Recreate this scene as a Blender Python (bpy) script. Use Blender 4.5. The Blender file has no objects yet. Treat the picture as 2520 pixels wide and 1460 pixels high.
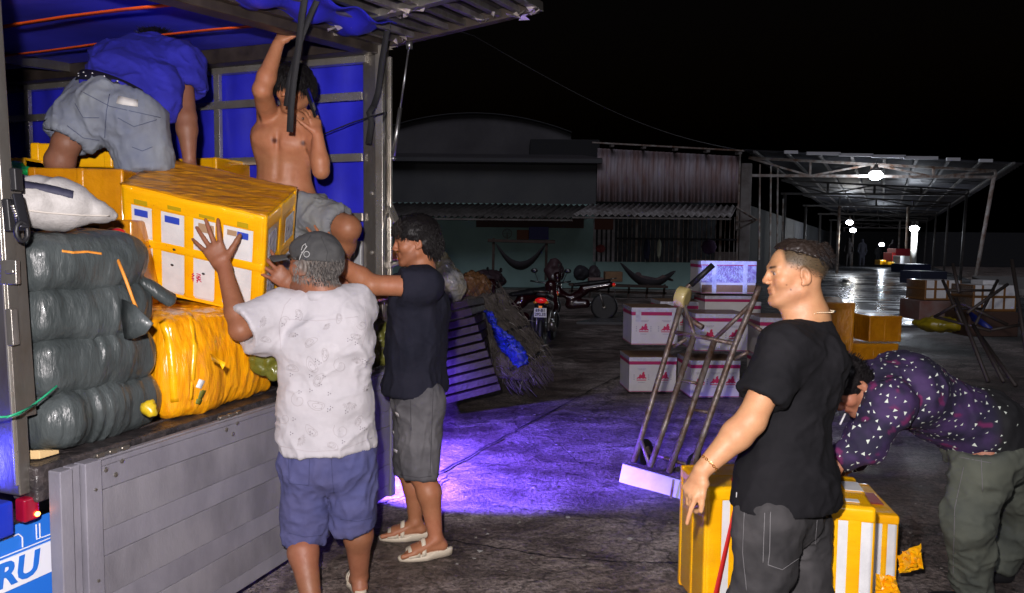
import bpy, math, random
import numpy as np
from mathutils import Vector, Matrix
from mathutils.bvhtree import BVHTree

# ------------------------------------------------------------------ camera, world, lights
scene = bpy.context.scene
C = scene.collection
rnd = random.Random(7)
R = math.radians

CAM_H = 1.6
FPX = 1800.0            # focal length in units of a 2520 px wide picture
cam_data = bpy.data.cameras.new("camera")
cam_data.sensor_width = 36.0
cam_data.lens = 36.0 * FPX / 2520.0
cam_data.clip_end = 600
cam_data.clip_start = 0.05
cam = bpy.data.objects.new("camera", cam_data)
C.objects.link(cam)
PITCH = math.atan(125.0 / FPX)
cam_m = Matrix.Rotation(math.pi / 2 - PITCH, 4, 'X') @ Matrix.Rotation(R(0.6), 4, 'Z')
cam.matrix_world = Matrix.Translation((0, 0, CAM_H)) @ cam_m
scene.camera = cam

world = bpy.data.worlds.new("World")
scene.world = world
world.use_nodes = True
wn = world.node_tree
bg = wn.nodes["Background"]
sky = wn.nodes.new("ShaderNodeTexSky")
sky.sky_type = 'NISHITA'
sky.sun_disc = False
sky.sun_elevation = R(-3.7)
sky.sun_rotation = R(200)
wn.links.new(sky.outputs[0], bg.inputs[0])
bg.inputs[1].default_value = 0.05      # night: the sun is well below the horizon

scene.view_settings.view_transform = 'Standard'
scene.view_settings.look = 'None'
scene.view_settings.exposure = 0
scene.view_settings.gamma = 1
scene.view_settings.use_curve_mapping = False

def lamp(name, kind, loc, energy, color, size=0.1, rot=None, spot=None, blend=0.3, target=None):
    l = bpy.data.lights.new(name, kind)
    l.energy = energy; l.color = color
    if kind == 'AREA': l.size = size
    elif kind in ('POINT', 'SPOT'): l.shadow_soft_size = size
    if kind == 'SPOT' and spot: l.spot_size = R(spot); l.spot_blend = blend
    o = bpy.data.objects.new(name, l); C.objects.link(o); o.location = loc
    if target is not None:
        o.rotation_euler = (Vector(target) - Vector(loc)).to_track_quat('-Z', 'Y').to_euler()
    return o
# the photographer's flash, just above and left of the lens
lamp("camera_flash", 'SPOT', (-0.11, -0.02, 1.80), 600, (1.0, 0.93, 0.93), 0.03, spot=104, blend=0.5, target=(-0.55, 4, 1.35))

# faint night glow of the sky and the town, from behind the camera
_sn = bpy.data.lights.new("night_glow", 'SUN'); _sn.energy = 0.52; _sn.angle = R(30); _sn.color = (0.86, 0.86, 1.0)
_so = bpy.data.objects.new("night_glow", _sn); C.objects.link(_so)
_so.rotation_euler = (R(52), 0, R(-16))

# ------------------------------------------------------------------ picture <-> place
_cm = cam.matrix_world.copy()
_cr = _cm.to_3x3()
def ray(px, py):
    return (_cr @ Vector(((px - 1260.0) / FPX, -(py - 730.0) / FPX, -1.0)))
def J(px, py, Y):
    """place at depth Y (metres ahead of the camera) seen at px,py"""
    d = ray(px, py); t = Y / d.y
    return Vector((d.x * t, Y, CAM_H + d.z * t))
def GR(px, py, z=0.0):
    d = ray(px, py); t = (z - CAM_H) / d.z
    return Vector((d.x * t, d.y * t, z))

# ------------------------------------------------------------------ materials
MATS = {}
def lin(c):
    return tuple(((v / 12.92) if v <= 0.04045 else ((v + 0.055) / 1.055) ** 2.4) for v in c[:3])
def M(name, col, rough=0.6, metal=0.0, col2=None, scale=8.0, detail=4.0, contrast=0.5, bump=0.0, bscale=30.0,
      coat=0.0, spec=0.5, emit=None, estr=0.0, stretch=(1, 1, 1), rvar=0.0, trans=0.0, alpha=1.0, coords='Object', vcol=None, bstretch=None, sheen=0.0):
    if name in MATS: return MATS[name]
    m = bpy.data.materials.new(name); m.use_nodes = True
    nt = m.node_tree; N = nt.nodes; L = nt.links
    b = N["Principled BSDF"]
    b.inputs["Base Color"].default_value = (*col, 1)
    b.inputs["Roughness"].default_value = rough
    b.inputs["Metallic"].default_value = metal
    b.inputs["Coat Weight"].default_value = coat
    b.inputs["Coat Roughness"].default_value = 0.08
    b.inputs["Specular IOR Level"].default_value = spec
    b.inputs["Transmission Weight"].default_value = trans
    b.inputs["Alpha"].default_value = alpha
    b.inputs["Sheen Weight"].default_value = sheen
    if emit:
        b.inputs["Emission Color"].default_value = (*emit, 1)
        b.inputs["Emission Strength"].default_value = estr
    tc = N.new("ShaderNodeTexCoord")
    def mapped(sc):
        mp = N.new("ShaderNodeMapping"); mp.inputs["Scale"].default_value = sc
        L.new(tc.outputs[coords], mp.inputs[0]); return mp
    basesock = None
    if vcol:
        a = N.new("ShaderNodeVertexColor"); a.layer_name = vcol
        basesock = a.outputs[0]
    if col2 is not None:
        mp = mapped(stretch)
        n = N.new("ShaderNodeTexNoise"); n.inputs["Scale"].default_value = scale; n.inputs["Detail"].default_value = detail
        n.inputs["Roughness"].default_value = 0.6
        L.new(mp.outputs[0], n.inputs[0])
        r = N.new("ShaderNodeValToRGB")
        r.color_ramp.elements[0].position = 0.5 - contrast * 0.35; r.color_ramp.elements[1].position = 0.5 + contrast * 0.35
        L.new(n.outputs[0], r.inputs[0])
        mx = N.new("ShaderNodeMix"); mx.data_type = 'RGBA'
        L.new(r.outputs[0], mx.inputs[0])
        if basesock: 
            mx.blend_type = 'MULTIPLY'
            L.new(basesock, mx.inputs[6])
            mx.inputs[7].default_value = (*col2, 1)
        else:
            mx.inputs[6].default_value = (*col, 1); mx.inputs[7].default_value = (*col2, 1)
        basesock = mx.outputs[2]
        if rvar:
            mr = N.new("ShaderNodeMapRange"); mr.inputs[3].default_value = max(0.02, rough - rvar); mr.inputs[4].default_value = min(1, rough + rvar)
            L.new(n.outputs[0], mr.inputs[0]); L.new(mr.outputs[0], b.inputs["Roughness"])
    if basesock: L.new(basesock, b.inputs["Base Color"])
    if bump:
        mp = mapped(bstretch or stretch)
        n2 = N.new("ShaderNodeTexNoise"); n2.inputs["Scale"].default_value = bscale; n2.inputs["Detail"].default_value = 4
        L.new(mp.outputs[0], n2.inputs[0])
        bp = N.new("ShaderNodeBump"); bp.inputs["Strength"].default_value = bump; bp.inputs["Distance"].default_value = 0.02
        L.new(n2.outputs[0], bp.inputs["Height"]); L.new(bp.outputs[0], b.inputs["Normal"])
    MATS[name] = m
    return m

YEL = (0.90, 0.42, 0.004)
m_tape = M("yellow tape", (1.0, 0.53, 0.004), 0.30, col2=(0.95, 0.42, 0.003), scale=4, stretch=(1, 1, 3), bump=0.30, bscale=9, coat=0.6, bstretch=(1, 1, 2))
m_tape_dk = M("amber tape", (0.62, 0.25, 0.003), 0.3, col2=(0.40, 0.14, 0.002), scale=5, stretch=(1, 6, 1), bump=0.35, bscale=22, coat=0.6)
m_film = M("stretch film amber", (0.72, 0.31, 0.004), 0.3, col2=(0.42, 0.15, 0.003), scale=9, stretch=(1, 1, 7), bump=0.55, bscale=14, coat=0.6)
m_foam = M("white foam", (0.78, 0.78, 0.78), 0.55, col2=(0.66, 0.66, 0.67), scale=12, bump=0.08, bscale=200, coat=0.25)
m_blueprint = M("blue tape", (0.03, 0.07, 0.5), 0.4)
m_tan = M("tan label", (0.42, 0.27, 0.16), 0.5)
m_olive = M("olive tape", (0.16, 0.16, 0.02), 0.4)
m_black = M("black rubber", (0.012, 0.012, 0.014), 0.5)
m_strap = M("black webbing", (0.014, 0.014, 0.017), 0.75, bump=0.3, bscale=300)
m_redstrap = M("red strap", (0.55, 0.02, 0.02), 0.4)
m_redink = M("red ink", (0.55, 0.02, 0.08), 0.6)
m_darkink = M("dark ink", (0.02, 0.015, 0.02), 0.6)
m_greyink = M("grey ink", (0.35, 0.33, 0.36), 0.7)
m_magenta = M("crimson print", (0.42, 0.01, 0.10), 0.5, coat=0.3)
m_carton = M("printed carton", (0.66, 0.63, 0.60), 0.55, col2=(0.58, 0.55, 0.52), scale=5)
m_kraft = M("brown cardboard", (0.26, 0.15, 0.07), 0.7, col2=(0.19, 0.10, 0.05), scale=6, coat=0.15)
m_clear = M("clear packing tape", (0.50, 0.49, 0.55), 0.16, col2=(0.66, 0.66, 0.72), scale=25, bump=0.45, bscale=45, coat=1.0)
m_galv = M("galvanised steel", (0.42, 0.41, 0.39), 0.36, 0.85, col2=(0.17, 0.14, 0.11), scale=7, contrast=0.8, rvar=0.2, bump=0.1, bscale=40, stretch=(1, 1, 0.5))
m_inox = M("bright steel bars", (0.62, 0.60, 0.56), 0.28, 0.75, col2=(0.42, 0.38, 0.32), scale=6, rvar=0.12)
m_beam = M("brown painted beam", (0.060, 0.045, 0.036), 0.5, 0.1, col2=(0.025, 0.018, 0.015), scale=9)
m_alum = M("brushed aluminium light", (0.26, 0.25, 0.29), 0.5, 0.1, col2=(0.17, 0.163, 0.195), scale=6, detail=9, contrast=.6, stretch=(1, 1, 0.5), bump=0.08, bscale=120)
m_alum_d = M("brushed aluminium dull", (0.165, 0.158, 0.182), 0.5, 0.1, col2=(0.25, 0.24, 0.27), scale=5, detail=9, contrast=0.35, stretch=(1, 1, 0.4), bump=0.1, bscale=150)
m_tarp = M("blue tarpaulin", (0.028, 0.030, 0.68), 0.5, col2=(0.020, 0.020, 0.48), scale=2.5, bump=0.25, bscale=3)
m_orange = M("orange strap", (0.9, 0.12, 0.01), 0.5, col2=(0.75, 0.08, 0.01), scale=14)
m_rubberfloor = M("dirty black sill", (0.02, 0.018, 0.02), 0.35, col2=(0.06, 0.05, 0.05), scale=20, contrast=0.5, bump=0.5, bscale=50)
m_rust = M("rusty worn steel tube", (0.26, 0.22, 0.20), 0.42, 0.35, col2=(0.11, 0.05, 0.025), scale=14, contrast=0.5, rvar=0.15, bump=0.25, bscale=60)
m_toe = M("bare steel plate", (0.62, 0.62, 0.66), 0.5, 0.1, col2=(0.50, 0.49, 0.55), scale=9)

# ------------------------------------------------------------------ object helpers
def fin(o, label=None, cat=None, group=None, kind=None):
    if label: o['label'] = label
    if cat: o['category'] = cat
    if group: o['group'] = group
    if kind: o['kind'] = kind
    return o
def thing(name, label, cat, loc=(0, 0, 0), rotz=0.0, group=None):
    o = bpy.data.objects.new(name, None); C.objects.link(o)
    o.location = loc; o.rotation_euler = (0, 0, rotz); o.empty_display_size = 0.1
    return fin(o, label, cat, group)
def mesh_obj(name, me, mat, parent=None):
    o = bpy.data.objects.new(name, me); C.objects.link(o)
    if mat is not None and len(me.materials) == 0:
        for mm in (mat if isinstance(mat, (list, tuple)) else [mat]): me.materials.append(mm)
    if parent is not None:
        o.parent = parent
        pm = parent_world(parent)
        o.matrix_parent_inverse = pm.inverted()
    return o
def parent_world(p):
    # empties here are only ever placed by loc + z rotation, meshes stay at the origin
    m = p.matrix_basis.copy()
    if p.parent is not None:
        m = parent_world(p.parent) @ p.matrix_parent_inverse @ m
    return m

class MB:
    def __init__(s): s.v = []; s.f = []; s.mi = []; s.m = 0
    def face(s, idx): s.f.append(tuple(idx)); s.mi.append(s.m)
    def box(s, c, size, rot=None):
        c = Vector(c); hx, hy, hz = size[0] / 2, size[1] / 2, size[2] / 2
        n = len(s.v)
        for dx, dy, dz in ((-1,-1,-1),(1,-1,-1),(1,1,-1),(-1,1,-1),(-1,-1,1),(1,-1,1),(1,1,1),(-1,1,1)):
            p = Vector((dx*hx, dy*hy, dz*hz))
            if rot is not None: p = rot @ p
            s.v.append(c + p)
        for q in ((3,2,1,0),(4,5,6,7),(0,1,5,4),(1,2,6,5),(2,3,7,6),(3,0,4,7)): s.face([n+i for i in q])
        return s
    def hexa(s, pts):
        n = len(s.v); s.v += [Vector(p) for p in pts]
        for q in ((3,2,1,0),(4,5,6,7),(0,1,5,4),(1,2,6,5),(2,3,7,6),(3,0,4,7)): s.face([n+i for i in q])
        return s
    def bar(s, a, b, w, h=None, up=(0, 0, 1)):
        a = Vector(a); b = Vector(b); h = h or w
        d = (b - a)
        if d.length < 1e-6: return s
        x = d.normalized(); u = Vector(up)
        y = u.cross(x)
        if y.length < 1e-4: y = Vector((0, 1, 0)).cross(x)
        if y.length < 1e-4: y = Vector((1, 0, 0)).cross(x)
        y.normalize(); z = x.cross(y)
        pts = []
        for P in (a, b):
            for sy, sz in ((-1,-1),(1,-1),(1,1),(-1,1)): pts.append(P + y*(w/2*sy) + z*(h/2*sz))
        n = len(s.v); s.v += pts
        for q in ((3,2,1,0),(4,5,6,7),(0,1,5,4),(1,2,6,5),(2,3,7,6),(3,0,4,7)): s.face([n+i for i in q])
        return s
    def tube(s, pts, r, k=8, r1=None, closed=False):
        pts = [Vector(p) for p in pts]; n0 = len(s.v); m = len(pts)
        prev = None
        for i, p in enumerate(pts):
            if closed: d = pts[(i+1) % m] - pts[i-1]
            else: d = pts[min(i+1, m-1)] - pts[max(i-1, 0)]
            if d.length < 1e-9: d = Vector((0, 0, 1))
            d.normalize()
            if prev is None:
                u = Vector((0, 0, 1)) if abs(d.z) < 0.9 else Vector((1, 0, 0))
                y = u.cross(d).normalized()
            else:
                y = (prev - d * prev.dot(d)); y.normalize()
            prev = y; z = d.cross(y)
            rr = r if not isinstance(r, (list, tuple)) else r[i]
            if r1 is not None: rr = r + (r1 - r) * i / (m - 1)
            for j in range(k):
                a = 2*math.pi*j/k
                s.v.append(p + y*math.cos(a)*rr + z*math.sin(a)*rr)
        for i in range(m if closed else m-1):
            for j in range(k):
                a = n0 + i*k + j; b = n0 + i*k + (j+1) % k
                i2 = (i+1) % m
                s.face((a, b, n0 + i2*k + (j+1) % k, n0 + i2*k + j))
        if not closed:
            s.face([n0 + j for j in range(k)][::-1]); s.face([n0 + (m-1)*k + j for j in range(k)])
        return s
    def lathe(s, c, axis, prof, k=16):
        """prof = list of (distance along axis, radius)"""
        c = Vector(c); ax = Vector(axis).normalized()
        u = Vector((0, 0, 1)) if abs(ax.z) < 0.9 else Vector((1, 0, 0))
        y = u.cross(ax).normalized(); z = ax.cross(y); n0 = len(s.v)
        for h, r in prof:
            for j in range(k):
                a = 2*math.pi*j/k
                s.v.append(c + ax*h + y*math.cos(a)*r + z*math.sin(a)*r)
        for i in range(len(prof)-1):
            for j in range(k):
                s.face((n0+i*k+j, n0+i*k+(j+1) % k, n0+(i+1)*k+(j+1) % k, n0+(i+1)*k+j))
        s.face([n0+j for j in range(k)][::-1]); s.face([n0+(len(prof)-1)*k+j for j in range(k)])
        return s
    def sphere(s, c, r, k=10, sc=(1, 1, 1), rot=None):
        c = Vector(c); n0 = len(s.v); rows = max(4, k//2)
        def P(th, ph):
            p = Vector((math.sin(th)*math.cos(ph)*r*sc[0], math.sin(th)*math.sin(ph)*r*sc[1], math.cos(th)*r*sc[2]))
            return c + (rot @ p if rot is not None else p)
        s.v.append(P(0, 0))
        for i in range(1, rows):
            for j in range(k): s.v.append(P(math.pi*i/rows, 2*math.pi*j/k))
        s.v.append(P(math.pi, 0)); last = len(s.v)-1
        for j in range(k):
            s.face((n0, n0+1+j, n0+1+(j+1) % k))
            b = n0+1+(rows-2)*k
            s.face((b+j, last, b+(j+1) % k))
        for i in range(rows-2):
            for j in range(k):
                a = n0+1+i*k
                s.face((a+j, a+k+j, a+k+(j+1) % k, a+(j+1) % k))
        return s
    def sheet(s, grid):
        """grid[i][j] of points"""
        n0 = len(s.v); w = len(grid[0])
        for row in grid: s.v += [Vector(p) for p in row]
        for i in range(len(grid)-1):
            for j in range(w-1):
                a = n0+i*w+j
                s.face((a, a+1, a+w+1, a+w))
        return s
    def poly(s, pts, depth=None):
        n = len(s.v); k = len(pts); s.v += [Vector(p) for p in pts]
        if depth is None: s.face(range(n, n+k)); return s
        d = Vector(depth); s.v += [Vector(p)+d for p in pts]
        s.face(list(range(n, n+k))[::-1]); s.face(range(n+k, n+2*k))
        for i in range(k):
            j = (i+1) % k; s.face((n+i, n+j, n+k+j, n+k+i))
        return s
    def xf(s, m, start=0):
        for i in range(start, len(s.v)): s.v[i] = m @ s.v[i]
        return s
    def mesh(s, name, mats=None, smooth=False):
        me = bpy.data.meshes.new(name)
        me.from_pydata([tuple(v) for v in s.v], [], s.f)
        if mats is not None:
            for m in (mats if isinstance(mats, (list, tuple)) else [mats]): me.materials.append(m)
            if isinstance(mats, (list, tuple)) and len(mats) > 1: me.polygons.foreach_set('material_index', s.mi)
        if smooth: me.polygons.foreach_set('use_smooth', [True]*len(me.polygons))
        me.update(); return me
    def obj(s, name, mat, parent=None, smooth=False, bevel=0.0, seg=2, solid=0.0):
        o = mesh_obj(name, s.mesh(name, mat, smooth), None, parent)
        if solid:
            md = o.modifiers.new('thick', 'SOLIDIFY'); md.thickness = solid
        if bevel:
            md = o.modifiers.new('bevel', 'BEVEL'); md.width = bevel; md.segments = seg; md.limit_method = 'ANGLE'
            md.harden_normals = False
            if not smooth: o.data.polygons.foreach_set('use_smooth', [True]*len(o.data.polygons)); 
            w = o.modifiers.new('wn', 'WEIGHTED_NORMAL')
        return o
def dup(root, loc=None, mat4=None):
    """copy of a thing with its parts and sub-parts"""
    r = root.copy(); C.objects.link(r)
    if loc is not None: r.location = loc
    if mat4 is not None: r.matrix_basis = mat4
    for ch in list(root.children):
        c = ch.copy(); C.objects.link(c); c.parent = r; c.matrix_parent_inverse = ch.matrix_parent_inverse.copy()
        for g in list(ch.children):
            d = g.copy(); C.objects.link(d); d.parent = c; d.matrix_parent_inverse = g.matrix_parent_inverse.copy()
    return r

_txtcache = {}
def text_mesh(body, size, depth=0.001, shear=0.0, sx=1.0, bold=0.0):
    cu = bpy.data.curves.new('t', 'FONT'); cu.body = body; cu.size = size; cu.extrude = depth; cu.shear = shear; cu.offset = bold
    cu.align_x = 'CENTER'; cu.align_y = 'CENTER'; cu.resolution_u = 3
    o = bpy.data.objects.new('t', cu); C.objects.link(o)
    dg = bpy.context.evaluated_depsgraph_get()
    me = bpy.data.meshes.new_from_object(o.evaluated_get(dg))
    bpy.data.objects.remove(o)
    return me
def text_on(name, body, size, origin, xdir, up, mat, parent, depth=0.001, shear=0.0, sx=1.0, bold=0.0):
    me = text_mesh(body, size, depth, shear, bold=bold)
    x = Vector(xdir).normalized(); n = x.cross(Vector(up)).normalized(); y = n.cross(x)
    m = Matrix(((x.x*sx, y.x, n.x, origin[0]), (x.y*sx, y.y, n.y, origin[1]), (x.z*sx, y.z, n.z, origin[2]), (0, 0, 0, 1)))
    me.transform(m); me.materials.clear()
    return mesh_obj(name, me, mat, parent)

# ------------------------------------------------------------------ numpy noise and implicit surfaces
def _hash(ix, iy, iz, seed):
    h = (ix.astype(np.int64)*374761393 + iy.astype(np.int64)*668265263 + iz.astype(np.int64)*1274126177 + seed*974711) & 0x7fffffff
    h = (h ^ (h >> 13)) * 1274126177 & 0x7fffffff
    h = h ^ (h >> 16)
    return (h & 0xffff) / 32767.5 - 1.0
def vnoise(P, seed=0):
    f = np.floor(P); t = P - f; t = t*t*(3-2*t); i = f.astype(np.int64)
    r = 0
    for dx in (0, 1):
        wx = t[:, 0] if dx else 1-t[:, 0]
        for dy in (0, 1):
            wy = t[:, 1] if dy else 1-t[:, 1]
            for dz in (0, 1):
                wz = t[:, 2] if dz else 1-t[:, 2]
                r = r + wx*wy*wz*_hash(i[:, 0]+dx, i[:, 1]+dy, i[:, 2]+dz, seed)
    return r
def fbm(P, oct=3, seed=0):
    r = 0; a = 1.0
    for o in range(oct):
        r = r + a*vnoise(P*(2.03**o)+o*17.3, seed+o); a *= 0.5
    return r
def ridge(P, oct=2, seed=0):
    r = 0; a = 1.0
    for o in range(oct):
        r = r + a*(1-2*np.abs(vnoise(P*(2.1**o)+o*9.1, seed+o))); a *= 0.5
    return r

class Field:
    def __init__(s, lo, hi, h):
        s.lo = np.array(lo, float); s.h = h
        n = np.ceil((np.array(hi, float)-s.lo)/h).astype(int)+2
        s.ax = [(s.lo[i]+np.arange(n[i])*h).astype(np.float32) for i in range(3)]
        s.D = np.full(n, 0.5, np.float32)
    def region(s, lo, hi):
        sl = []
        for i in range(3):
            a = int(max(0, math.floor((lo[i]-s.lo[i])/s.h))); b = int(min(len(s.ax[i]), math.ceil((hi[i]-s.lo[i])/s.h)+1))
            if b <= a: return None
            sl.append(slice(a, b))
        return tuple(sl)
    def xyz(s, sl):
        return s.ax[0][sl[0]][:, None, None], s.ax[1][sl[1]][None, :, None], s.ax[2][sl[2]][None, None, :]
    def comb(s, sl, d, k, op):
        D = s.D[sl]
        if op == 'u':
            if k > 0:
                h = np.clip(0.5+0.5*(D-d)/k, 0, 1); s.D[sl] = D*(1-h)+d*h - k*h*(1-h)
            else: s.D[sl] = np.minimum(D, d)
        else:
            if k > 0:
                h = np.clip(0.5-0.5*(D+d)/k, 0, 1); s.D[sl] = D*(1-h)-d*h + k*h*(1-h)
            else: s.D[sl] = np.maximum(D, -d)
    def seg(s, a, b, ra, rb, k=0.02, op='u', side=None, fl=1.0, cut=0, cut0=0):
        a = np.array(a, float); b = np.array(b, float)
        m = max(ra, rb)*max(1, fl) + 2*k + 3*s.h
        sl = s.region(np.minimum(a, b)-m, np.maximum(a, b)+m)
        if sl is None: return s
        X, Y, Z = s.xyz(sl)
        d = b-a; L = float(np.linalg.norm(d))+1e-9
        px, py, pz = X-a[0], Y-a[1], Z-a[2]
        t = (px*d[0]+py*d[1]+pz*d[2])/(L*L); tc = np.clip(t, 0, 1)
        r = ra+(rb-ra)*tc
        qx, qy, qz = px-tc*d[0], py-tc*d[1], pz-tc*d[2]
        if side is None:
            dist = np.sqrt(qx*qx+qy*qy+qz*qz)-r
        else:
            ax = d/L; sv = np.array(side, float); sv = sv-ax*sv.dot(ax); sv /= np.linalg.norm(sv)+1e-9
            fv = np.cross(ax, sv); rf = r*fl
            qs = qx*sv[0]+qy*sv[1]+qz*sv[2]; qf = qx*fv[0]+qy*fv[1]+qz*fv[2]; qa = qx*ax[0]+qy*ax[1]+qz*ax[2]
            ra_ = np.minimum(r, rf)
            k0 = np.sqrt((qs/r)**2+(qf/rf)**2+(qa/ra_)**2)
            k1 = np.sqrt((qs/r**2)**2+(qf/rf**2)**2+(qa/ra_**2)**2)+1e-6
            dist = k0*(k0-1)/k1
            dist = np.where(k0 < 0.3, -ra_*0.7, dist)
        if cut: dist = np.maximum(dist, (t-1)*L)
        if cut0: dist = np.maximum(dist, -t*L)
        s.comb(sl, dist.astype(np.float32), k, op); return s
    def ell(s, c, r, basis=None, k=0.02, op='u'):
        c = np.array(c, float); m = max(r)+2*k+3*s.h
        sl = s.region(c-m, c+m)
        if sl is None: return s
        X, Y, Z = s.xyz(sl); px, py, pz = X-c[0], Y-c[1], Z-c[2]
        if basis is None: q = (px, py, pz)
        else: q = [px*bv[0]+py*bv[1]+pz*bv[2] for bv in basis]
        k0 = np.sqrt((q[0]/r[0])**2+(q[1]/r[1])**2+(q[2]/r[2])**2)
        k1 = np.sqrt((q[0]/r[0]**2)**2+(q[1]/r[1]**2)**2+(q[2]/r[2]**2)**2)+1e-6
        d = np.where(k0 < 0.3, -min(r)*0.7, k0*(k0-1)/k1)
        s.comb(sl, d.astype(np.float32), k, op); return s
    def rbox(s, c, half, basis, rad, k=0.0, op='u'):
        c = np.array(c, float); m = np.linalg.norm(half)+2*k+3*s.h
        sl = s.region(c-m, c+m)
        if sl is None: return s
        X, Y, Z = s.xyz(sl); px, py, pz = X-c[0], Y-c[1], Z-c[2]
        q = [np.abs(px*bv[0]+py*bv[1]+pz*bv[2])-(half[i]-rad) for i, bv in enumerate(basis)]
        o = np.sqrt(np.maximum(q[0], 0)**2+np.maximum(q[1], 0)**2+np.maximum(q[2], 0)**2)
        d = o+np.minimum(np.maximum(q[0], np.maximum(q[1], q[2])), 0)-rad
        s.comb(sl, d.astype(np.float32), k, op); return s
    def plane(s, p, n, lo=None, hi=None):
        """remove everything on the side n points to"""
        sl = (slice(None),)*3 if lo is None else s.region(lo, hi)
        if sl is None: return s
        X, Y, Z = s.xyz(sl); n = np.array(n, float); n /= np.linalg.norm(n); p = np.array(p, float)
        d = (X-p[0])*n[0]+(Y-p[1])*n[1]+(Z-p[2])*n[2]
        s.D[sl] = np.maximum(s.D[sl], d.astype(np.float32)); return s
    def extract(s):
        D = s.D.copy()
        D[0], D[-1], D[:, 0], D[:, -1], D[:, :, 0], D[:, :, -1] = 0.1, 0.1, 0.1, 0.1, 0.1, 0.1
        D = np.where(np.abs(D) < 1e-6, 1e-6, D)
        S = D < 0
        nx, ny, nz = D.shape
        c = np.zeros((nx-1, ny-1, nz-1), np.int8)
        for i in (0, 1):
            for j in (0, 1):
                for k in (0, 1): c += S[i:nx-1+i, j:ny-1+j, k:nz-1+k]
        cells = np.argwhere((c > 0) & (c < 8))
        idx = np.full((nx-1, ny-1, nz-1), -1, np.int64); idx[tuple(cells.T)] = np.arange(len(cells))
        acc = np.zeros((len(cells), 3)); cnt = np.zeros(len(cells))
        cor = [(i, j, k) for i in (0, 1) for j in (0, 1) for k in (0, 1)]
        vals = {q: D[cells[:, 0]+q[0], cells[:, 1]+q[1], cells[:, 2]+q[2]] for q in cor}
        for q in cor:
            for axn in range(3):
                if q[axn] == 0:
                    p = list(q); p[axn] = 1; p = tuple(p)
                    a, b = vals[q], vals[p]; m = (a < 0) != (b < 0)
                    t = np.where(m, a/(a-b+1e-12), 0)
                    pos = np.array(q, float)[None, :].repeat(len(cells), 0); pos[:, axn] += t
                    acc[m] += pos[m]; cnt[m] += 1
        V = (cells+acc/cnt[:, None])*s.h+s.lo
        F = []
        for axn in range(3):
            sa = [slice(None)]*3; sb = [slice(None)]*3; sa[axn] = slice(0, -1); sb[axn] = slice(1, None)
            A = S[tuple(sa)]; B = S[tuple(sb)]
            o1, o2 = [(1, 2), (2, 0), (0, 1)][axn]
            e = np.argwhere(A != B)
            e = e[(e[:, o1] > 0) & (e[:, o2] > 0) & (e[:, o1] < D.shape[o1]-1) & (e[:, o2] < D.shape[o2]-1)]
            flip = A[tuple(e.T)]
            def ci(d1, d2):
                w = e.copy(); w[:, o1] += d1; w[:, o2] += d2; return idx[tuple(w.T)]
            q = np.stack([ci(-1, -1), ci(0, -1), ci(0, 0), ci(-1, 0)], 1)
            q[~flip] = q[~flip][:, ::-1]
            F.append(q)
        F = np.concatenate(F); F = F[(F >= 0).all(1)]
        return V, F
def normals(V, F):
    n = np.cross(V[F[:, 2]]-V[F[:, 0]], V[F[:, 3]]-V[F[:, 1]])
    N = np.zeros_like(V)
    for i in range(4): 
        for ax in range(3): N[:, ax] += np.bincount(F[:, i], n[:, ax], len(V))
    return N/(np.linalg.norm(N, axis=1)[:, None]+1e-12)
def np_obj(name, V, F, mat, parent=None, colors=None, smooth=True):
    me = bpy.data.meshes.new(name)
    me.vertices.add(len(V)); me.vertices.foreach_set('co', V.astype(np.float32).ravel())
    me.loops.add(F.size); me.loops.foreach_set('vertex_index', F.astype(np.int32).ravel())
    me.polygons.add(len(F)); me.polygons.foreach_set('loop_start', np.arange(0, F.size, F.shape[1], dtype=np.int32))
    me.update(calc_edges=True); me.validate()
    if smooth: me.polygons.foreach_set('use_smooth', np.ones(len(me.polygons), bool))
    if colors is not None:
        at = me.color_attributes.new('col', 'FLOAT_COLOR', 'POINT')
        cc = np.ones((len(V), 4), np.float32); cc[:, :3] = colors; at.data.foreach_set('color', cc.ravel())
    return mesh_obj(name, me, mat, parent)
class Proj:
    """lays ribbons and flat marks on a surface"""
    def __init__(s, V, F):
        s.t = BVHTree.FromPolygons([tuple(v) for v in V], [tuple(f) for f in F])
    def hit(s, o, d):
        r = s.t.ray_cast(Vector(o), Vector(d).normalized()); return (r[0], r[1]) if r[0] is not None else None
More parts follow.
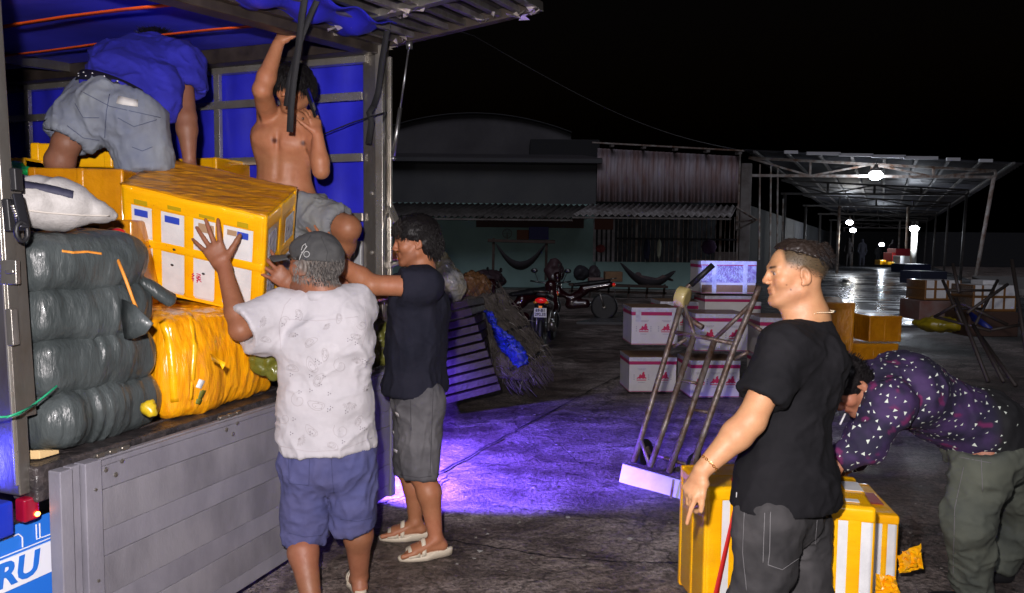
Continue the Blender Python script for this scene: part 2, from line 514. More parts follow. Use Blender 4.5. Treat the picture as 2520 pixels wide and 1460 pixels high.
# ================================================================== GROUND
def ground_mat():
    m = bpy.data.materials.new("wet worn concrete"); m.use_nodes = True
    nt = m.node_tree; N = nt.nodes; L = nt.links; b = N["Principled BSDF"]
    tc = N.new("ShaderNodeTexCoord")
    def noise(scale, detail=6, rough=0.6, stretch=(1, 1, 1), dist=0.0):
        mp = N.new("ShaderNodeMapping"); mp.inputs["Scale"].default_value = stretch
        L.new(tc.outputs["Object"], mp.inputs[0])
        n = N.new("ShaderNodeTexNoise"); n.inputs["Scale"].default_value = scale; n.inputs["Detail"].default_value = detail
        n.inputs["Roughness"].default_value = rough; n.inputs["Distortion"].default_value = dist
        L.new(mp.outputs[0], n.inputs[0]); return n
    def ramp(src, p0, p1, c0=(0, 0, 0, 1), c1=(1, 1, 1, 1)):
        r = N.new("ShaderNodeValToRGB"); e = r.color_ramp.elements
        e[0].position = p0; e[1].position = p1; e[0].color = c0; e[1].color = c1
        L.new(src, r.inputs[0]); return r
    big = noise(0.55, 5, 0.62, dist=0.6)
    mid = noise(3.2, 8, 0.68)
    fine = noise(38, 5, 0.7)
    base = ramp(mid.outputs[0], 0.36, 0.66, (0.18, 0.145, 0.13, 1), (0.44, 0.37, 0.345, 1))
    patch = ramp(big.outputs[0], 0.42, 0.56)
    mx = N.new("ShaderNodeMix"); mx.data_type = 'RGBA'; mx.blend_type = 'MULTIPLY'; mx.inputs[7].default_value = (0.50, 0.46, 0.44, 1)
    L.new(patch.outputs[0], mx.inputs[0]); L.new(base.outputs[0], mx.inputs[6])
    fr = ramp(fine.outputs[0], 0.36, 0.60, (0.35, 0.35, 0.35, 1), (1.35, 1.35, 1.35, 1))
    m2 = N.new("ShaderNodeMix"); m2.data_type = 'RGBA'; m2.blend_type = 'MULTIPLY'; m2.inputs[0].default_value = 1
    L.new(mx.outputs[2], m2.inputs[6]); L.new(fr.outputs[0], m2.inputs[7])
    vmp = N.new("ShaderNodeVectorMath"); vmp.operation = 'MULTIPLY_ADD'; vmp.inputs[1].default_value = (.35, .35, .35)
    dn = noise(2.5, 5, .6); L.new(dn.outputs[1], vmp.inputs[0]); L.new(tc.outputs["Object"], vmp.inputs[2])
    vo = N.new("ShaderNodeTexVoronoi"); vo.feature = 'DISTANCE_TO_EDGE'; vo.inputs["Scale"].default_value = 0.9; L.new(vmp.outputs[0], vo.inputs[0])
    ck = ramp(vo.outputs[0], 0.0, 0.012, (0.22, 0.22, 0.22, 1), (1, 1, 1, 1))
    stn = noise(1.3, 8, .72, (1, 2.2, 1), .8); st2 = ramp(stn.outputs[0], .46, .52, (.40, .38, .37, 1), (1, 1, 1, 1))
    m4 = N.new("ShaderNodeMix"); m4.data_type = 'RGBA'; m4.blend_type = 'MULTIPLY'; m4.inputs[0].default_value = .8; L.new(m2.outputs[2], m4.inputs[6]); L.new(ck.outputs[0], m4.inputs[7])
    m5 = N.new("ShaderNodeMix"); m5.data_type = 'RGBA'; m5.blend_type = 'MULTIPLY'; m5.inputs[0].default_value = .75; L.new(m4.outputs[2], m5.inputs[6]); L.new(st2.outputs[0], m5.inputs[7])
    L.new(m5.outputs[2], b.inputs["Base Color"])
    # puddled film: smooth where the big patches are dark
    rr = ramp(big.outputs[0], 0.40, 0.62, (0.55, 0.55, 0.55, 1), (0.17, 0.17, 0.17, 1))
    m3 = N.new("ShaderNodeMath"); m3.operation = 'MULTIPLY_ADD'; m3.inputs[1].default_value = 0.35
    L.new(mid.outputs[0], m3.inputs[0]); L.new(rr.outputs[0], m3.inputs[2]); L.new(m3.outputs[0], b.inputs["Roughness"])
    bp = N.new("ShaderNodeBump"); bp.inputs["Strength"].default_value = 1.0; bp.inputs["Distance"].default_value = 0.045
    ad = N.new("ShaderNodeMath"); ad.operation = 'MULTIPLY_ADD'; ad.inputs[1].default_value = 0.35
    L.new(fine.outputs[0], ad.inputs[0]); L.new(mid.outputs[0], ad.inputs[2])
    L.new(ad.outputs[0], bp.inputs["Height"]); L.new(bp.outputs[0], b.inputs["Normal"])
    return m
def wetfloor_mat():
    m = bpy.data.materials.new("wet hall floor"); m.use_nodes = True
    nt = m.node_tree; N = nt.nodes; L = nt.links; b = N["Principled BSDF"]
    b.inputs["Base Color"].default_value = (0.10, 0.10, 0.105, 1); b.inputs["Roughness"].default_value = 0.16
    tc = N.new("ShaderNodeTexCoord"); mp = N.new("ShaderNodeMapping"); mp.inputs["Scale"].default_value = (0.5, 1.6, 1)
    L.new(tc.outputs["Object"], mp.inputs[0])
    n = N.new("ShaderNodeTexNoise"); n.inputs["Scale"].default_value = 1.1; n.inputs["Detail"].default_value = 5; L.new(mp.outputs[0], n.inputs[0])
    n2 = N.new("ShaderNodeTexNoise"); n2.inputs["Scale"].default_value = 7; n2.inputs["Detail"].default_value = 5; L.new(mp.outputs[0], n2.inputs[0])
    r = N.new("ShaderNodeValToRGB"); r.color_ramp.elements[0].position = 0.4; r.color_ramp.elements[1].position = 0.6
    r.color_ramp.elements[0].color = (0.10,)*3+(1,); r.color_ramp.elements[1].color = (0.34,)*3+(1,)
    L.new(n.outputs[0], r.inputs[0]); L.new(r.outputs[0], b.inputs["Roughness"])
    bp = N.new("ShaderNodeBump"); bp.inputs["Strength"].default_value = 0.35; bp.inputs["Distance"].default_value = 0.03
    L.new(n2.outputs[0], bp.inputs["Height"]); L.new(bp.outputs[0], b.inputs["Normal"])
    return m
gm = ground_mat()
# uneven yard slab in view, flat sheet beyond
def yard():
    nx, ny = 150, 190
    x0, x1, y0, y1 = -7.0, 11.0, -1.0, 20.0
    xs = np.linspace(x0, x1, nx); ys = y0+(y1-y0)*np.linspace(0, 1, ny)**1.35
    XX, YY = np.meshgrid(xs, ys); P = np.stack([XX.ravel(), YY.ravel(), np.zeros(XX.size)], 1)
    z = 0.007*fbm(P*0.9, 3, 3)+0.0025*fbm(P*6, 3, 9)
    edge = np.minimum.reduce([P[:, 0]-x0, x1-P[:, 0], P[:, 1]-y0, y1-P[:, 1]])
    P[:, 2] = z*np.clip(edge, 0, 1)+0.004
    i = np.arange(nx*ny).reshape(ny, nx)
    F = np.stack([i[:-1, :-1].ravel(), i[:-1, 1:].ravel(), i[1:, 1:].ravel(), i[1:, :-1].ravel()], 1)
    return np_obj('yard_slab', P, F, gm)
fin(yard(), kind='structure')
g = MB(); g.poly([(-150, -20, -0.02), (200, -20, -0.02), (200, 300, -0.02), (-150, 300, -0.02)]).obj('ground', gm)
fin(bpy.data.objects['ground'], kind='structure')
# dark joint strips cut across the slab (tar filled)
m_joint = M("tar joint", (0.012, 0.011, 0.012), 0.5, bump=0.5, bscale=60)
def joint(pts, w, name='slab_joint'):
    mb = MB(); r = random.Random(len(pts)); L_ = []; out = []
    P = [GR(*p) for p in pts]
    for i in range(len(P)-1):
        n = 14
        for j in range(n):
            t = j/n; p = P[i].lerp(P[i+1], t); p = p+Vector((r.uniform(-.012, .012), r.uniform(-.012, .012), 0)); out.append(p)
    out.append(P[-1]); a = []; b = []
    for i, p in enumerate(out):
        d = (out[min(i+1, len(out)-1)]-out[max(i-1, 0)]).normalized(); n = Vector((-d.y, d.x, 0))
        ww = w*r.uniform(.5, 1.2)
        a.append(Vector((p.x, p.y, 0.019))+n*ww); b.append(Vector((p.x, p.y, 0.019))-n*ww)
    mb.sheet([a, b]); return fin(mb.obj(name, m_joint), kind='structure')
joint([(1085, 1168), (1290, 1052), (1500, 940), (1720, 850)], 0.010)
joint([(1060, 1330), (1400, 1385), (1750, 1400)], 0.005, 'slab_crack')
joint([(1380, 880), (1600, 905), (2050, 900)], 0.012, 'slab_crack')
joint([(1350, 1080), (1430, 1150), (1560, 1165)], 0.004, 'slab_crack')
joint([(930, 1250), (1060, 1205), (1100, 1180)], 0.006, 'slab_crack')

# ================================================================== LONG HALL (open shed) at the right
YW = 28.0
wf = wetfloor_mat()
hx0 = J(1835, 600, YW).x; hx1 = J(2440, 600, YW).x
SH = .505                       # the hall runs away to the right of the view axis
def HX(x, dy): return x+SH*dy
hall_floor = MB(); fa, fb = hx0-1.0, hx1+.6
hall_floor.hexa([(HX(fa, -13), YW-13, -.02), (HX(fb, -13), YW-13, -.02), (HX(fb, 75), YW+75, -.02), (HX(fa, 75), YW+75, -.02), (HX(fa, -13), YW-13, .05), (HX(fb, -13), YW-13, .05), (HX(fb, 75), YW+75, .05), (HX(fa, 75), YW+75, .05)]); fin(hall_floor.obj('hall_floor', wf), kind='structure')
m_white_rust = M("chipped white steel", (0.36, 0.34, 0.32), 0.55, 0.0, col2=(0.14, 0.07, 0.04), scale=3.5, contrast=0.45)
m_hallroof = M("old roof sheet underside", (0.050, 0.052, 0.065), 0.5, 0.1, col2=(0.02, 0.018, 0.02), scale=1.2)
m_conc = M("grey concrete", (0.20, 0.185, 0.175), 0.8, col2=(0.12, 0.10, 0.09), scale=2.5, bump=0.3, bscale=20)
hall = thing('market_hall', 'long open steel hall with white trusses and lit lamps receding into the dark', 'hall', (hx0, YW, 0))
zt_l, zt_r = J(1820, 380, YW).z, J(2430, 412, YW).z      # roof line heights at the front
zb_l, zb_r = J(1820, 432, YW).z, J(2430, 436, YW).z
def lerp(a, b, t): return a+(b-a)*t
BAYS = [0, 9, 19, 30, 42, 54, 66]
m_shade_steel = M('shaded old steel', (.10, .095, .095), .6, 0, col2=(.05, .04, .035), scale=3)  # inner trusses: the hall's darkness put into a darker steel colour
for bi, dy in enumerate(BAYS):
    y = YW+dy; n = 4; mb = MB(); ms = m_white_rust if bi == 0 else m_shade_steel
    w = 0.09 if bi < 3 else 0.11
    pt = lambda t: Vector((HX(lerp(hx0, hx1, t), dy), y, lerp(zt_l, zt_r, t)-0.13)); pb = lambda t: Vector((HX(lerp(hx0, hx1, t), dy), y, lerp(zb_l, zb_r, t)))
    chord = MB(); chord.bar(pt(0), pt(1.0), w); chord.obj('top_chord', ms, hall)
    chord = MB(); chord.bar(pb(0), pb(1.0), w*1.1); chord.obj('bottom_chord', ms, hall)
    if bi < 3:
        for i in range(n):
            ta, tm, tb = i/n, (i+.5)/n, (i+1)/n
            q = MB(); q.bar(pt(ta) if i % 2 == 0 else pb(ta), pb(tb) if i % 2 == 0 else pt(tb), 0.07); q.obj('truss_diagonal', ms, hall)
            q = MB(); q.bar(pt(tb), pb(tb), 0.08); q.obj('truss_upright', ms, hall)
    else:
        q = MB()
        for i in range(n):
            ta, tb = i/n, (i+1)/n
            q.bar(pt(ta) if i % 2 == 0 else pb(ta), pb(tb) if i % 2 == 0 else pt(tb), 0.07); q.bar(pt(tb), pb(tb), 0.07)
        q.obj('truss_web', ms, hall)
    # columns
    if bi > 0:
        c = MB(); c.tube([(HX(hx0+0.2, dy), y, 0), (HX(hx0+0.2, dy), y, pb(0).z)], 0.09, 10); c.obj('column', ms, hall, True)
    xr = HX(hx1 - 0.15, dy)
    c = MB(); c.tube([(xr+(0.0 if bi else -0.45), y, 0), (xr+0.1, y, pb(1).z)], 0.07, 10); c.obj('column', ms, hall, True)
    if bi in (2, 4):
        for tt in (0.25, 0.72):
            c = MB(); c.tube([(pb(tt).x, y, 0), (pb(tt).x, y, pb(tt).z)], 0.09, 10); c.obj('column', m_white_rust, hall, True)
# purlin ends / light roof battens seen at the front edge
for i in range(9):
    t = (i+0.3)/8.6
    x = lerp(hx0, hx1+0.9, t); z = lerp(zt_l, zt_r+0.05, t)
    q = MB(); q.bar((HX(x, -.75), YW-.75, z+.02), (HX(x, 60), YW+60, z+.02), .10, .08); q.obj('purlin', m_shade_steel, hall)
    if i in (1, 2, 3, 4, 5, 6, 7): q = MB(); q.box((x-.25, YW-.8, z+.05), (1.25 if 1 < i < 6 else .5, .05, .11)); q.obj('fascia_plate', M('pale fascia', (.6, .6, .62), .5), hall)
q = MB(); n = 70
for k in range(8):
    rows = []; ya, yb = YW-.5+k*7.8, YW-.5+(k+1)*7.8+.15
    for j in range(25):
        yy = ya+(yb-ya)*j/24; rows.append([Vector((HX(lerp(hx0-0.1, hx1+1.0, i/6), yy-YW), yy, lerp(zt_l, zt_r, i/6)+0.10+(0.07 if j % 2 else 0)+(.012 if k % 2 else 0))) for i in range(7)])
    q = MB(); q.sheet(rows); q.obj('roof_sheet', m_hallroof, hall, solid=0.01)
# side sheets of the hall, dark
q = MB(); q.poly([(HX(hx0-.5, 3), YW+3, 0), (HX(hx0-.5, 60), YW+60, 0), (HX(hx0-.5, 60), YW+60, 3.4), (HX(hx0-.5, 3), YW+3, 3.4)], (.05, 0, 0)); q.obj('side_sheet', M('black side sheet', (.018, .018, .022), .8), hall)
for i, (px, py0, py1) in enumerate([(1868, 405, 640), (1895, 405, 640), (1912, 410, 640), (1925, 490, 640)]):
    c = MB(); Y = YW+1.5+i*1.6; c.bar(J(px, py1, Y), J(px+2, py0, Y), 0.06); c.obj('side_upright', m_white_rust, hall)
# hanging board, small brackets in the depth
# lamps in the hall
m_bulb = M("lit lamp", (1, 1, 1), emit=(0.82, 0.90, 1.0), estr=60)
m_bulb2 = M("lit lamp far", (1, 1, 1), emit=(0.85, 0.90, 1.0), estr=45)
def hang_lamp(px, py, Y, r, energy, label, col=(0.80, 0.88, 1.0), mat=None, rod=0.35):
    p = J(px, py, Y)
    t = thing('hanging_lamp', label, 'lamp', p, group='lit lamps of the market hall')
    mb = MB(); mb.sphere(p, r, 14, (1.15, 1, 0.8)); mb.obj('bulb', mat or m_bulb, t, True)
    mb = MB(); mb.lathe(p+Vector((0, 0, r*0.7)), (0, 0, 1), [(0, r*1.0), (r*.35, r*.9), (r*.8, r*.3), (r*1.2, r*.25)], 12); mb.tube([p+Vector((0, 0, r)), p+Vector((0, 0, r+rod))], 0.012, 6)
    mb.obj('lamp_holder', m_conc, t, True)
    lamp('hall_lamp_light', 'POINT', p+Vector((0, -r*.5, -r-.32)), energy, col, .06)
    return t
hang_lamp(2155, 432, YW-0.45, 0.22, 130, 'big bright white lamp hanging from the front truss of the hall')
hang_lamp(2091, 548, 50, 0.20, 240, 'bluish lamp deep in the hall, upper of the close pair', mat=m_bulb2)
hang_lamp(2099, 567, 47, 0.17, 160, 'lamp deep in the hall, lower of the close pair', (1, .95, .85), m_bulb2)
hang_lamp(2250, 563, 40, 0.21, 210, 'bright lamp fixed to the pale pole on the right of the hall', mat=m_bulb2)
hang_lamp(2170, 602, 62, 0.18, 200, 'lowest lamp glowing above the people far down the hall', mat=m_bulb2)
q = MB(); pp = J(2246, 650, 40.3); q.tube([(pp.x, 40.3, 0), (pp.x+0.03, 40.3, J(2250, 545, 40.3).z)], 0.16, 10)
fin(q.obj('lamp_pole', M("pale painted pole", (0.6, 0.58, 0.52), 0.5), None, True), 'pale round pole carrying the bright lamp in the hall', 'pole')

# ================================================================== SHEDS AND HOUSES BEHIND
# corrugated store front
m_corr = M("rusty corrugated iron", (0.40, 0.37, 0.42), 0.6, 0.05, col2=(0.20, 0.09, 0.065), scale=1.6, contrast=0.7, stretch=(2.2, 1, 0.5), detail=6)
m_wall_g = M("greenish plaster", (0.29, 0.46, 0.43), 0.9, col2=(0.19, 0.29, 0.27), scale=0.9, contrast=0.9, bump=0.2, bscale=8)
m_wall_u = M("grey cement wall", (0.10, 0.102, 0.10), 0.9, col2=(0.066, 0.068, 0.074), scale=0.7, contrast=0.8)
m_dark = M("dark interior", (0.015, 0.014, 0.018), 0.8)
m_awn = M("awning sheet", (0.42, 0.40, 0.40), 0.5, 0.1, col2=(0.10, 0.08, 0.07), scale=2, contrast=0.6)
def corrugated(mb, x0, x1, y, z0, z1, pitch=0.2, amp=0.03, ztop=None):
    n = int((x1-x0)/pitch*4); top = []; bot = []
    for i in range(n+1):
        x = x0+(x1-x0)*i/n; dy = amp*math.sin(i*math.pi/2)
        bot.append(Vector((x, y+dy, z0))); top.append(Vector((x, y+dy, ztop(x) if ztop else z1)))
    mb.sheet([bot, top])
sx0 = J(1470, 400, YW).x; sx1 = J(1818, 400, YW).x
store = thing('corrugated_store', 'store front of rusty corrugated iron above a barred opening and low wall', 'building', ((sx0+sx1)/2, YW, 0))
ztl = J(1470, 365, YW).z; ztr = J(1818, 385, YW).z; zc = J(1650, 498, YW).z
# the iron sheets are separate pieces
ns = 9
for i in range(ns):
    a = lerp(sx0, sx1, i/ns); b = lerp(sx0, sx1, (i+1)/ns)+0.05
    q = MB(); corrugated(q, a, b, YW+(0.012 if i % 2 else -0.012), zc, 0, 0.17, 0.03, ztop=lambda x: lerp(ztl, ztr, (x-sx0)/(sx1-sx0))); q.obj('iron_sheet', m_corr, store, True, solid=0.004)
q = MB(); q.bar((sx0-0.25, YW-0.35, ztl+0.16), (sx1+0.1, YW-0.35, ztr+0.16), 0.10, 0.05); q.obj('eave', m_white_rust, store)
for i in range(5):
    x = lerp(sx0+0.5, sx1-0.1, i/4); z = lerp(ztl, ztr, (x-sx0)/(sx1-sx0)); q = MB(); q.bar((x, YW-0.5, z+0.06), (x, YW, z+0.10), 0.12, 0.08); q.obj('rafter_end', m_conc, store)
q = MB(); q.bar((sx1+0.02, YW-0.06, 0), (sx1+0.02, YW-0.06, ztr+0.1), 0.06); q.obj('corner_trim', m_white_rust, store)
# concrete corner post
q = MB(); q.box((sx1+0.28, YW+0.05, 2.4), (0.40, 0.35, 4.8)); q.obj('corner_post', m_conc, store, bevel=0.02)
# low wall & back room
lw = J(1650, 646, YW).z
q = MB(); q.box(((sx0+sx1)/2, YW, lw/2), (sx1-sx0, 0.2, lw)); q.obj('low_wall', m_wall_g, store)
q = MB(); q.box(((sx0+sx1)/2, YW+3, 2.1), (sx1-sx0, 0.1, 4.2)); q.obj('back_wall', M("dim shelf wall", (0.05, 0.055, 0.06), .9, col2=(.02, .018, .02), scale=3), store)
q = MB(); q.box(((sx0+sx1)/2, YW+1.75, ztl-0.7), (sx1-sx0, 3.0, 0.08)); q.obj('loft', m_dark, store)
# upright bars: pale shutter boards at the left, thin bars along the opening
for i in range(5):
    x = lerp(J(1462, 600, YW).x, J(1508, 600, YW).x, i/4); q = MB(); q.box((x, YW-0.12, (lw+J(1480, 540, YW).z)/2), (0.10, 0.04, J(1480, 540, YW).z-lw)); q.obj('shutter_board', M("pale shutter board", (0.42, 0.40, 0.42), 0.7, col2=(.22, .2, .2), scale=4), store)
q = MB(); q.box((J(1485, 550, YW).x, YW-0.17, J(1485, 552, YW).z), (0.7, 0.05, 0.42)); q.obj('rust_panel', M("rust panel", (0.16, 0.06, 0.04), 0.8), store)
for i in range(26):
    x = lerp(J(1520, 600, YW).x, sx1-0.1, i/25); q = MB(); ztop_ = J(1600, 532, YW).z; w = 0.09 if i % 9 == 4 else 0.025
    q.bar((x, YW-0.05, lw), (x, YW-0.05, ztop_), w, 0.04); q.obj('window_bar', m_white_rust, store)
for z in (J(1600, 588, YW).z,):
    q = MB(); q.bar((sx0, YW-0.08, z), (sx1, YW-0.08, z), 0.04, 0.07); q.obj('cross_bar', m_dark, store)
# things hung inside/outside the grille: clothes
q = MB(); q.sphere(J(1592, 615, YW-0.3), 0.2, 8, (0.7, 0.4, 2.2)); fin(q.obj('hanging_jacket', M('navy cloth', (.02, .02, .05), .9), None, True), 'dark blue jacket hanging on the barred window', 'jacket')
q = MB(); q.sphere(J(1622, 612, YW-0.3), 0.12, 8, (0.7, 0.4, 3.2)); fin(q.obj('hanging_towel', M('pale towel', (.5, .52, .4), .9), None, True), 'pale narrow towel hanging on the window bars', 'towel')
q = MB(); q.sphere(J(1745, 608, YW-0.3), 0.33, 8, (0.9, 0.4, 0.9)); fin(q.obj('cloth_bundle', M('plum cloth', (.06, .025, .07), .9), None, True), 'dusky purple cloth bundle hanging beside the concrete post', 'cloth')
# two awnings
def awning(name, label, pxl, pxr, py_top, py_bot, drop, mat, Y0, pitch=0.22):
    a = J(pxl, py_top, Y0); b = J(pxr, py_top, Y0); zt = a.z; Y1 = Y0-drop
    zb = J(pxl, py_bot, Y1).z; n = int((b.x-a.x)/pitch*4)
    t = thing(name, label, 'awning', (a.x, Y0, zt))
    k = max(1, int((b.x-a.x)/1.0))
    for s_ in range(k):
        q = MB(); i0, i1 = int(n*s_/k), int(n*(s_+1)/k)+(1 if s_ < k-1 else 0); top = []; bot = []
        for i in range(i0, i1+1):
            x = lerp(a.x, b.x, i/n); dz = 0.045*math.sin(i*math.pi/2)+(0.006 if s_ % 2 else 0)
            top.append(Vector((x, Y0, zt+dz))); bot.append(Vector((x-SH*drop*.75, Y1, zb+dz)))
        q.sheet([bot, top]); q.obj('roof_sheet', mat, t, True, solid=0.004)
    q = MB(); q.bar((a.x-SH*drop*.75, Y1+0.05, zb-0.08), (b.x-SH*drop*.75, Y1+0.05, zb-0.08), 0.05, 0.06); q.obj('front_rail', m_conc, t)
    return t, a, b, zt, zb, Y1
t, a, b, zt, zb, Y1 = awning('lean_to_awning', 'corrugated awning with pale ridges under the rusty iron front', 1455, 1814, 503, 530, 2.4, m_awn, YW-0.12)
q = MB(); q.bar((b.x, Y1+.1, zb-.1), (b.x, YW-.15, zb-.1), .06); q.bar((b.x, Y1+.1, zb-.1), (b.x, YW-.15, zt-.1), .06); q.bar((b.x, YW-.15, zb-.4), (b.x, YW-.15, zt), .06); q.bar((b.x, Y1+.1, zb-.1), (b.x, YW-.15, zb-.4), .05)
q.obj('side_bracket', m_white_rust, t)
awning('house_awning', 'long dark corrugated awning over the greenish house wall', 960, 1452, 500, 532, 2.2, M("dark awning sheet", (0.11, 0.10, 0.095), .7, .2, col2=(.05, .045, .04), scale=2), YW+0.05)
# greenish house at the left
gx0 = J(700, 500, YW).x; gx1 = J(1468, 500, YW).x
house = thing('plastered_house', 'low house with greenish plaster below and grey cement above', 'house', (gx0, YW, 0))
zu = J(1200, 403, YW).z; zm = J(1200, 500, YW).z
q = MB(); q.box(((gx0+gx1)/2, YW+0.25, zm/2), (gx1-gx0, 0.25, zm)); q.obj('lower_wall', m_wall_g, house)
q = MB(); q.box(((gx0+gx1)/2, YW+0.28, (zm+zu)/2), (gx1-gx0-0.02, 0.25, zu-zm-0.005)); q.obj('upper_wall', m_wall_u, house)
q = MB(); q.box(((gx0+gx1)/2, YW+0.1, zu+0.1), (gx1-gx0+.3, 0.9, 0.14)); q.obj('eave', M("dark eave board", (.07, .07, .075), .8), house)
q = MB(); q.poly([(gx0-.2, YW-.3, zu+.17), (gx1+.15, YW-.3, zu+.17), (gx1+.15, YW+8, zu+1.3), (gx0-.2, YW+8, zu+1.3)], (0, 0, .05)); q.obj('roof', M("dark roof", (.05, .045, .05), .9), house)
q = MB(); c0 = J(1172, 536, YW+.1); c1 = J(1436, 562, YW+.1); q.box(((c0.x+c1.x)/2, YW+.08, (c0.z+c1.z)/2), (c1.x-c0.x, .12, c0.z-c1.z)); q.obj('vent_band', M("dark brown vent band", (.07, .035, .03), .8), house)
# arched warehouse far behind
wh = thing('arched_warehouse', 'dim arched warehouse roof rising behind the low house', 'warehouse', (0, 46, 0))
arc = []; ax0, ax1 = J(560, 400, 46).x, J(1405, 400, 46).x
za = J(1170, 283, 46).z; zb_ = J(1405, 330, 46).z
xc = J(1170, 300, 46).x
for i in range(41):
    x = lerp(ax0, ax1, i/40); kk = (za-zb_)/((ax1-xc)**2); arc.append((x, za-kk*(x-xc)**2))
q = MB(); q.poly([(ax0, 46, 2)]+[(x, 46, z) for x, z in arc]+[(ax1, 46, 2)], (0, 10, 0)); q.obj('gable_wall', M("warehouse sheet", (.085, .08, .085), .8, col2=(.055, .05, .055), scale=.5), wh)
q = MB(); q.sheet([[Vector((x, 45.6, z+.08)) for x, z in arc], [Vector((x, 56.5, z+.08)) for x, z in arc]]); q.obj('roof', M("warehouse roof", (.03, .03, .033), .8), wh, solid=.05)
q = MB(); p0 = J(1305, 342, 40); p1 = J(1475, 395, 40); q.box(((p0.x+p1.x)/2, 41.5, (p0.z+p1.z)/2-.9), (p1.x-p0.x, 3, p0.z-p1.z+1.8))
fin(q.obj('water_tank_block', M("dark block", (.02, .02, .022), .9), bevel=.05), 'dark boxy block standing on the roof between house and warehouse', 'block')
q = MB(); q.hexa([(30, 75, 0), (130, 60, 0), (130, 60.4, 0), (30, 75.4, 0), (30, 75, 3.4), (130, 60, 3.4), (130, 60.4, 3.4), (30, 75.4, 3.4)]); fin(q.obj('added_dark_wall', M('black wall', (.012, .012, .014), .95)), 'long black wall added far behind the hall to hide the pale horizon', 'wall')  # black wall added to cover the lit ground at the horizon
# overhead wire
a = J(1165, 88, 18); b = J(1835, 372, 28.2); pts = [a.lerp(b, i/20)+Vector((0, 0, -0.5*math.sin(math.pi*i/20)**1)) for i in range(21)]
a2 = J(700, -60, 12); pts = [a2, ]+pts
q = MB(); q.tube(pts, .012, 5); fin(q.obj('overhead_wire', M("wire", (.09, .085, .09), .6)), 'thin overhead wire sagging across the black sky', 'wire')

# ------------------------------------------------ clutter against the house
m_wood_d = M("dark wood", (.06, .035, .025), .7, col2=(.03, .018, .014), scale=6)
m_net = M("hammock net", (.035, .03, .035), .9)
def hammock(name, label, pl, pr, pb, Y, person=None):
    A = J(*pl, Y); B = J(*pr, Y-0.2); D = J(*pb, Y-.1); n = 22; rows = [[], [], [], [], []]
    for i in range(n+1):
        t_ = i/n; base = A.lerp(B, t_); sag = (A.lerp(B, .5).z-D.z); c = base+Vector((0, 0, -sag*(1-(2*t_-1)**2)))
        w = 0.35*math.sin(math.pi*min(1, max(0, t_)))**.6+.03
        for k, u in enumerate((-1, -.5, 0, .5, 1)): rows[k].append(c+Vector((0, w*u, abs(u)**2*w*.75)))
    q = MB(); q.sheet(rows); return fin(q.obj(name, m_net, None, True, solid=.012), label, 'hammock')
fr = thing('timber_stand', 'dark timber hammock frame standing by the green wall', 'frame', J(1290, 680, 26)); 
for px, py, py2 in ((1215, 592, 690), (1345, 596, 690)):
    q = MB(); q.bar(J(px-2, py2, 26.1), J(px, py-6, 26.1), .09); q.obj('post', m_wood_d, fr)
q = MB(); q.bar(J(1200, 592, 26), J(1366, 596, 26), .10); q.obj('cross_beam', m_wood_d, fr)
hammock('hammock', 'empty dark hammock slung under the timber frame', (1220, 600), (1342, 602), (1283, 664), 25.9)
hammock('hammock', 'hammock with a person lying in it in front of the low wall', (1527, 648), (1662, 668), (1590, 708), 25)
def simple_lying():
    F = Field(J(1530, 720, 25.4)-Vector((.3, .6, .3)), J(1670, 640, 24.4)+Vector((.3, .6, .3)), .03)
    h = J(1570, 678, 25); F.ell(h, (.12, .11, .12)); F.seg(J(1582, 688, 25), J(1612, 694, 25), .14, .14, .05); F.seg(J(1612, 694, 25), J(1632, 682, 25), .1, .07, .04); F.seg(J(1632, 682, 25), J(1655, 690, 25), .07, .04, .03)
    F.seg(J(1585, 690, 24.9), J(1604, 700, 24.85), .05, .04, .03)
    V, Fc = F.extract(); return fin(np_obj('person', V, Fc, M("dim clothes", (.14, .09, .08), .9, col2=(.05, .04, .05), scale=3)), 'person lying in the hammock in front of the low wall', 'person')
simple_lying()
# shelf with boxes above the hammock frame
q = MB(); p = J(1310, 580, 27.3)
def small_box(name, label, px0, py0, px1, py1, Y, mat, d=.5, cat='box', group=None, bev=.015):
    a = J(px0, py0, Y); b = J(px1, py1, Y); q = MB(); q.box(((a.x+b.x)/2, Y+d/2, (a.z+b.z)/2), (abs(b.x-a.x), d, abs(a.z-b.z)))
    return fin(q.obj(name, mat, None, bevel=bev), label, cat, group)
fin(MB().bar(J(1225, 592, 27.6), J(1365, 593, 27.6), .5, .06).obj('wall_shelf', m_wood_d), 'narrow wooden shelf on the greenish wall behind the hammock frame', 'shelf')
small_box('box', 'blue box on the wall shelf above the hammock', 1302, 558, 1350, 590, 27.3, M("dim blue", (.03, .03, .16), .6))
small_box('box', 'rust brown box on the wall shelf left of the blue box', 1272, 566, 1301, 590, 27.3, M("dim rust", (.18, .06, .03), .7))
sf = thing('fan', 'small grey fan standing at the left end of the wall shelf', 'fan', J(1248, 590, 27.3))
q = MB(); q.tube([J(1248, 575, 27.3)+Vector((math.cos(i*.5236)*.17, 0, math.sin(i*.5236)*.17)) for i in range(12)], .015, 6, closed=True)
for i in range(6): q.bar(J(1248, 575, 27.3), J(1248, 575, 27.3)+Vector((math.cos(i*1.047)*.16, 0, math.sin(i*1.047)*.16)), .012)
q.obj('guard', m_conc, sf); q = MB(); q.bar(J(1248, 590, 27.3), J(1248, 578, 27.3), .04); q.obj('stem', m_conc, sf)
# red chair-like fan on shutters
q = MB(); q.sphere(J(1478, 612, YW-.4), .16, 8, (1.2, .4, 1)); fin(q.obj('hanging_bag', M("dull red", (.2, .03, .03), .8), None, True), 'dull red bag hanging on the pale shutter boards', 'bag')
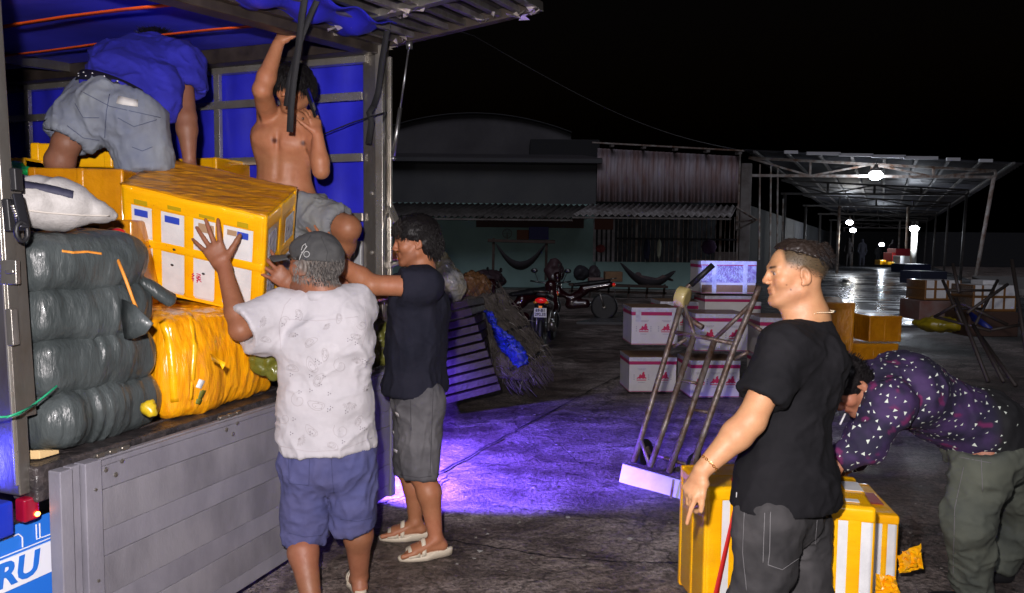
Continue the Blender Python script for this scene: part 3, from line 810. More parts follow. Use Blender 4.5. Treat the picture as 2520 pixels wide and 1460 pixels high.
# bench with cardboard boxes
bench = thing('bench', 'long dark bench of rails and legs in front of the wall', 'bench', J(1560, 735, 23))
for py in (700, 716):
    q = MB(); q.bar(J(1400, py, 23), J(1640, py+6, 23), .5 if py == 700 else .06, .07); q.obj('rail', m_wood_d, bench)
for px in (1405, 1450, 1495, 1545, 1590, 1632):
    q = MB(); q.bar(J(px, 738, 23), J(px+4, 700, 23), .06); q.obj('leg', m_wood_d, bench)
small_box('cardboard_box', 'brown cardboard box standing on the long bench', 1490, 669, 1532, 694, 22.9, m_kraft)
small_box('crate', 'pinkish low crate on the bench left of the cardboard box', 1450, 684, 1486, 698, 22.9, M("dull crate", (.2, .13, .12), .8))
for i, (px, py, r_, sc, lab) in enumerate([(1430, 672, .28, (1, .8, .9), 'dark round helmet-shaped bag on the bench end'), (1462, 672, .22, (1, .8, 1.2), 'dark upright sack behind the crate on the bench'), (1195, 690, .5, (1.3, .8, .7), 'dark heap of bags under the left hammock post'), (1365, 668, .4, (.8, .7, 1.1), 'dark cloth heap leaning on the right hammock post')]):
    F = Field(J(px, py, 24)-Vector((1, 1, 1)), J(px, py, 24)+Vector((1, 1, 1)), .05); F.ell(J(px, py, 24), (r_*sc[0], r_*sc[1], r_*sc[2])); V, Fc = F.extract(); N_ = normals(V, Fc); V = V+N_*(fbm(V*5, 3, i)*.05)[:, None]
    fin(np_obj('sack', V, Fc, M("black bag %d" % i, (.025+.01*i, .024, .03), .6)), lab, 'sack')
# far people and goods in the hall
def far_person(px, py0, py1, Y, lab, col):
    H = Field(J(px, py1, Y)-Vector((.5, .4, .1)), J(px, py0, Y)+Vector((.5, .4, .1)), .035)
    f = J(px, py1, Y); z1 = J(px, py0, Y).z; h = z1-f.z; c = lambda dx, fz: Vector((f.x+dx, Y, f.z+fz*h))
    H.seg(c(-.1, .03), c(-.08, .48), .06, .09, .04); H.seg(c(.12, .03), c(.08, .48), .06, .09, .04); H.seg(c(0, .5), c(0, .78), .14, .17, .05); H.ell(c(0, .93), (.09, .1, .12), k=.03); H.seg(c(0, .8), c(0, .9), .06, .05, .03)
    H.seg(c(-.19, .78), c(-.25, .55), .06, .05, .03); H.seg(c(-.25, .55), c(-.15, .45), .045, .035, .03); H.seg(c(.19, .78), c(.27, .56), .06, .045, .03); H.seg(c(.27, .56), c(.2, .42), .045, .035, .03)
    V, Fc = H.extract(); return fin(np_obj('person', V, Fc, M("far clothes " + lab[:9], col, .9)), lab, 'person')
far_person(2196, 590, 652, 45, 'distant figure in dark clothes beside the red crates', (.02, .02, .03))
far_person(2120, 588, 655, 44, 'distant figure standing left of the lowest lamp', (.015, .013, .02))
far_person(2086, 585, 656, 42, 'distant stooped figure under the pair of lamps', (.02, .015, .015))
far_person(2160, 604, 646, 58, 'smallest distant figure right under the lowest lamp', (.03, .03, .035))
m_redp = M("red plastic", (.5, .03, .05), .5)
small_box('plastic_crate', 'red plastic crate stack behind the pale lamp pole', 2205, 612, 2240, 640, 43, m_redp, 1.0, 'crate')
small_box('plastic_crate', 'bright red crate left of the red stack', 2196, 622, 2206, 643, 42.6, M("red plastic b", (.7, .04, .04), .5), 1.0, 'crate')
small_box('foam_box', 'white foam box in front of the far red crates', 2216, 630, 2243, 650, 41.2, m_foam, .8, 'box')
small_box('yellow_box', 'small orange box on the hall floor left of the red crates', 2166, 640, 2180, 652, 40.8, m_tape, .6, 'box')
small_box('yellow_box', 'tiny orange box on the hall floor beside the foam box', 2184, 645, 2200, 652, 40.4, m_tape, .6, 'box')
small_box('blue_tank', 'dark blue long tank at the edge of the hall floor', 2226, 650, 2290, 672, 34, M("dark blue tank", (.01, .015, .05), .5), 1.2, 'tank')
small_box('dark_cabinet', 'low dark blue cabinet right of the shining wet floor', 2266, 668, 2330, 702, 28, M("dark blue cabinet", (.008, .01, .025), .6), 1.5, 'cabinet')
# ================================================================== TRUCK
TA = Vector((math.sin(R(19.57)), math.cos(R(19.57)), 0)); TB = Vector((-TA.y, TA.x, 0)); TP = Vector((-1.519, 2.30, 0))
def T(a, b, z): return TP+TA*a+TB*b+Vector((0, 0, z))
TROT = Matrix((TA, TB, Vector((0, 0, 1)))).transposed()
FZ = 0.895; WT = 2.18
def zr(a): return 2.75-0.118*(WT-a)
truck = thing('cargo_truck', 'blue tarpaulin cargo truck with its tailgate down and rear flap raised', 'truck', TP, R(90-19.57))
def tb(name, a, b, z, mat, parent=truck, bevel=0.004, **k):
    """box in truck axes: (a0,a1),(b0,b1),(z0,z1)"""
    q = MB(); q.hexa([T(a[0], b[1], z[0]), T(a[0], b[0], z[0]), T(a[1], b[0], z[0]), T(a[1], b[1], z[0]), T(a[0], b[1], z[1]), T(a[0], b[0], z[1]), T(a[1], b[0], z[1]), T(a[1], b[1], z[1])])
    return q.obj(name, mat, parent, bevel=bevel, **k)
TL = 3.9
# floor, sill, chassis, wheels
tb('cargo_floor', (0, WT), (0.06, TL), (FZ-0.05, FZ), m_rubberfloor)
tb('rear_sill', (-0.04, WT+0.04), (-0.05, 0.06), (FZ-0.12, FZ-0.004), m_rubberfloor, bevel=.01)
tb('sill_channel', (0.02, WT-0.02), (-0.075, -0.052), (FZ-0.07, FZ-0.035), m_galv)
tb('chassis_rail', (0.55, 0.67), (0.1, TL+2), (0.62, 0.80), m_black); tb('chassis_rail', (1.5, 1.62), (0.1, TL+2), (0.62, 0.80), m_black)
for a_ in (0.18, 2.0):
    w = MB(); w.lathe(T(a_-0.13, 1.25, 0.40), TA, [(0, .22), (0.0, .38), (.04, .40), (.22, .40), (.26, .38), (.26, .22)], 28); wo = w.obj('wheel', m_black, truck, True)
    w = MB(); w.lathe(T(a_-0.12, 1.25, 0.40), TA, [(0.02, .05), (.02, .20), (.22, .20), (.22, .05)], 20); w.obj('rim', m_galv, wo, True)
tb('axle', (0.2, 2.0), (1.2, 1.3), (.35, .45), m_black)
# corner posts of the rear opening
pr = MB(); pr.hexa([T(WT-.02, .10, FZ-.2), T(WT-.02, -.04, FZ-.2), T(WT+.04, -.04, FZ-.2), T(WT+.04, .10, FZ-.2), T(WT-.02, .10, zr(WT)), T(WT-.02, -.04, zr(WT)), T(WT+.04, -.04, zr(WT)), T(WT+.04, .10, zr(WT))])
post_r = pr.obj('corner_post', m_galv, truck, bevel=.006)
def tbox(q, a, b, z):
    q.hexa([T(a[0], b[1], z[0]), T(a[0], b[0], z[0]), T(a[1], b[0], z[0]), T(a[1], b[1], z[0]), T(a[0], b[1], z[1]), T(a[0], b[0], z[1]), T(a[1], b[0], z[1]), T(a[1], b[1], z[1])])
# post: bright edges and a recessed channel in front
q = MB(); tbox(q, (WT-.05, WT-.018), (-.048, .0), (FZ, zr(WT))); q.obj('post_edge', m_inox, post_r, bevel=.003)
q = MB(); tbox(q, (WT+.042, WT+.062), (-.052, .06), (FZ-.1, zr(WT)-.05)); q.obj('post_edge', m_inox, post_r, bevel=.003)
q = MB()
for z in (1.55, 1.9, 2.32): q.lathe(T(WT-.022, .04, z), -TA, [(0, .012), (.008, .012), (.012, .006)], 8)
q.obj('rivet', m_inox, post_r)
# left post with latch
pl = MB(); pl.hexa([T(-.072, .09, FZ-.09), T(-.072, -.02, FZ-.09), T(-.03, -.02, FZ-.09), T(-.03, .09, FZ-.09), T(-.115, .09, 2.5), T(-.115, -.02, 2.5), T(-.075, -.02, 2.5), T(-.075, .09, 2.5)]); post_l = pl.obj('corner_post', m_galv, truck, bevel=.006)
q = MB(); q.bar(T(-.083, -.025, FZ-.05), T(-.125, -.025, 2.45), .010, .010); q.obj('post_edge', m_inox, post_l, bevel=.002)
q = MB(); q.bar(T(-.026, -.01, 1.05), T(-.052, -.01, 1.78), .018, .04); q.obj('latch_channel', m_galv, post_l, bevel=.003)
lt = MB(); lt.bar(J(38, 415, 2.22), J(42, 470, 2.22), .035, .02); lt.bar(J(20, 490, 2.2), J(28, 570, 2.2), .035, .02); lt.obj('latch', m_black, post_l, bevel=.004)
lt = MB(); lt.bar(J(40, 480, 2.20), J(58, 565, 2.17), .03, .03); lt.obj('latch_handle', M("latch dark steel", (.05, .05, .06), .35, .8), post_l, bevel=.006)
lt = MB()
for i in range(7):
    lt.tube([J(31+i*2.2-4, 508+i*6, 2.165), J(31+i*2.2+4, 507+i*6, 2.165)], .0035, 6)
lt.obj('latch_spring', m_inox, post_l, True)
lt = MB(); c = J(54, 570, 2.16)
lt.tube([c+TA*math.cos(i*math.pi/6)*.018+Vector((0, 0, math.sin(i*math.pi/6)*.028)) for i in range(12)], .007, 6, closed=True); lt.obj('latch_ring', m_black, post_l, True)
for a_, b_, w_, h_ in ((J(24, 640, 2.2), J(26, 700, 2.2), .02, .05), (J(15, 670, 2.18), J(36, 668, 2.18), .012, .012), (J(28, 760, 2.2), J(34, 850, 2.2), .03, .02)):
    lt = MB(); lt.bar(a_, b_, w_, h_); lt.obj('latch_hinge', m_galv, post_l, bevel=.003)
# near side exterior wall, lit blue by the marker lamps
m_bluepaint = M("blue gloss paint", (.01, .03, .42), .35, coat=.5)
tb('side_wall', (-.075, -.045), (.09, TL), (FZ-.05, 2.45), m_tarp)
tb('side_skirt', (-.16, -.09), (-.02, .6), (.69, .80), m_bluepaint, bevel=.01)
# far side: boards below, frame and tarp above (all visible from inside)
side = tb('side_board', (WT-.03, WT), (.10, TL), (FZ, 1.62), m_alum)
for i in range(5):
    z0 = FZ+.01+i*.143
    q = MB(); tbox(q, (WT-.04, WT-.03), (.13, TL-.1), (z0, z0+.128)); q.obj('board_rib', m_alum_d if i % 2 else m_alum, side, bevel=.003)
q = MB(); tbox(q, (WT-.05, WT-.028), (.10, .22), (FZ, 1.62)); q.obj('hinge_plate', M("pale plate", (.5, .52, .54), .5, .3), side, bevel=.003)
q = MB()
for z in (1.58, 1.53): q.lathe(T(WT-.05, .15, z), -TA, [(0, .016), (.012, .014), (.016, .006)], 10)
q.obj('bolt', m_inox, side, True)
def tarp_sheet(name, fn, nu, nv, parent=truck, mat=m_tarp):
    q = MB(); q.sheet([[fn(i/nu, j/nv) for i in range(nu+1)] for j in range(nv+1)]); return q.obj(name, mat, parent, True, solid=.004)
def wall_fn(u, v):
    b = .06+u*(TL-.06); z = 1.45+v*(2.76-1.45)
    return T(WT+.03+.014*math.sin(b*11+v*2)*math.sin(v*7)+.02*math.sin(b*2.2+1)+.007*math.sin(b*27+3*v)+.01*math.sin(v*9+b*3), b, z)
tarp_sheet('side_tarp', wall_fn, 130, 26)
tarp_sheet('front_tarp', lambda u, v: T(u*WT, TL+.01*math.sin(u*20), FZ+v*(zr(u*WT)-FZ)), 30, 10)
def roof_fn(u, v):
    a = -.08+u*(WT+.12); b = v*TL
    return T(a, b, zr(a)+.055+.012*math.sin(b*5)+.035*math.sin(u*math.pi))
tarp_sheet('roof_tarp', roof_fn, 24, 40, mat=M("roof tarpaulin lit", (.08, .08, 1.0), .5, col2=(.05, .05, .8), scale=2.5, bump=.25, bscale=3))  # lit copy of the blue tarp: light put into a brighter colour
for b_ in (.629, 1.153, 1.66, 2.24, 2.825, 3.4):
    tb('frame_upright', (WT-.035, WT-.005), (b_-.022, b_+.022), (1.60, 2.69), m_inox, bevel=.003)
for z_ in (2.11, 2.465, 1.76):
    tb('frame_rail', (WT-.048, WT-.034), (.09, TL), (z_-.024, z_+.024), m_inox, bevel=.003)
tb('top_rail', (WT-.055, WT-.005), (.06, TL), (2.655, 2.735), m_inox, bevel=.004)
tb('roof_beam', (WT-.16, WT-.06), (.06, TL), (2.69, 2.78), m_beam, bevel=.006)
tb('roof_beam', (-.02, .05), (.06, TL), (zr(0)-.02, zr(0)+.05), m_beam, bevel=.006)
for b_ in (2.27,):
    q = MB(); q.bar(T(0, b_, zr(0)+.055), T(WT-.1, b_, zr(WT)+.01), .05, .06); q.obj('roof_bow', m_galv, truck, bevel=.004)
q = MB(); q.bar(T(-.05, .03, zr(0)), T(WT+.04, .03, zr(WT)), .10, .09); q.obj('rear_header', m_beam, truck, bevel=.006)
for a_, z_ in ((.823, .005), (1.384, .01)):
    q = MB(); p0 = T(a_, .18, zr(a_)+z_); p1 = T(a_, TL-.05, zr(a_)+z_-.01); n = 12
    q.sheet([[p0.lerp(p1, i/n)+TA*.017+Vector((0, 0, .008*math.sin(i*.9))) for i in range(n+1)], [p0.lerp(p1, i/n)-TA*.017+Vector((0, 0, .008*math.sin(i*.9))) for i in range(n+1)]])
    q.obj('orange_strap', m_orange, truck, True, solid=.003)
# marker and tail lamps
m_tail = M("red lamp lens", (.22, .003, .02), .25, coat=.5, emit=(1, .02, .06), estr=.05)
tl = tb('tail_lamp', (-.07, -.018), (-.035, .01), (.72, .795), m_tail, bevel=.008)
q = MB(); q.sphere(T(-.030, -.038, .738), .008, 8); q.obj('bulb', M("glowing filament", (1, .3, .1), emit=(1, .25, .05), estr=14), tl, True)
# printed rear guard with the lettering RU
m_guard = M("light blue guard", (.02, .16, .62), .4, coat=.3)
gd = tb('mud_guard', (-.45, .10), (.055, .065), (.38, .69), m_guard, bevel=.003)
q = MB(); q.hexa([T(-.45, .0545, .49), T(-.45, .050, .49), T(.098, .050, .49), T(.098, .0545, .49), T(-.45, .0545, .595), T(-.45, .050, .595), T(.098, .050, .595), T(.098, .0545, .595)]); q.obj('white_band', M("white print", (.75, .76, .8), .5), gd)
text_on('lettering', 'RU', .108, T(-.040, .048, .542), TA, (0, 0, 1), m_guard, gd, .0008, shear=.15, bold=.004)
q = MB()
for da in (0, .012): q.tube([T(.03+da, .05, .67), T(.03+da, .05, .62), T(.075+da, .05, .618)], .0022, 5)
q.tube([T(-.08, .05, .66), T(-.03, .05, .66), T(-.018, .05, .645), T(-.018, .05, .612)], .0022, 5); q.tube([T(-.45, .05, .606), T(.095, .05, .606)], .002, 5)
q.obj('white_lining', M("white print", (.75, .76, .8), .5), gd)
q = MB(); q.sphere(T(.04, .12, .33), .06, 12, (1, 1, .8)); q.obj('violet_lamp', M("violet lens", (.05, .03, .6), .2, emit=(.08, .03, 1), estr=.6), truck, True)
# ---------------- tailgate, hanging below the sill
tg = tb('tailgate', (.02, WT-.02), (-.085, -.062), (.11, FZ-.025), m_alum_d, bevel=.002)
zs = [FZ-.03, .845, .765, .625, .535, .395, .305, .18, .115]
mats_ = [m_alum, m_alum, m_alum_d, m_alum, m_alum_d, m_alum, m_alum_d, m_alum]
for i in range(8):
    off = .0145 if i % 2 else .016
    q = MB(); tbox(q, (.145, WT-.06), (-.086-off, -.0855), (zs[i+1]+.0008, zs[i]-.0008)); q.obj('plank', mats_[i], tg, bevel=.002)
for k_, (a0, a1, b0) in enumerate(((-.01, .035, -.115), (.04, .075, -.098), (.08, .143, -.115))):
    q = MB(); tbox(q, (a0, a1), (b0, -.062), (.10, FZ-.02)); q.obj('edge_profile', m_alum, tg, bevel=.004)
q = MB(); tbox(q, (WT-.06, WT-.01), (-.11, -.062), (.10, FZ-.02)); q.obj('edge_profile', m_alum, tg, bevel=.004)
for a_ in (.17, .75, 1.30, 1.86):
    q = MB()
    for da, dz in ((0, 0), (.065, .012), (.038, -.028)): q.lathe(T(a_+da, -.098, FZ-.065+dz), -TB, [(0, .0095), (.005, .009), (.007, .004)], 10)
    q.obj('bolt', m_galv, tg)
    q = MB(); q.tube([T(a_-.03, -.085, FZ-.014), T(a_+.11, -.085, FZ-.014)], .0055, 8)
    for j in range(3): q.bar(T(a_+j*.05-.022, -.085, FZ-.014), T(a_+j*.05+.004, -.085, FZ-.014), .014, .014)
    q.obj('hinge', m_galv, tg)
q = MB(); q.lathe(T(.115, -.116, .78), -TB, [(0, .006), (.004, .005)], 8); q.lathe(T(.115, -.116, .47), -TB, [(0, .006), (.004, .005)], 8); q.obj('screw', m_galv, tg)
# ---------------- raised rear flap
FL = 0.957
def FP(a, l, dz=0.0): return T(a, -l, zr(a)+.02+.12*l/FL+dz)
flap = MB(); flap.bar(FP(WT+.03, 0), FP(WT+.03, FL), .05, .06); flap = flap.obj('rear_flap', m_beam, truck, bevel=.005)
def fbar(name, p, q_, w, h, m_): q = MB(); q.bar(p, q_, w, h); return q.obj(name, m_, flap, bevel=.003)
fbar('flap_frame', FP(-.05, FL), FP(WT+.05, FL), .05, .05, m_galv)
fbar('flap_frame', FP(-.05, .03), FP(WT, .03), .06, .05, m_beam)
for a_ in (1.62, .95, .2): fbar('flap_rib', FP(a_, .02, -.005), FP(a_, FL, -.005), .05, .04, m_galv)
m_slatf = M('dull aluminium slat', (.30, .28, .29), .4, .5, col2=(.12, .10, .10), scale=9)
for i in range(1, 9): fbar('flap_slat', FP(-.04, i*FL/9, .0), FP(WT, i*FL/9, .0), .035, .03, m_galv if i % 2 else m_slatf)
q = MB()
for i in range(60):
    pass
n = 36; q.sheet([[FP(WT+.03, FL*i/n, .035+.012*(i % 4 in (1, 2))) for i in range(n+1)], [FP(-.05, FL*i/n, .035+.012*(i % 4 in (1, 2))) for i in range(n+1)]]); q.obj('flap_sheet', M("dark corrugated sheet", (.07, .06, .065), .45, .4), flap, solid=.003)
# crumpled blue tarp rolled in the flap
def tarp_fl(u, v):
    a = .1+u*1.72; l = .04+v*.42*(1-.35*u)
    return FP(a, l, -.03+.018*math.sin(a*17+l*9)+.012*math.sin(l*31))
tq = tarp_sheet('flap_tarp', tarp_fl, 60, 20, parent=flap)
# crumpled clear film with bright folds
m_crinkle = M("crumpled clear film", (.75, .68, .62), .28, .5, bump=.9, bscale=35, coat=.8)
rr_ = random.Random(5)
for (a_, l_, n_) in ((WT-.02, FL-.06, 9), (WT-.15, FL-.25, 6), (WT+.02, .06, 8), (WT-.1, .18, 5), (1.62, .5, 7), (1.62, .12, 6), (.95, .4, 6)):
    q = MB()
    for i in range(n_):
        c = FP(a_+rr_.uniform(-.07, .06), l_+rr_.uniform(-.07, .07), -.035)
        pts = [c+Vector((rr_.uniform(-.045, .045), rr_.uniform(-.045, .045), rr_.uniform(-.015, .015))) for _ in range(3)]
        q.poly(pts); q.poly([pts[0], pts[1], c+Vector((rr_.uniform(-.035, .035), rr_.uniform(-.02, .02), .01))])
    q.obj('crumpled_film', m_crinkle, flap)
# gas strut
st = MB(); s0 = FP(WT+.03, .18, -.04); s1 = T(WT+.055, -.06, 2.11); sm = s0.lerp(s1, .55); st.tube([s0, sm], .006, 8); st.tube([sm, s1], .0125, 10); st.sphere(s1, .017, 8); st.bar(s0+Vector((0, 0, .02)), s0-Vector((0, 0, .025)), .035, .03); st.obj('gas_strut', M("strut steel", (.35, .35, .36), .3, .9), truck, True)
# hardware behind the right post
hw = MB(); hw.bar(J(950, 462, 4.42), J(958, 505, 4.42), .015, .03); hw.bar(J(956, 500, 4.40), J(975, 548, 4.36), .05, .02); hw.bar(J(975, 548, 4.36), J(983, 562, 4.35), .02); hw.obj('side_latch', m_inox, truck, bevel=.003)
for a_, b_, w_ in ((J(945, 655, 4.40), J(965, 652, 4.38), .04), (J(960, 654, 4.38), J(1005, 640, 4.36), .025), (J(950, 592, 4.40), J(958, 600, 4.40), .02), (J(948, 398, 4.4), J(956, 404, 4.4), .02)):
    hw = MB(); hw.bar(a_, b_, w_); hw.obj('side_bracket', m_galv, truck, bevel=.003)
# hanging black webbing
def strap(pts, w, name='webbing_strap', face=(0, -1, 0), mat=m_strap, parent=truck):
    P = [J(*p) if len(p) == 3 else Vector(p) for p in pts]; q = MB(); A = []; B = []
    for i, p in enumerate(P):
        d = (P[min(i+1, len(P)-1)]-P[max(i-1, 0)]).normalized(); s_ = d.cross(Vector(face)).normalized(); A.append(p+s_*w/2); B.append(p-s_*w/2)
    q.sheet([A, B]); return q.obj(name, mat, parent, True, solid=.004)
strap([(752, -20, 3.25), (742, 40, 3.3), (735, 110, 3.35), (722, 200, 3.38), (716, 262, 3.4), (713, 325, 3.4)], .030)
strap([(790, -20, 3.25), (766, 30, 3.32), (742, 90, 3.35), (712, 200, 3.4), (704, 262, 3.42)], .026)
strap([(968, -10, 3.9), (955, 60, 4.0), (940, 150, 4.12), (930, 230, 4.2), (918, 265, 4.22)], .034)
strap([(918, 262, 4.2), (908, 278, 4.2), (914, 300, 4.2), (906, 355, 4.21)], .034)
strap([(748, 356, 4.34), (800, 328, 4.30), (870, 300, 4.26), (948, 276, 4.15), (940, 300, 4.16)], .030, face=(0, -.2, 1))
# LED work lamp, marker lamps, and a lamp added for the top carton
m_uv = M("violet work lamp", (.2, .1, 1), emit=(.30, .14, 1), estr=25)
wl = MB(); pL = T(WT+.16, .50, .74); wl.box(pL, (.16, .05, .05)); wlo = wl.obj('work_lamp', m_uv, truck, bevel=.005)
lamp('violet_work_light', 'SPOT', pL+Vector((.06, -.0, -.04)), 2100, (.14, .07, 1.0), .025, spot=82, blend=.45, target=pL+Vector((.67, .31, -.70)))
lamp('violet_work_light', 'SPOT', pL+Vector((.03, .05, -.04)), 950, (.14, .07, 1.0), .025, spot=66, blend=.6, target=pL+Vector((.21, .79, -.50)))
carton_lamp = MB(); pU = T(WT+.10, .20, 1.32); carton_lamp.box(pU, (.06, .05, .05)); carton_lamp.obj('violet_lamp', m_uv, truck, bevel=.005)  # body of an added lamp, not a known fitting of the truck
lamp('carton_fill_light', 'SPOT', pU+Vector((.05, .03, 0)), 2300, (.30, .36, 1.0), .02, spot=8.5, blend=.9, target=(2.45, 8.3, 1.38))  # added narrow beam that brightens the topmost carton
lamp('near_marker_light', 'POINT', T(-.35, .55, .75), 9, (.06, .06, 1.0), .03)
lamp('near_marker_light', 'POINT', T(-.22, .9, 1.5), 5, (.05, .05, 1.0), .03)
lamp('under_body_light', 'POINT', T(.16, .22, .45), 2.5, (.08, .05, 1.0), .02)
# ================================================================== BOXES
def basis_mat(o, x, y, z):
    return Matrix(((x.x, y.x, z.x, o.x), (x.y, y.y, z.y, o.y), (x.z, y.z, z.z, o.z), (0, 0, 0, 1)))
def yaw_mat(o, deg):
    return Matrix.Translation(o) @ Matrix.Rotation(R(deg), 4, 'Z')
def lumpy_box(q, cx, cy, cz, sx, sy, sz, amp=.0, seed=0): q.box((cx, cy, cz), (sx, sy, sz))
def foam_box(name, label, mat4, size, vb=(), hb=(), sb=(), core=m_foam, tape=m_tape, top=None, cat='box', group=None, bev=.012, front_sheet=None):
    """local axes: x along the front, -y towards the viewer, z up, origin at the bottom centre. vb: (x0,x1) fractions of bands running over the front and top,
    hb: (z0,z1) fractions of bands running round, sb: (y0,y1) fractions of bands running over the top and the ends"""
    sx, sy, sz = size
    root = thing(name, label, cat, mat4.translation, group=group)
    q = MB(); q.box((0, 0, sz/2), (sx, sy, sz)); q.xf(mat4); q.obj('box_body', core, root, bevel=bev, seg=3)
    e = .0016
    for i, (a, b) in enumerate(vb):
        q = MB(); q.box((sx*((a+b)/2-.5), 0, sz/2), (sx*(b-a), sy+2*e, sz+2*e)); q.xf(mat4)
        q.obj('tape_band', tape, root, bevel=min(bev, sx*(b-a)*.3), seg=3)
    e = .003
    for i, (a, b) in enumerate(hb):
        q = MB(); q.box((0, 0, sz*(a+b)/2), (sx+2*e, sy+2*e, sz*(b-a)+(2*e if b > .99 else 0))); q.xf(mat4); q.obj('tape_band', tape, root, bevel=min(bev, sz*(b-a)*.3), seg=3)
    e = .0045
    for i, (a, b) in enumerate(sb):
        q = MB(); q.box((0, sy*((a+b)/2-.5), sz/2), (sx+2*e, sy*(b-a), sz+2*e)); q.xf(mat4); q.obj('tape_band', tape, root, bevel=min(bev, sy*(b-a)*.3), seg=3)
    if top is not None:
        q = MB(); n = 26; rr = random.Random(len(label)); rows = []
        for j in range(n+1):
            rows.append([Vector((sx*(i/20-.5)*1.01, sy*(j/n-.5)*1.01, sz+.006+.0035*math.sin(j*2.1+math.sin(i*.5+j)*1.2)+rr.uniform(0, .002))) for i in range(21)])
        q.sheet(rows); q.xf(mat4); q.obj('film_wrap', top, root, True, solid=.003)
    return root
def decal(parent, mat4, name, mat, x0, x1, z0, z1, y, d=.002, depthdir=-1):
    q = MB(); q.box(((x0+x1)/2, y+depthdir*d/2, (z0+z1)/2), (x1-x0, d, z1-z0)); q.xf(mat4); return q.obj(name, mat, parent, bevel=.0008, seg=1)

# the large wrapped box being heaved into the truck
FLt = J(297, 455, 3.2); u_ = Vector((.627, 0, -.133)); v_ = Vector((-.02, .37, .165))
ux = u_.normalized(); vz = (v_-ux*v_.dot(ux)).normalized(); wz = ux.cross(vz).normalized()
BX = (.641, .40, .50)
bc = FLt+ux*BX[0]/2+vz*BX[1]/2-wz*BX[2]
bm = basis_mat(bc, ux, vz, wz)
big = foam_box('wrapped_foam_box', 'big white foam box under yellow tape being heaved up into the truck', bm, BX,
               vb=((-.0, .085), (.185, .30), (.41, .53), (.635, .735), (.90, 1.0)), hb=((-.002, .02), (.43, .55), (.81, 1.0)), sb=((.01, .1), (.42, .58), (.9, .99)), top=m_film, bev=.028)
sx, sy, sz = BX; yf = -sy/2-.003
for x0, x1 in ((-.262, -.202), (-.126, -.06), (.20, .25)): decal(big, bm, 'blue_patch', m_blueprint, x0, x1, .372, .404, yf)
decal(big, bm, 'tan_patch', m_tan, .025, .095, .362, .404, yf); decal(big, bm, 'tan_patch', m_tan, .155, .198, .378, .404, yf)
for x0, x1, z0, z1 in ((-.26, -.20, .43, .452), (-.11, -.05, .44, .458), (.03, .10, .435, .45), (.20, .25, .43, .455)): decal(big, bm, 'olive_patch', M("olive amber tape", (.50, .34, .008), .35, coat=.4), x0, x1, z0, z1, yf-.0045)  # patches in an olive amber tape of their own
for x, z in ((-.20, .235), (-.085, .245), (.16, .25), (-.225, .175), (-.095, .165), (.05, .155)):
    q = MB(); q.sphere((x, yf-.001, z), .008, 8, (1, .35, .75)); q.xf(bm); q.obj('black_sticker', m_black, big, True)
for x in (-.07, .07):
    pass
# red brush-written character on a lower window
def strokes(parent, m4, name, segs, sc, ox, oz, y, w, mat):
    q = MB()
    for s_ in segs:
        for a, b in zip(s_[:-1], s_[1:]): q.bar((ox+a[0]*sc, y, oz+a[1]*sc), (ox+b[0]*sc, y, oz+b[1]*sc), w, .001, up=(0, 1, 0))
    q.xf(m4); return q.obj(name, mat, parent)
strokes(big, bm, 'red_character', [[(-.5, .9), (-.8, .5), (-.4, .45), (-.85, 0)], [(-.85, -.3), (-.4, -.2)], [(-.6, 0), (-.6, -.8)], [(0, .9), (.7, .85), (.6, .5), (0, .5)], [(-.1, .2), (.8, .25)], [(.35, .5), (.3, -.2), (.1, -.9)], [(0, -.1), (.3, .0)], [(0, -.5), (.35, -.25)], [(.4, -.1), (.9, -.6)], [(.8, 0), (.4, -.25)]], .026, .018, .125, yf-.001, .004, m_redink)
# windows on the right end
for y0, y1 in ((-.15, -.06), (.05, .16)):
    for z0, z1 in ((.06, .2), (.27, .4)):
        q = MB(); q.box((sx/2+.0045, (y0+y1)/2, (z0+z1)/2), (.002, y1-y0, z1-z0)); q.xf(bm); q.obj('foam_window', m_clear, big, bevel=.001, seg=1)
m_film2 = M("stretch film yellow", (.95, .42, .004), .3, col2=(.78, .27, .003), scale=9, stretch=(7, 7, 1), bump=.35, bscale=12, coat=.7, bstretch=(5, 5, 1))
# yellow wrapped bundle below it
def soft(name, label, cat, prims, mat, h=.012, amp=.012, freq=6, rid=0.0, rf=(8, 8, 2), seed=0, group=None, parent=None, kind=None):
    lo = np.min([np.array(p[1])-p[9] for p in prims], 0); hi = np.max([np.array(p[1])+p[9] for p in prims], 0)
def blob(name, label, cat, build, lo, hi, mat, h=.012, amp=.01, freq=6, rid=0., rfreq=(10, 10, 3), seed=0, group=None, parent=None, dirs=None):
    F = Field(lo, hi, h); build(F); V, Fc = F.extract(); N_ = normals(V, Fc)
    d = amp*fbm(V*freq, 3, seed)
    if rid:
        P = V if dirs is None else np.stack([V@np.array(dv) for dv in dirs], 1)
        d = d+rid*ridge(P*np.array(rfreq), 3, seed+5)
    V = V+N_*d[:, None]
    o = np_obj(name, V, Fc, mat, parent)
    return (fin(o, label, cat, group) if parent is None else o), V, Fc
TD = (TA, TB, Vector((0, 0, 1)))
def tv(a, b, z): return np.array(T(a, b, z))
bundle, bV, bF = blob('wrapped_bundle', 'bulging yellow film-wrapped bundle under the big box at the truck sill', 'bundle',
     lambda F: (F.rbox(tv(.90, .30, FZ+.205), (.325, .285, .205), TD, .05), F.ell(tv(.74, .06, FZ+.17), (.16, .09, .16), TD, k=.09), F.ell(tv(1.04, .06, FZ+.20), (.17, .08, .16), TD, k=.08), F.plane(tv(0, 0, FZ+.002), (0, 0, -1))),
     tv(.9, .3, FZ+.2)-.62, tv(.9, .3, FZ+.2)+.62, m_film2, .010, .008, 6, .0045, (22, 22, 2.2), 3)
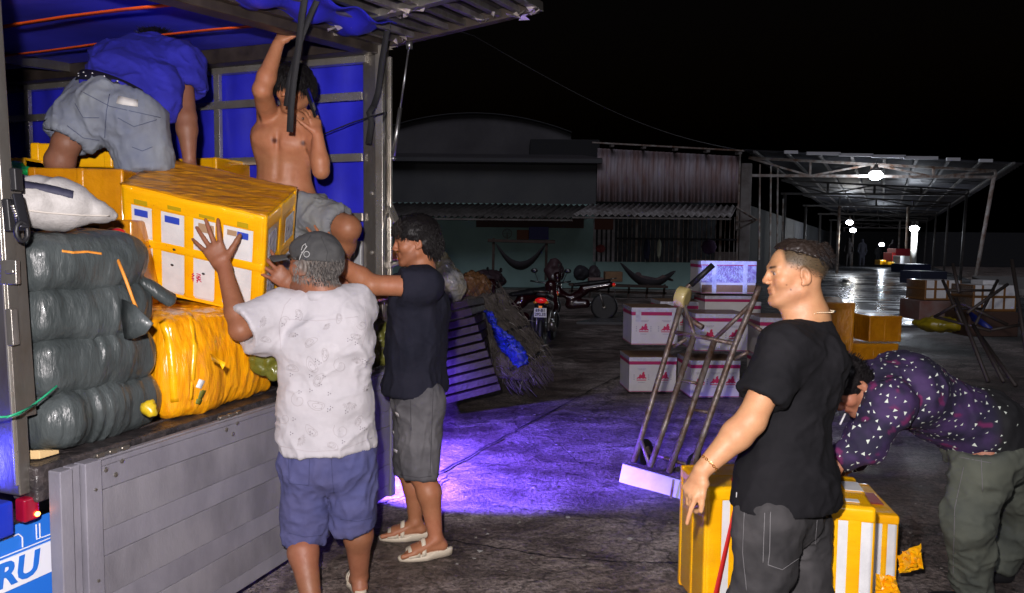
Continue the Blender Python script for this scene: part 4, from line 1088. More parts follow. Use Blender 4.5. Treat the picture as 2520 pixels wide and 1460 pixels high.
def ribbon_on(pts_px, w, mat, Pj, name, parent, lift=.002, closed=False, n=10):
    """ribbon laid on a surface along a path given as world points; cast from the camera side"""
    A = []; B = []; pts = []
    for (a, b) in zip(pts_px[:-1], pts_px[1:]):
        for i in range(n): pts.append((a[0]+(b[0]-a[0])*i/n, a[1]+(b[1]-a[1])*i/n))
    pts.append(pts_px[-1]); H = []
    for p in pts:
        h_ = Pj.hit(cam.matrix_world.translation, ray(*p))
        if h_: H.append((h_[0], h_[1]))
    if len(H) < 2: return None
    q = MB()
    for i, (p, nn) in enumerate(H):
        d = (H[min(i+1, len(H)-1)][0]-H[max(i-1, 0)][0])
        if d.length < 1e-7: d = Vector((0, 0, 1))
        s_ = d.normalized().cross(nn).normalized(); A.append(p+nn*lift+s_*w/2); B.append(p+nn*lift-s_*w/2)
    q.sheet([A, B]); return q.obj(name, mat, parent, True, solid=.001)
Pb = Proj(bV, bF)
ribbon_on([(468, 775), (480, 850), (470, 985)], .022, m_tape, Pb, 'tape_strip', bundle)
ribbon_on([(400, 790), (420, 860), (430, 990)], .03, m_tape, Pb, 'tape_strip', bundle)
ribbon_on([(500, 960), (486, 995)], .03, m_olive, Pb, 'olive_patch', bundle)
ribbon_on([(497, 935), (488, 955)], .028, m_foam, Pb, 'white_patch', bundle)
q = MB(); q.sheet([[J(518, 870, 2.78), J(540, 885, 2.74), J(556, 893, 2.72)], [J(522, 888, 2.78), J(542, 898, 2.73), J(548, 910, 2.70)]]); q.obj('loose_film', m_tape, bundle, True, solid=.001)
# loose yellow rags by the sill
for i, (px, py, Y, s_, lab) in enumerate([(372, 1005, 2.60, .017, 'yellow plastic twist hanging over the sill between grey bundle and yellow bundle'), (655, 880, 3.2, .06, 'greenish yellow plastic bag beside the yellow bundle'), (930, 840, 4.25, .09, 'olive plastic bag at the foot of the steel post')]):
    c = J(px, py, Y)
    blob('plastic_scrap', lab, 'bag', lambda F: (F.ell(c, (s_, s_*.8, s_*1.3)), F.ell(c+Vector((s_*.6, 0, -s_*.9)), (s_*.6, s_*.6, s_*.6), k=.01), F.ell(c+Vector((-s_*.5, 0, s_*.7)), (s_*.6, s_*.5, s_*.5), k=.01)), c-Vector((.25, .25, .3)), c+Vector((.25, .25, .3)),
         M("greenish yellow film %d" % i, [(.55, .38, .01), (.12, .12, .015), (.14, .14, .03)][i], .35, coat=.5), .008, .012, 22, .01, (30, 30, 12), i)
# grey-green woven bundles stacked behind the left post
m_gsack = M("grey green woven plastic", (.070, .083, .085), .38, col2=(.034, .042, .043), scale=5, detail=8, coat=.25, bump=.25, bscale=25, bstretch=(4, 4, 1), rvar=.12)
zc_ = [FZ+.003, 1.088, 1.262, 1.434]
hts = [.200, .190, .188, .180]
gl = ['lowest grey-green woven bundle resting on the truck sill with green string', 'second grey-green woven bundle from the sill with a flap of cloth', 'third grey-green woven bundle from the sill', 'topmost grey-green woven bundle tied with orange string']
sacks = []; m_gseam = M("sack seam", (.03, .038, .04), .6)
for i in range(4):
    w = [.52, .48, .47, .45][i]; a_c = .30+[-.008, -.018, -.03, -.05][i]; z = zc_[i]+hts[i]/2
    def bld(F, a_c=a_c, w=w, z=z, i=i):
        F.rbox(tv(a_c, .28, z), (w/2, .27, hts[i]/2+.006), TD, [.085, .065, .066, .07][i])
        F.ell(tv(a_c+.02, .06, z-.01), (w*.42, .05, hts[i]*.40), TD, k=.05); F.ell(tv(a_c+.05*i, .20, z+.02), (w*.38, .20, hts[i]*.52), TD, k=.05)
        if i == 3: F.seg(tv(a_c+w/2-.02, .04, z-.06), tv(a_c+w/2+.085, -.01, z-.145), .016, .034, .015, side=TA, fl=.55)
        if i == 0: F.ell(tv(a_c-.17, .02, z), (.07, .05, .085), TD, k=.03)
    o, V, Fc = blob('woven_bundle', gl[i], 'bundle', bld, tv(a_c, .28, z)-.5, tv(a_c, .28, z)+.5, m_gsack, .0095, .005, 7, .0070, [(24, 5, 3), (20, 5, 3), (17, 4, 3), (13, 5, 6)][i], 20+i, 'woven bundles stacked by the left post', None, TD)
    Pj_ = Proj(V, Fc); sacks.append((o, Pj_))
for (i, pts) in ((0, [(100, 905), (160, 918), (230, 905), (340, 885)]), (1, [(55, 800), (160, 790), (300, 770)]), (1, [(60, 830), (180, 822), (310, 808)]), (2, [(55, 712), (170, 708), (300, 700)]), (3, [(60, 585), (150, 572), (250, 568)])):
    ribbon_on(pts, .003, m_gseam, sacks[i][1], 'seam', sacks[i][0], .001)
m_ostr = M("orange string", (.75, .28, .04), .5)
o3, p3 = sacks[3]
ribbon_on([(152, 618), (180, 622), (215, 620), (250, 625)], .008, m_ostr, p3, 'orange_string', o3)
q = MB(); q.tube([J(290, 640, 2.6), J(310, 690, 2.58), J(328, 740, 2.6), J(350, 790, 2.62)], .006, 6); q.obj('orange_string', m_ostr, o3, True)
q = MB(); q.tube([J(-20, 1028, 2.05), J(15, 1026, 2.08), J(45, 1020, 2.12), J(75, 1002, 2.2), J(110, 975, 2.26), J(140, 950, 2.3)], .0035, 6)
q.tube([J(15, 1028, 2.08), J(50, 1014, 2.12), J(90, 995, 2.22)], .003, 6); q.obj('green_string', M("green string", (.02, .32, .16), .5), sacks[0][0], True)
q = MB(); q.sheet([[J(300, 735, 2.62), J(335, 752, 2.56), J(378, 796, 2.52)], [J(303, 790, 2.60), J(330, 800, 2.54), J(360, 822, 2.53)], [J(310, 832, 2.60), J(322, 834, 2.57), J(335, 832, 2.55)]]); q.obj('cloth_flap', m_gsack, sacks[2][0], True, solid=.006)
# white sack on top
m_wsack = M("dirty white woven sack", (.52, .50, .49), .6, col2=(.26, .245, .235), scale=11, detail=8, contrast=.7, bump=.2, bscale=150)
wc = J(120, 500, 2.55)
def bw(F):
    F.seg(J(20, 492, 2.40), J(150, 503, 2.50), .098, .085, .05, side=TB, fl=.9); F.seg(J(150, 503, 2.5), J(245, 524, 2.55), .088, .040, .05, side=TB, fl=.75); F.seg(J(245, 524, 2.55), J(284, 532, 2.57), .04, .008, .03, side=TB, fl=.6)
ws, wV, wF = blob('white_sack', 'dirty white woven sack lying on top of the grey bundles, pointed end to the right', 'sack', bw, wc-Vector((.5, .4, .3)), wc+Vector((.5, .4, .3)), m_wsack, .010, .006, 7, .005, (20, 5, 5), 9)
Pw = Proj(wV, wF)
ribbon_on([(35, 452), (90, 458), (150, 472), (180, 480)], .03, M("dark print", (.03, .03, .06), .7), Pw, 'dark_print', ws)
ribbon_on([(45, 515), (120, 524), (200, 530), (270, 531)], .006, M("seam thread", (.5, .46, .42), .7), Pw, 'seam', ws)
# goods behind, inside the truck
def truck_box(label, px0, py0, px1, py1, Y, depth, mat=m_tape, vb=((.0, .12), (.45, .55), (.88, 1.0)), yaw=-8, core=None, group='yellow boxes inside the truck', **k):
    a = J(px0, py0, Y); b = J(px1, py1, Y); m4 = yaw_mat(Vector(((a.x+b.x)/2, Y+depth/2, min(a.z, b.z))), yaw)
    return foam_box('taped_box', label, m4, (abs(b.x-a.x), depth, abs(a.z-b.z)), vb=vb, core=core or mat, tape=mat, group=group, **k)
truck_box('bright yellow taped box standing behind the bending man, on top of the amber box', 70, 352, 268, 412, 3.75, .36, yaw=4)
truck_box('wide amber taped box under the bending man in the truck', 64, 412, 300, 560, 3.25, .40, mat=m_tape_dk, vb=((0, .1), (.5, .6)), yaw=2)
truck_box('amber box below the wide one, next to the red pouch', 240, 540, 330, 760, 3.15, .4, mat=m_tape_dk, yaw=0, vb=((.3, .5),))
truck_box('yellow box at the far tarp behind the shirtless man', 440, 388, 565, 470, 4.45, .3, yaw=-20)
truck_box('small yellow box with a red band at the left inside wall', 12, 388, 62, 425, 3.6, .3, yaw=0, hb=())
rb = bpy.data.objects[[o.name for o in bpy.data.objects if o.get('label', '').startswith('small yellow box with a red band')][0]]
a = J(14, 408, 3.58); b = J(52, 424, 3.58); q = MB(); q.box(((a.x+b.x)/2, 3.57, (a.z+b.z)/2), (b.x-a.x, .01, a.z-b.z)); q.obj('red_band', M("red print", (.6, .02, .02), .5), rb)
c = J(28, 412, 3.3); blob('green_bag', 'shiny green plastic bag beside the small red-banded box', 'bag', lambda F: (F.ell(J(25, 408, 3.3), (.05, .05, .02)), F.ell(J(48, 422, 3.3), (.05, .05, .02), k=.02)), c-Vector((.2, .2, .15)), c+Vector((.2, .2, .15)), M("green film", (.01, .35, .08), .3, coat=.6), .008, .006, 20, .006, (25, 25, 25), 4)
c = J(285, 572, 2.95); blob('red_pouch', 'red plastic pouch showing between the grey bundles and the big box', 'pouch', lambda F: F.ell(c, (.035, .03, .022)), c-Vector((.15, .15, .1)), c+Vector((.15, .15, .1)), M("red film", (.6, .01, .02), .35, coat=.5), .007, .005, 20, .003, (20, 20, 20), 6)
q = MB(); p = T(.02, .12, FZ+.012); q.hexa([T(-.0, .05, FZ), T(.02, .01, FZ), T(.09, .01, FZ), T(.09, .06, FZ), T(-.0, .05, FZ+.03), T(.02, .01, FZ+.03), T(.09, .01, FZ+.012), T(.09, .06, FZ+.012)]); fin(q.obj('wood_wedge', M("pale wood", (.6, .42, .2), .7), bevel=.003), 'pale wooden wedge on the sill at the foot of the left post', 'wedge')

# ================================================================== GROUND GOODS: printed cartons
def emblem(parent, m4, cx, cz, y, s_):
    """red block of little galloping horses with grey lines of print around"""
    q = MB()
    hs = [(-1.0, -.55), (-.85, -.2), (-.5, 0.0), (-.45, .35), (-.2, .5), (-.1, .25), (.1, .4), (.15, .75), (.35, .95), (.6, .9), (.55, .55), (.75, .3), (.7, -.1), (.95, -.2), (1.0, -.5), (.6, -.35), (.3, -.5), (.0, -.3), (-.3, -.5), (-.6, -.35)]
    q.poly([(cx+a*s_, y, cz+b*s_) for a, b in hs], (0, -.001, 0))
    q.box((cx, y-.0005, cz-.72*s_), (1.9*s_, .001, .16*s_)); q.xf(m4); q.obj('horse_emblem', m_redink, parent)
    q = MB(); rr = random.Random(int(cx*1000))
    for (w, z) in ((1.7, 1.55), (1.1, 1.35), (1.3, -1.2)):
        x = cx-w/2*s_
        while x < cx+w/2*s_:
            l = rr.uniform(.04, .12)*s_*2; q.box((x+l/2, y-.0005, cz+z*s_), (l, .001, .13*s_)); x += l+.06*s_
    for k in (-1.5, 1.45):
        for z in (.5, .1, -.35): q.box((cx+k*s_, y-.0005, cz+z*s_-.2*s_), (.22*s_, .001, .2*s_))
    q.xf(m4); q.obj('grey_print', m_greyink, parent)
def carton(label, px0, py_top, px1, py_bot, Y, depth, yaw=0, emb=2, flip=False, cols=None, top=m_kraft, group='white cartons with red horse print', zfix=None, band=.11):
    a = J(px0, py_top, Y); b = J(px1, py_bot, Y); w = abs(b.x-a.x); h = abs(a.z-b.z); zb = min(a.z, b.z) if zfix is None else zfix
    m4 = yaw_mat(Vector(((a.x+b.x)/2, Y, zb)), yaw) @ Matrix.Translation((0, depth/2, 0))
    t = thing('printed_carton', label, 'carton', m4.translation, group=group)
    q = MB(); q.box((0, 0, h/2), (w, depth, h)); q.xf(m4); q.obj('box_body', m_carton, t, bevel=.006)
    y = -depth/2-.0005
    def fr(name, z0, z1, mat, e, d=.001): 
        qq = MB(); qq.box((0, 0, (z0+z1)/2*h), (w+2*e, depth+2*e, (z1-z0)*h)); qq.xf(m4); return qq.obj(name, mat, t, bevel=.004)
    lid = fr('lid', .885, 1.0, m_clear, .004); fr('red_band', .79, .885, m_magenta, .0025); fr('red_band', .012, .035, m_magenta, .0025)
    q = MB(); q.box((0, 0, h+.002), (w*.985, depth*.985, .004)); q.xf(m4); q.obj('brown_top', top, t, bevel=.002)
    q = MB(); q.box((w/2+.001, 0, h*.42), (.002, depth*.97, h*.72)); q.xf(m4); q.obj('brown_side', top, t)
    for i in range(emb):
        emblem(t, m4, w*((i+.5)/emb-.5)*.95, h*.45, y, w*.105)
    return t, m4, w, h, depth
YB = 7.9
carton('white carton with red horses, bottom box of the left column of the stack', 1549, 868, 1664, 955, YB, .5, 3, zfix=.02)
c_, m4c, w_, h_, d_ = carton('white carton with red horses, upper box of the left column of the stack', 1555, 757, 1668, 850, YB-.02, .5, 2)
carton('white carton with red horses, bottom box of the middle column behind the hand truck', 1700, 884, 1820, 976, YB-.25, .5, 3, emb=3, zfix=.02)
carton('white carton with glittering tape, upper box of the middle column behind the hand truck', 1712, 772, 1840, 866, YB-.25, .5, 2, emb=2)
carton('white carton half hidden behind the near man, right column of the stack', 1872, 782, 1965, 880, YB-.1, .5, -2, emb=1)
carton('white carton at the foot of the right column behind the near man', 1872, 890, 1965, 985, YB-.1, .5, -2, emb=1, zfix=.02)
carton('brown topped carton in the back row of the stack, left', 1625, 742, 1745, 830, YB+.75, .5, 2, emb=1)
carton('brown topped carton in the back row of the stack, right', 1765, 742, 1870, 830, YB+.8, .5, 0, emb=1)
t, m4t, wt, ht, dt = carton('topmost carton covered in shining wrinkled clear tape', 1726, 642, 1860, 724, YB+.45, .45, 2, emb=0)
m_crink2 = M('crinkled clear tape', (.5, .52, .62), .14, col2=(.28, .2, .4), scale=16, detail=8, contrast=.35, bump=1.0, bscale=55, coat=1.0)
q = MB(); q.box((0, -dt/2-.003, ht*.60), (wt*1.0, .003, ht*.52)); q.xf(m4t); q.obj('clear_tape', m_crink2, t, bevel=.001)
q = MB(); q.box((0, -dt/2-.003, ht*.16), (wt*.98, .002, ht*.22)); q.xf(m4t); q.obj('brown_strip', m_kraft, t)
for fx in (-.26, .30):
    q = MB(); q.box((wt*fx, -dt/2-.0055, ht*.5), (.05, .003, ht*.98)); q.xf(m4t); q.obj('clear_tape', m_clear, t, bevel=.001)
carton('carton supporting the topmost shining box at the back of the stack', 1735, 728, 1850, 800, YB+.5, .45, 2, emb=0)
for x in (-.12, .14):
    q = MB(); q.box((w_*x*3, -d_/2-.004, h_*.8), (.06, .002, h_*.35)); q.xf(m4c); q.obj('clear_tape', m_clear, c_, bevel=.001)
# orange wrapped boxes right of the stack
def plain_box(label, pts, Y, depth, yaw, mat=m_tape_dk, **k):
    px0, py0, px1, py1 = pts; a = J(px0, py0, Y); b = J(px1, py1, Y)
    m4 = yaw_mat(Vector(((a.x+b.x)/2, Y+depth/2, max(.02, min(a.z, b.z)))), yaw)
    return foam_box('taped_box', label, m4, (abs(b.x-a.x), depth, a.z-max(.02, min(a.z, b.z))), core=mat, tape=mat, vb=((0, .1), (.45, .56), (.9, 1.0)), hb=((.9, 1.0),), group='amber taped boxes behind the near man', **k)
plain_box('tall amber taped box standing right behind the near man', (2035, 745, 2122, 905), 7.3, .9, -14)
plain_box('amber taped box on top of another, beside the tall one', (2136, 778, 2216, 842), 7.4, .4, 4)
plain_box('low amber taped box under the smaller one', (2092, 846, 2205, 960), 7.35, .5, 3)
# net-taped foam boxes and rubbish further right
def net_box(label, px0, py0, px1, py1, Y, nx, nz, yaw=3, zfix=None):
    a = J(px0, py0, Y); b = J(px1, py1, Y); m4 = yaw_mat(Vector(((a.x+b.x)/2, Y+.25, b.z)), yaw)
    vb = [((i+.72)/nx, (i+1.0)/nx) for i in range(nx)][:-1]+[(0, .05), (.95, 1)]
    hb = [((j+.0)/nz+.0, (j)/nz+.12) for j in range(nz)]
    return foam_box('foam_box', label, m4, (abs(b.x-a.x), .5, a.z-b.z), vb=vb, hb=hb, tape=M("brown net tape", (.22, .10, .03), .4, coat=.3), group='foam boxes in a lattice of brown tape')
net_box('white foam box in brown tape lattice, left one at the hall edge', 2274, 690, 2364, 740, 11.5, 3, 2)
net_box('white foam box in brown tape lattice, right one by the hall edge', 2392, 702, 2500, 768, 10.6, 4, 2)
small_box('carton', 'reddish carton under the left lattice-taped foam box', 2264, 741, 2365, 790, 11.4, M("worn red carton", (.20, .07, .05), .7, col2=(.22, .17, .16), scale=3), .6, 'carton')
small_box('carton', 'dark carton under the right lattice-taped foam box', 2385, 768, 2505, 830, 10.5, M("dim brown carton", (.06, .03, .02), .8), .6, 'carton')
small_box('foam_scrap', 'small foam lid lying on the right lattice-taped box', 2420, 690, 2458, 702, 10.7, m_foam, .3, 'lid')
q = MB(); q.bar(J(2465, 688, 14), J(2560, 722, 12), 1.0, .12); fin(q.obj('plank_stack', M("pale plank", (.22, .21, .2), .8), bevel=.02), 'pale long plank lying at the right edge behind the foam boxes', 'plank')
c = GR(2310, 812); c.z = .1
blob('yellow_sheet', 'crumpled olive yellow plastic sheet on the ground under the reddish carton', 'sheet', lambda F: F.ell(J(2315, 798, 11), (.38, .3, .09)), J(2315, 798, 11)-Vector((.6, .5, .3)), J(2315, 798, 11)+Vector((.6, .5, .3)), M("olive film", (.32, .24, .01), .35, coat=.4), .025, .03, 6, .02, (8, 8, 8), 2)
q = MB(); q.sheet([[J(2380, 760, 9.5), J(2415, 785, 9.3), J(2440, 805, 9.2)], [J(2392, 790, 9.4), J(2422, 806, 9.2), J(2445, 812, 9.1)]]); fin(q.obj('blue_sheet', M("dim blue sheet", (.02, .03, .22), .4), None, True, solid=.01), 'blue plastic sheet caught between the dark hand truck and the cartons', 'sheet')

# ================================================================== near boxes behind the near man
def near_box(label, pts, Y, depth, yaw, vb, top=None, **k):
    px0, py0, px1 = pts; a = J(px0, py0, Y); b = J(px1, py0, Y)
    m4 = yaw_mat(Vector(((a.x+b.x)/2, Y, .02)), yaw) @ Matrix.Translation((0, depth/2, 0)); size = (abs(b.x-a.x), depth, a.z-.02)
    return foam_box('taped_foam_box', label, m4, size, vb=vb, hb=((.90, 1.0),), sb=((.012, .12), (.44, .56), (.88, .988)), top=top, group='tall taped foam boxes behind the near man', bev=.02, **k), m4, size
nb1, nm1, ns1 = near_box('tall yellow taped foam box with red straps, left of the near man', (1737, 1200, 1955), 3.05, .34, 6, ((0, .22), (.24, .40), (.62, .72)))
nb2, nm2, ns2 = near_box('tall yellow taped foam box with a phone number written on its lid', (1960, 1245, 2148), 2.78, .42, -14, ((.0, .60), (.625, .88)))
nb3, nm3, ns3 = near_box('amber taped foam box standing at the right end of the near boxes', (2120, 1268, 2210), 3.2, .46, -10, ((0, .25), (.55, .75)))
sx, sy, sz = ns1
q = MB(); q.sheet([[Vector((-.075+.010*t, -sy/2-.008-.003*math.sin(t*3), sz*(1.0-t/12.0))) for t in range(12)], [Vector((-.058+.012*t, -sy/2-.006, sz*(1.0-t/12.0))) for t in range(12)]]); q.xf(nm1); q.obj('red_strap', m_redstrap, nb1, True, solid=.001)
q = MB(); q.sheet([[Vector((-.060-.0095*t, -sy/2-.011, sz*(1.0-t/12.0))) for t in range(12)], [Vector((-.045-.0085*t, -sy/2-.009, sz*(1.0-t/12.0))) for t in range(12)]]); q.xf(nm1); q.obj('red_strap', m_redstrap, nb1, True, solid=.001)
q = MB(); q.sheet([[Vector((-.068, -sy/2-.008, sz-.002)), Vector((-.05, -sy/4, sz+.010)), Vector((.0, 0, sz+.010))], [Vector((-.048, -sy/2-.008, sz-.002)), Vector((-.03, -sy/4, sz+.010)), Vector((.02, -.01, sz+.010))]]); q.xf(nm1); q.obj('red_strap', m_redstrap, nb1, True, solid=.001)
q = MB(); q.box((-.12, .03, sz+.007), (.07, .05, .002)); q.xf(nm1); q.obj('white_patch', m_foam, nb1)
sx, sy, sz = ns2
for cx, cy, w, d in ((.110, .05, .07, .12), (-.055, .09, .07, .10), (.075, -.14, .05, .035)):
    q = MB(); q.box((cx, cy, sz+.0065), (w, d, .002)); q.xf(nm2); q.obj('lid_label', m_foam, nb2)
x3 = nm2.to_3x3()
text_on('phone_number', '0933498', .062, nm2 @ Vector((.040, .02, sz+.009)), x3 @ Vector((.28, .96, 0)), x3 @ Vector((-.96, .28, 0)), m_darkink, nb2, .0008)
q = MB(); 
for a, b in (((-.1, .05), (-.07, .1)), ((-.09, .11), (-.055, .07)), ((-.1, .08), (-.05, .085)), ((-.07, .05), (-.06, .1))): q.bar((a[0], a[1], sz+.0085), (b[0], b[1], sz+.0085), .004, .001)
q.xf(nm2); q.obj('blue_scribble', M("blue ink", (.02, .03, .3), .5), nb2)
q = MB(); q.bar((sx/2+.006, -sy/2+.06, .18), (sx/2+.006, sy/2-.05, .40), .035, .001, up=(1, 0, 0)); q.xf(nm2); q.obj('clear_strip', m_clear, nb2)
for cy in (-.12, .02, .14):
    q = MB(); q.box((sx/2+.0055, cy, sz*.45), (.002, .085, sz*.8)); q.xf(nm2); q.obj('dark_side_window', M("shaded film window", (.22, .18, .12), .15, coat=1, bump=.4, bscale=20), nb2)
sx, sy, sz = ns3
q = MB(); q.box((0, -.02, sz+.0075), (sx*.7, .16, .002)); q.xf(nm3); q.obj('red_label', M("red film lid", (.4, .03, .02), .3, coat=.6), nb3)
for cy in (-.12, .04):
    q = MB(); q.box((sx/2+.0055, cy, sz*.45), (.002, .07, sz*.8)); q.xf(nm3); q.obj('dark_side_window', M("shaded film window", (.22, .18, .12), .15), nb3)
def crumple(name, corners, mat, parent, n=9, amp=.014, seed=1):
    A, B, C2, D2 = [J(*c) for c in corners]; rc = random.Random(seed); rows = []
    for j in range(n+1):
        v = j/n; row = []
        for i in range(n+1):
            u = i/n; p = A.lerp(B, u).lerp(D2.lerp(C2, u), v); e = .35 if u in (0, 1) or v in (0, 1) else 1
            row.append(p+Vector((rc.uniform(-1, 1)*.5, math.sin(u*9+v*5+seed)*.8+rc.uniform(-1, 1), rc.uniform(-1, 1)*.5))*amp*e)
        rows.append(row)
    q = MB(); q.sheet(rows); return q.obj(name, mat, parent, False, solid=.001)
crumple('loose_film', ((2208, 1368, 3.22), (2266, 1338, 3.12), (2272, 1400, 3.14), (2214, 1412, 3.20)), m_tape, nb3, seed=3)
crumple('loose_film', ((2222, 1362, 3.16), (2250, 1350, 3.10), (2258, 1392, 3.08), (2228, 1402, 3.12)), m_tape, nb3, seed=5)
crumple('loose_film', ((2158, 1412, 3.06), (2200, 1418, 3.02), (2222, 1475, 3.04), (2150, 1475, 3.04)), m_tape, nb3, seed=8)

# ================================================================== HAND TRUCKS
def hand_truck(label, rails, yb, yt, extra, mat, rad=.0155, group='steel hand trucks', toe=True):
    """rails: list of ((px,py) top, (px,py) bottom)"""
    t = thing('hand_truck', label, 'hand truck', J(rails[0][1][0], rails[0][1][1], yb), group=group)
    for (a, b) in rails:
        q = MB(); q.tube([J(a[0], a[1], yt), J(b[0], b[1], yb)], rad, 10); q.obj('rail', mat, t, True)
    for (a, b, r_) in extra:
        q = MB(); q.tube([J(*a), J(*b)], r_, 9); q.obj('cross_tube', mat, t, True)
    return t
def yy(py, yb=4.90, yt=5.25, pb=1165., pt=640.): return yb+(yt-yb)*(pb-py)/(pb-pt)
def P3(px, py, dy=0): return (px, py, yy(py)+dy-.30*(px-(1560+(1138-py)*.27))/150)
ht_ = thing('hand_truck', 'rusty tubular steel hand truck standing tilted with its toe plate lit violet', 'hand truck', J(1600, 1200, 4.7), group='steel hand trucks')
def rail(pts, r_=.0205, name='rail', mat=None, dy=0):
    q = MB(); q.tube([J(*P3(*p, dy)) for p in pts], r_, 10); return q.obj(name, mat or m_rust, ht_, True)
rail([(1677, 744), (1661, 800), (1588, 1041), (1560, 1138)]); rail([(1708, 826), (1638, 1041), (1600, 1150)]); rail([(1758, 838), (1690, 1041), (1646, 1164)])
rail([(1868, 705), (1862, 722), (1809, 848), (1741, 1041), (1700, 1160)])
rail([(1680, 742), (1708, 822)], .013, 'brace'); rail([(1853, 744), (1760, 834)], .0155, 'brace')
rail([(1661, 818), (1708, 826), (1806, 846)], .015, 'cross_tube'); rail([(1678, 937), (1714, 943)], .011, 'cross_tube'); rail([(1702, 1008), (1748, 1016)], .011, 'cross_tube', dy=.02)
rail([(1677, 744), (1684, 722), (1692, 706), (1722, 682)], .0155, 'handle', dy=-.02)
rail([(1700, 702), (1755, 652)], .021, 'grip', m_black, dy=-.02)
rail([(1683, 770), (1702, 790), (1729, 806)], .020, 'lower_handle', dy=.04)
for (a, b) in (((1657, 854), (1690, 834)), ((1809, 883), (1842, 866)), ((1842, 794), (1874, 814))): rail([a, b], .013, 'wheel_stay', dy=.03)
q = MB(); D = J(1521, 1194, 4.86); C_ = J(1678, 1249, 4.50); A = J(1532, 1142, 4.93); B = J(1690, 1187, 4.57); hv = Vector((.008, .010, 0))
q.hexa([D, C_, C_+hv, D+hv, A, B, B+hv, A+hv]); q.obj('toe_plate_face', m_toe, ht_, bevel=.002)
sl_ = Vector((-.17, -.30, 0)); q = MB(); q.hexa([D+sl_, C_+sl_, C_, D, D+sl_+Vector((0, 0, .006)), C_+sl_+Vector((0, 0, .006)), C_+Vector((0, 0, .006)), D+Vector((0, 0, .006))]); q.obj('toe_plate', M("dark steel plate", (.07, .068, .075), .5, .3, col2=(.04, .04, .045), scale=8), ht_, bevel=.002)
q = MB(); q.bar(J(1658, 1180, 4.60), J(1650, 1232, 4.545), .016, .008); q.obj('weld_bracket', m_rust, ht_, bevel=.002)
for px, py, wy in ((1585, 1112, 5.12), (1712, 1150, 4.80)):
    w = MB(); c = J(px, py, wy); ax_ = Vector((.75, -.66, 0)).normalized(); w.lathe(c-ax_*.035, ax_, [(0, .02), (0, .080), (.012, .092), (.050, .092), (.06, .080), (.06, .02)], 24); wo = w.obj('wheel', m_black, ht_, True)
    w = MB(); w.lathe(c-ax_*.038, ax_, [(0, .02), (0, .045), (.066, .045), (.066, .02)], 16); w.obj('hub', m_rust, wo, True)
q = MB(); q.tube([J(1585, 1112, 5.12), J(1712, 1150, 4.80)], .012, 8); q.obj('axle', m_rust, ht_, True)
q = MB(); q.tube([J(1578, 1085, 4.93), J(1600, 1150, 4.83)], .014, 8); q.obj('wheel_stay', m_rust, ht_, True)
# roll of tape hung on the handle
q = MB(); q.lathe(J(1667, 728, 5.18), (J(1714, 742, 5.10)-J(1667, 728, 5.18)), [(0, .045), (0, .068), (.005, .074), (.072, .074), (.078, .068), (.078, .045)], 28)
tr = q.obj('tape_roll', M("cream tape roll", (.62, .50, .20), .35, coat=.4), None, True); fin(tr, 'roll of cream yellow tape threaded on the hand truck handle', 'tape roll')
# dark hand truck(s) at the right
t2 = hand_truck('dark hand truck leaning in the gloom at the right edge of the yard', [((2352, 735), (2432, 940)), ((2395, 800), (2470, 940)), ((2415, 830), (2500, 950)), ((2490, 640), (2540, 960))], 5.6, 6.2,
                [((2362, 745, 6.2), (2300, 780, 6.4), .014), ((2362, 745, 6.2), (2480, 800, 6.1), .014), ((2300, 780, 6.4), (2440, 815, 6.1), .013), ((2360, 720, 6.3), (2345, 650, 6.5), .014), ((2480, 700, 6.2), (2380, 770, 6.1), .014), ((2440, 812, 6.1), (2510, 800, 6.1), .013)], M("dark rusty tube", (.035, .026, .022), .6, .1))
t3 = hand_truck('second dark hand truck behind the first, its handles against the foam boxes', [((2320, 690), (2370, 800)), ((2455, 690), (2400, 800))], 7.2, 7.6, [((2330, 715, 7.5), (2445, 715, 7.5), .014), ((2350, 760, 7.4), (2420, 760, 7.4), .014)], M("dark rusty tube", (.035, .026, .022), .6, .1))

# ================================================================== SLATTED PALLETS, NET BUNDLE, WRAPPED BAGS, MOTORBIKES
m_slat = M("damp dark slats", (.018, .011, .012), .55, col2=(.035, .02, .018), scale=8, bump=.3, bscale=30)
Yp = 6.4
pal = thing('pallet_stack', 'stack of dark slatted pallets standing beside the truck', 'pallets', J(1150, 940, Yp))
for i in range(11):
    f = i/10; y0 = 742+i*20.5
    q = MB(); q.bar(J(1060, y0+26+f*12, Yp), J(1172+f*52, y0+f*-4, Yp-.15+.25*f), .35, .058); q.obj('slat', m_slat, pal, bevel=.004)
for px0, px1 in ((1080, 1090), (1160, 1215)):
    q = MB(); q.bar(J(px0, 765, Yp+.1), J(px1, 960, Yp+.1), .09, .07); q.obj('bearer', m_slat, pal, bevel=.004)
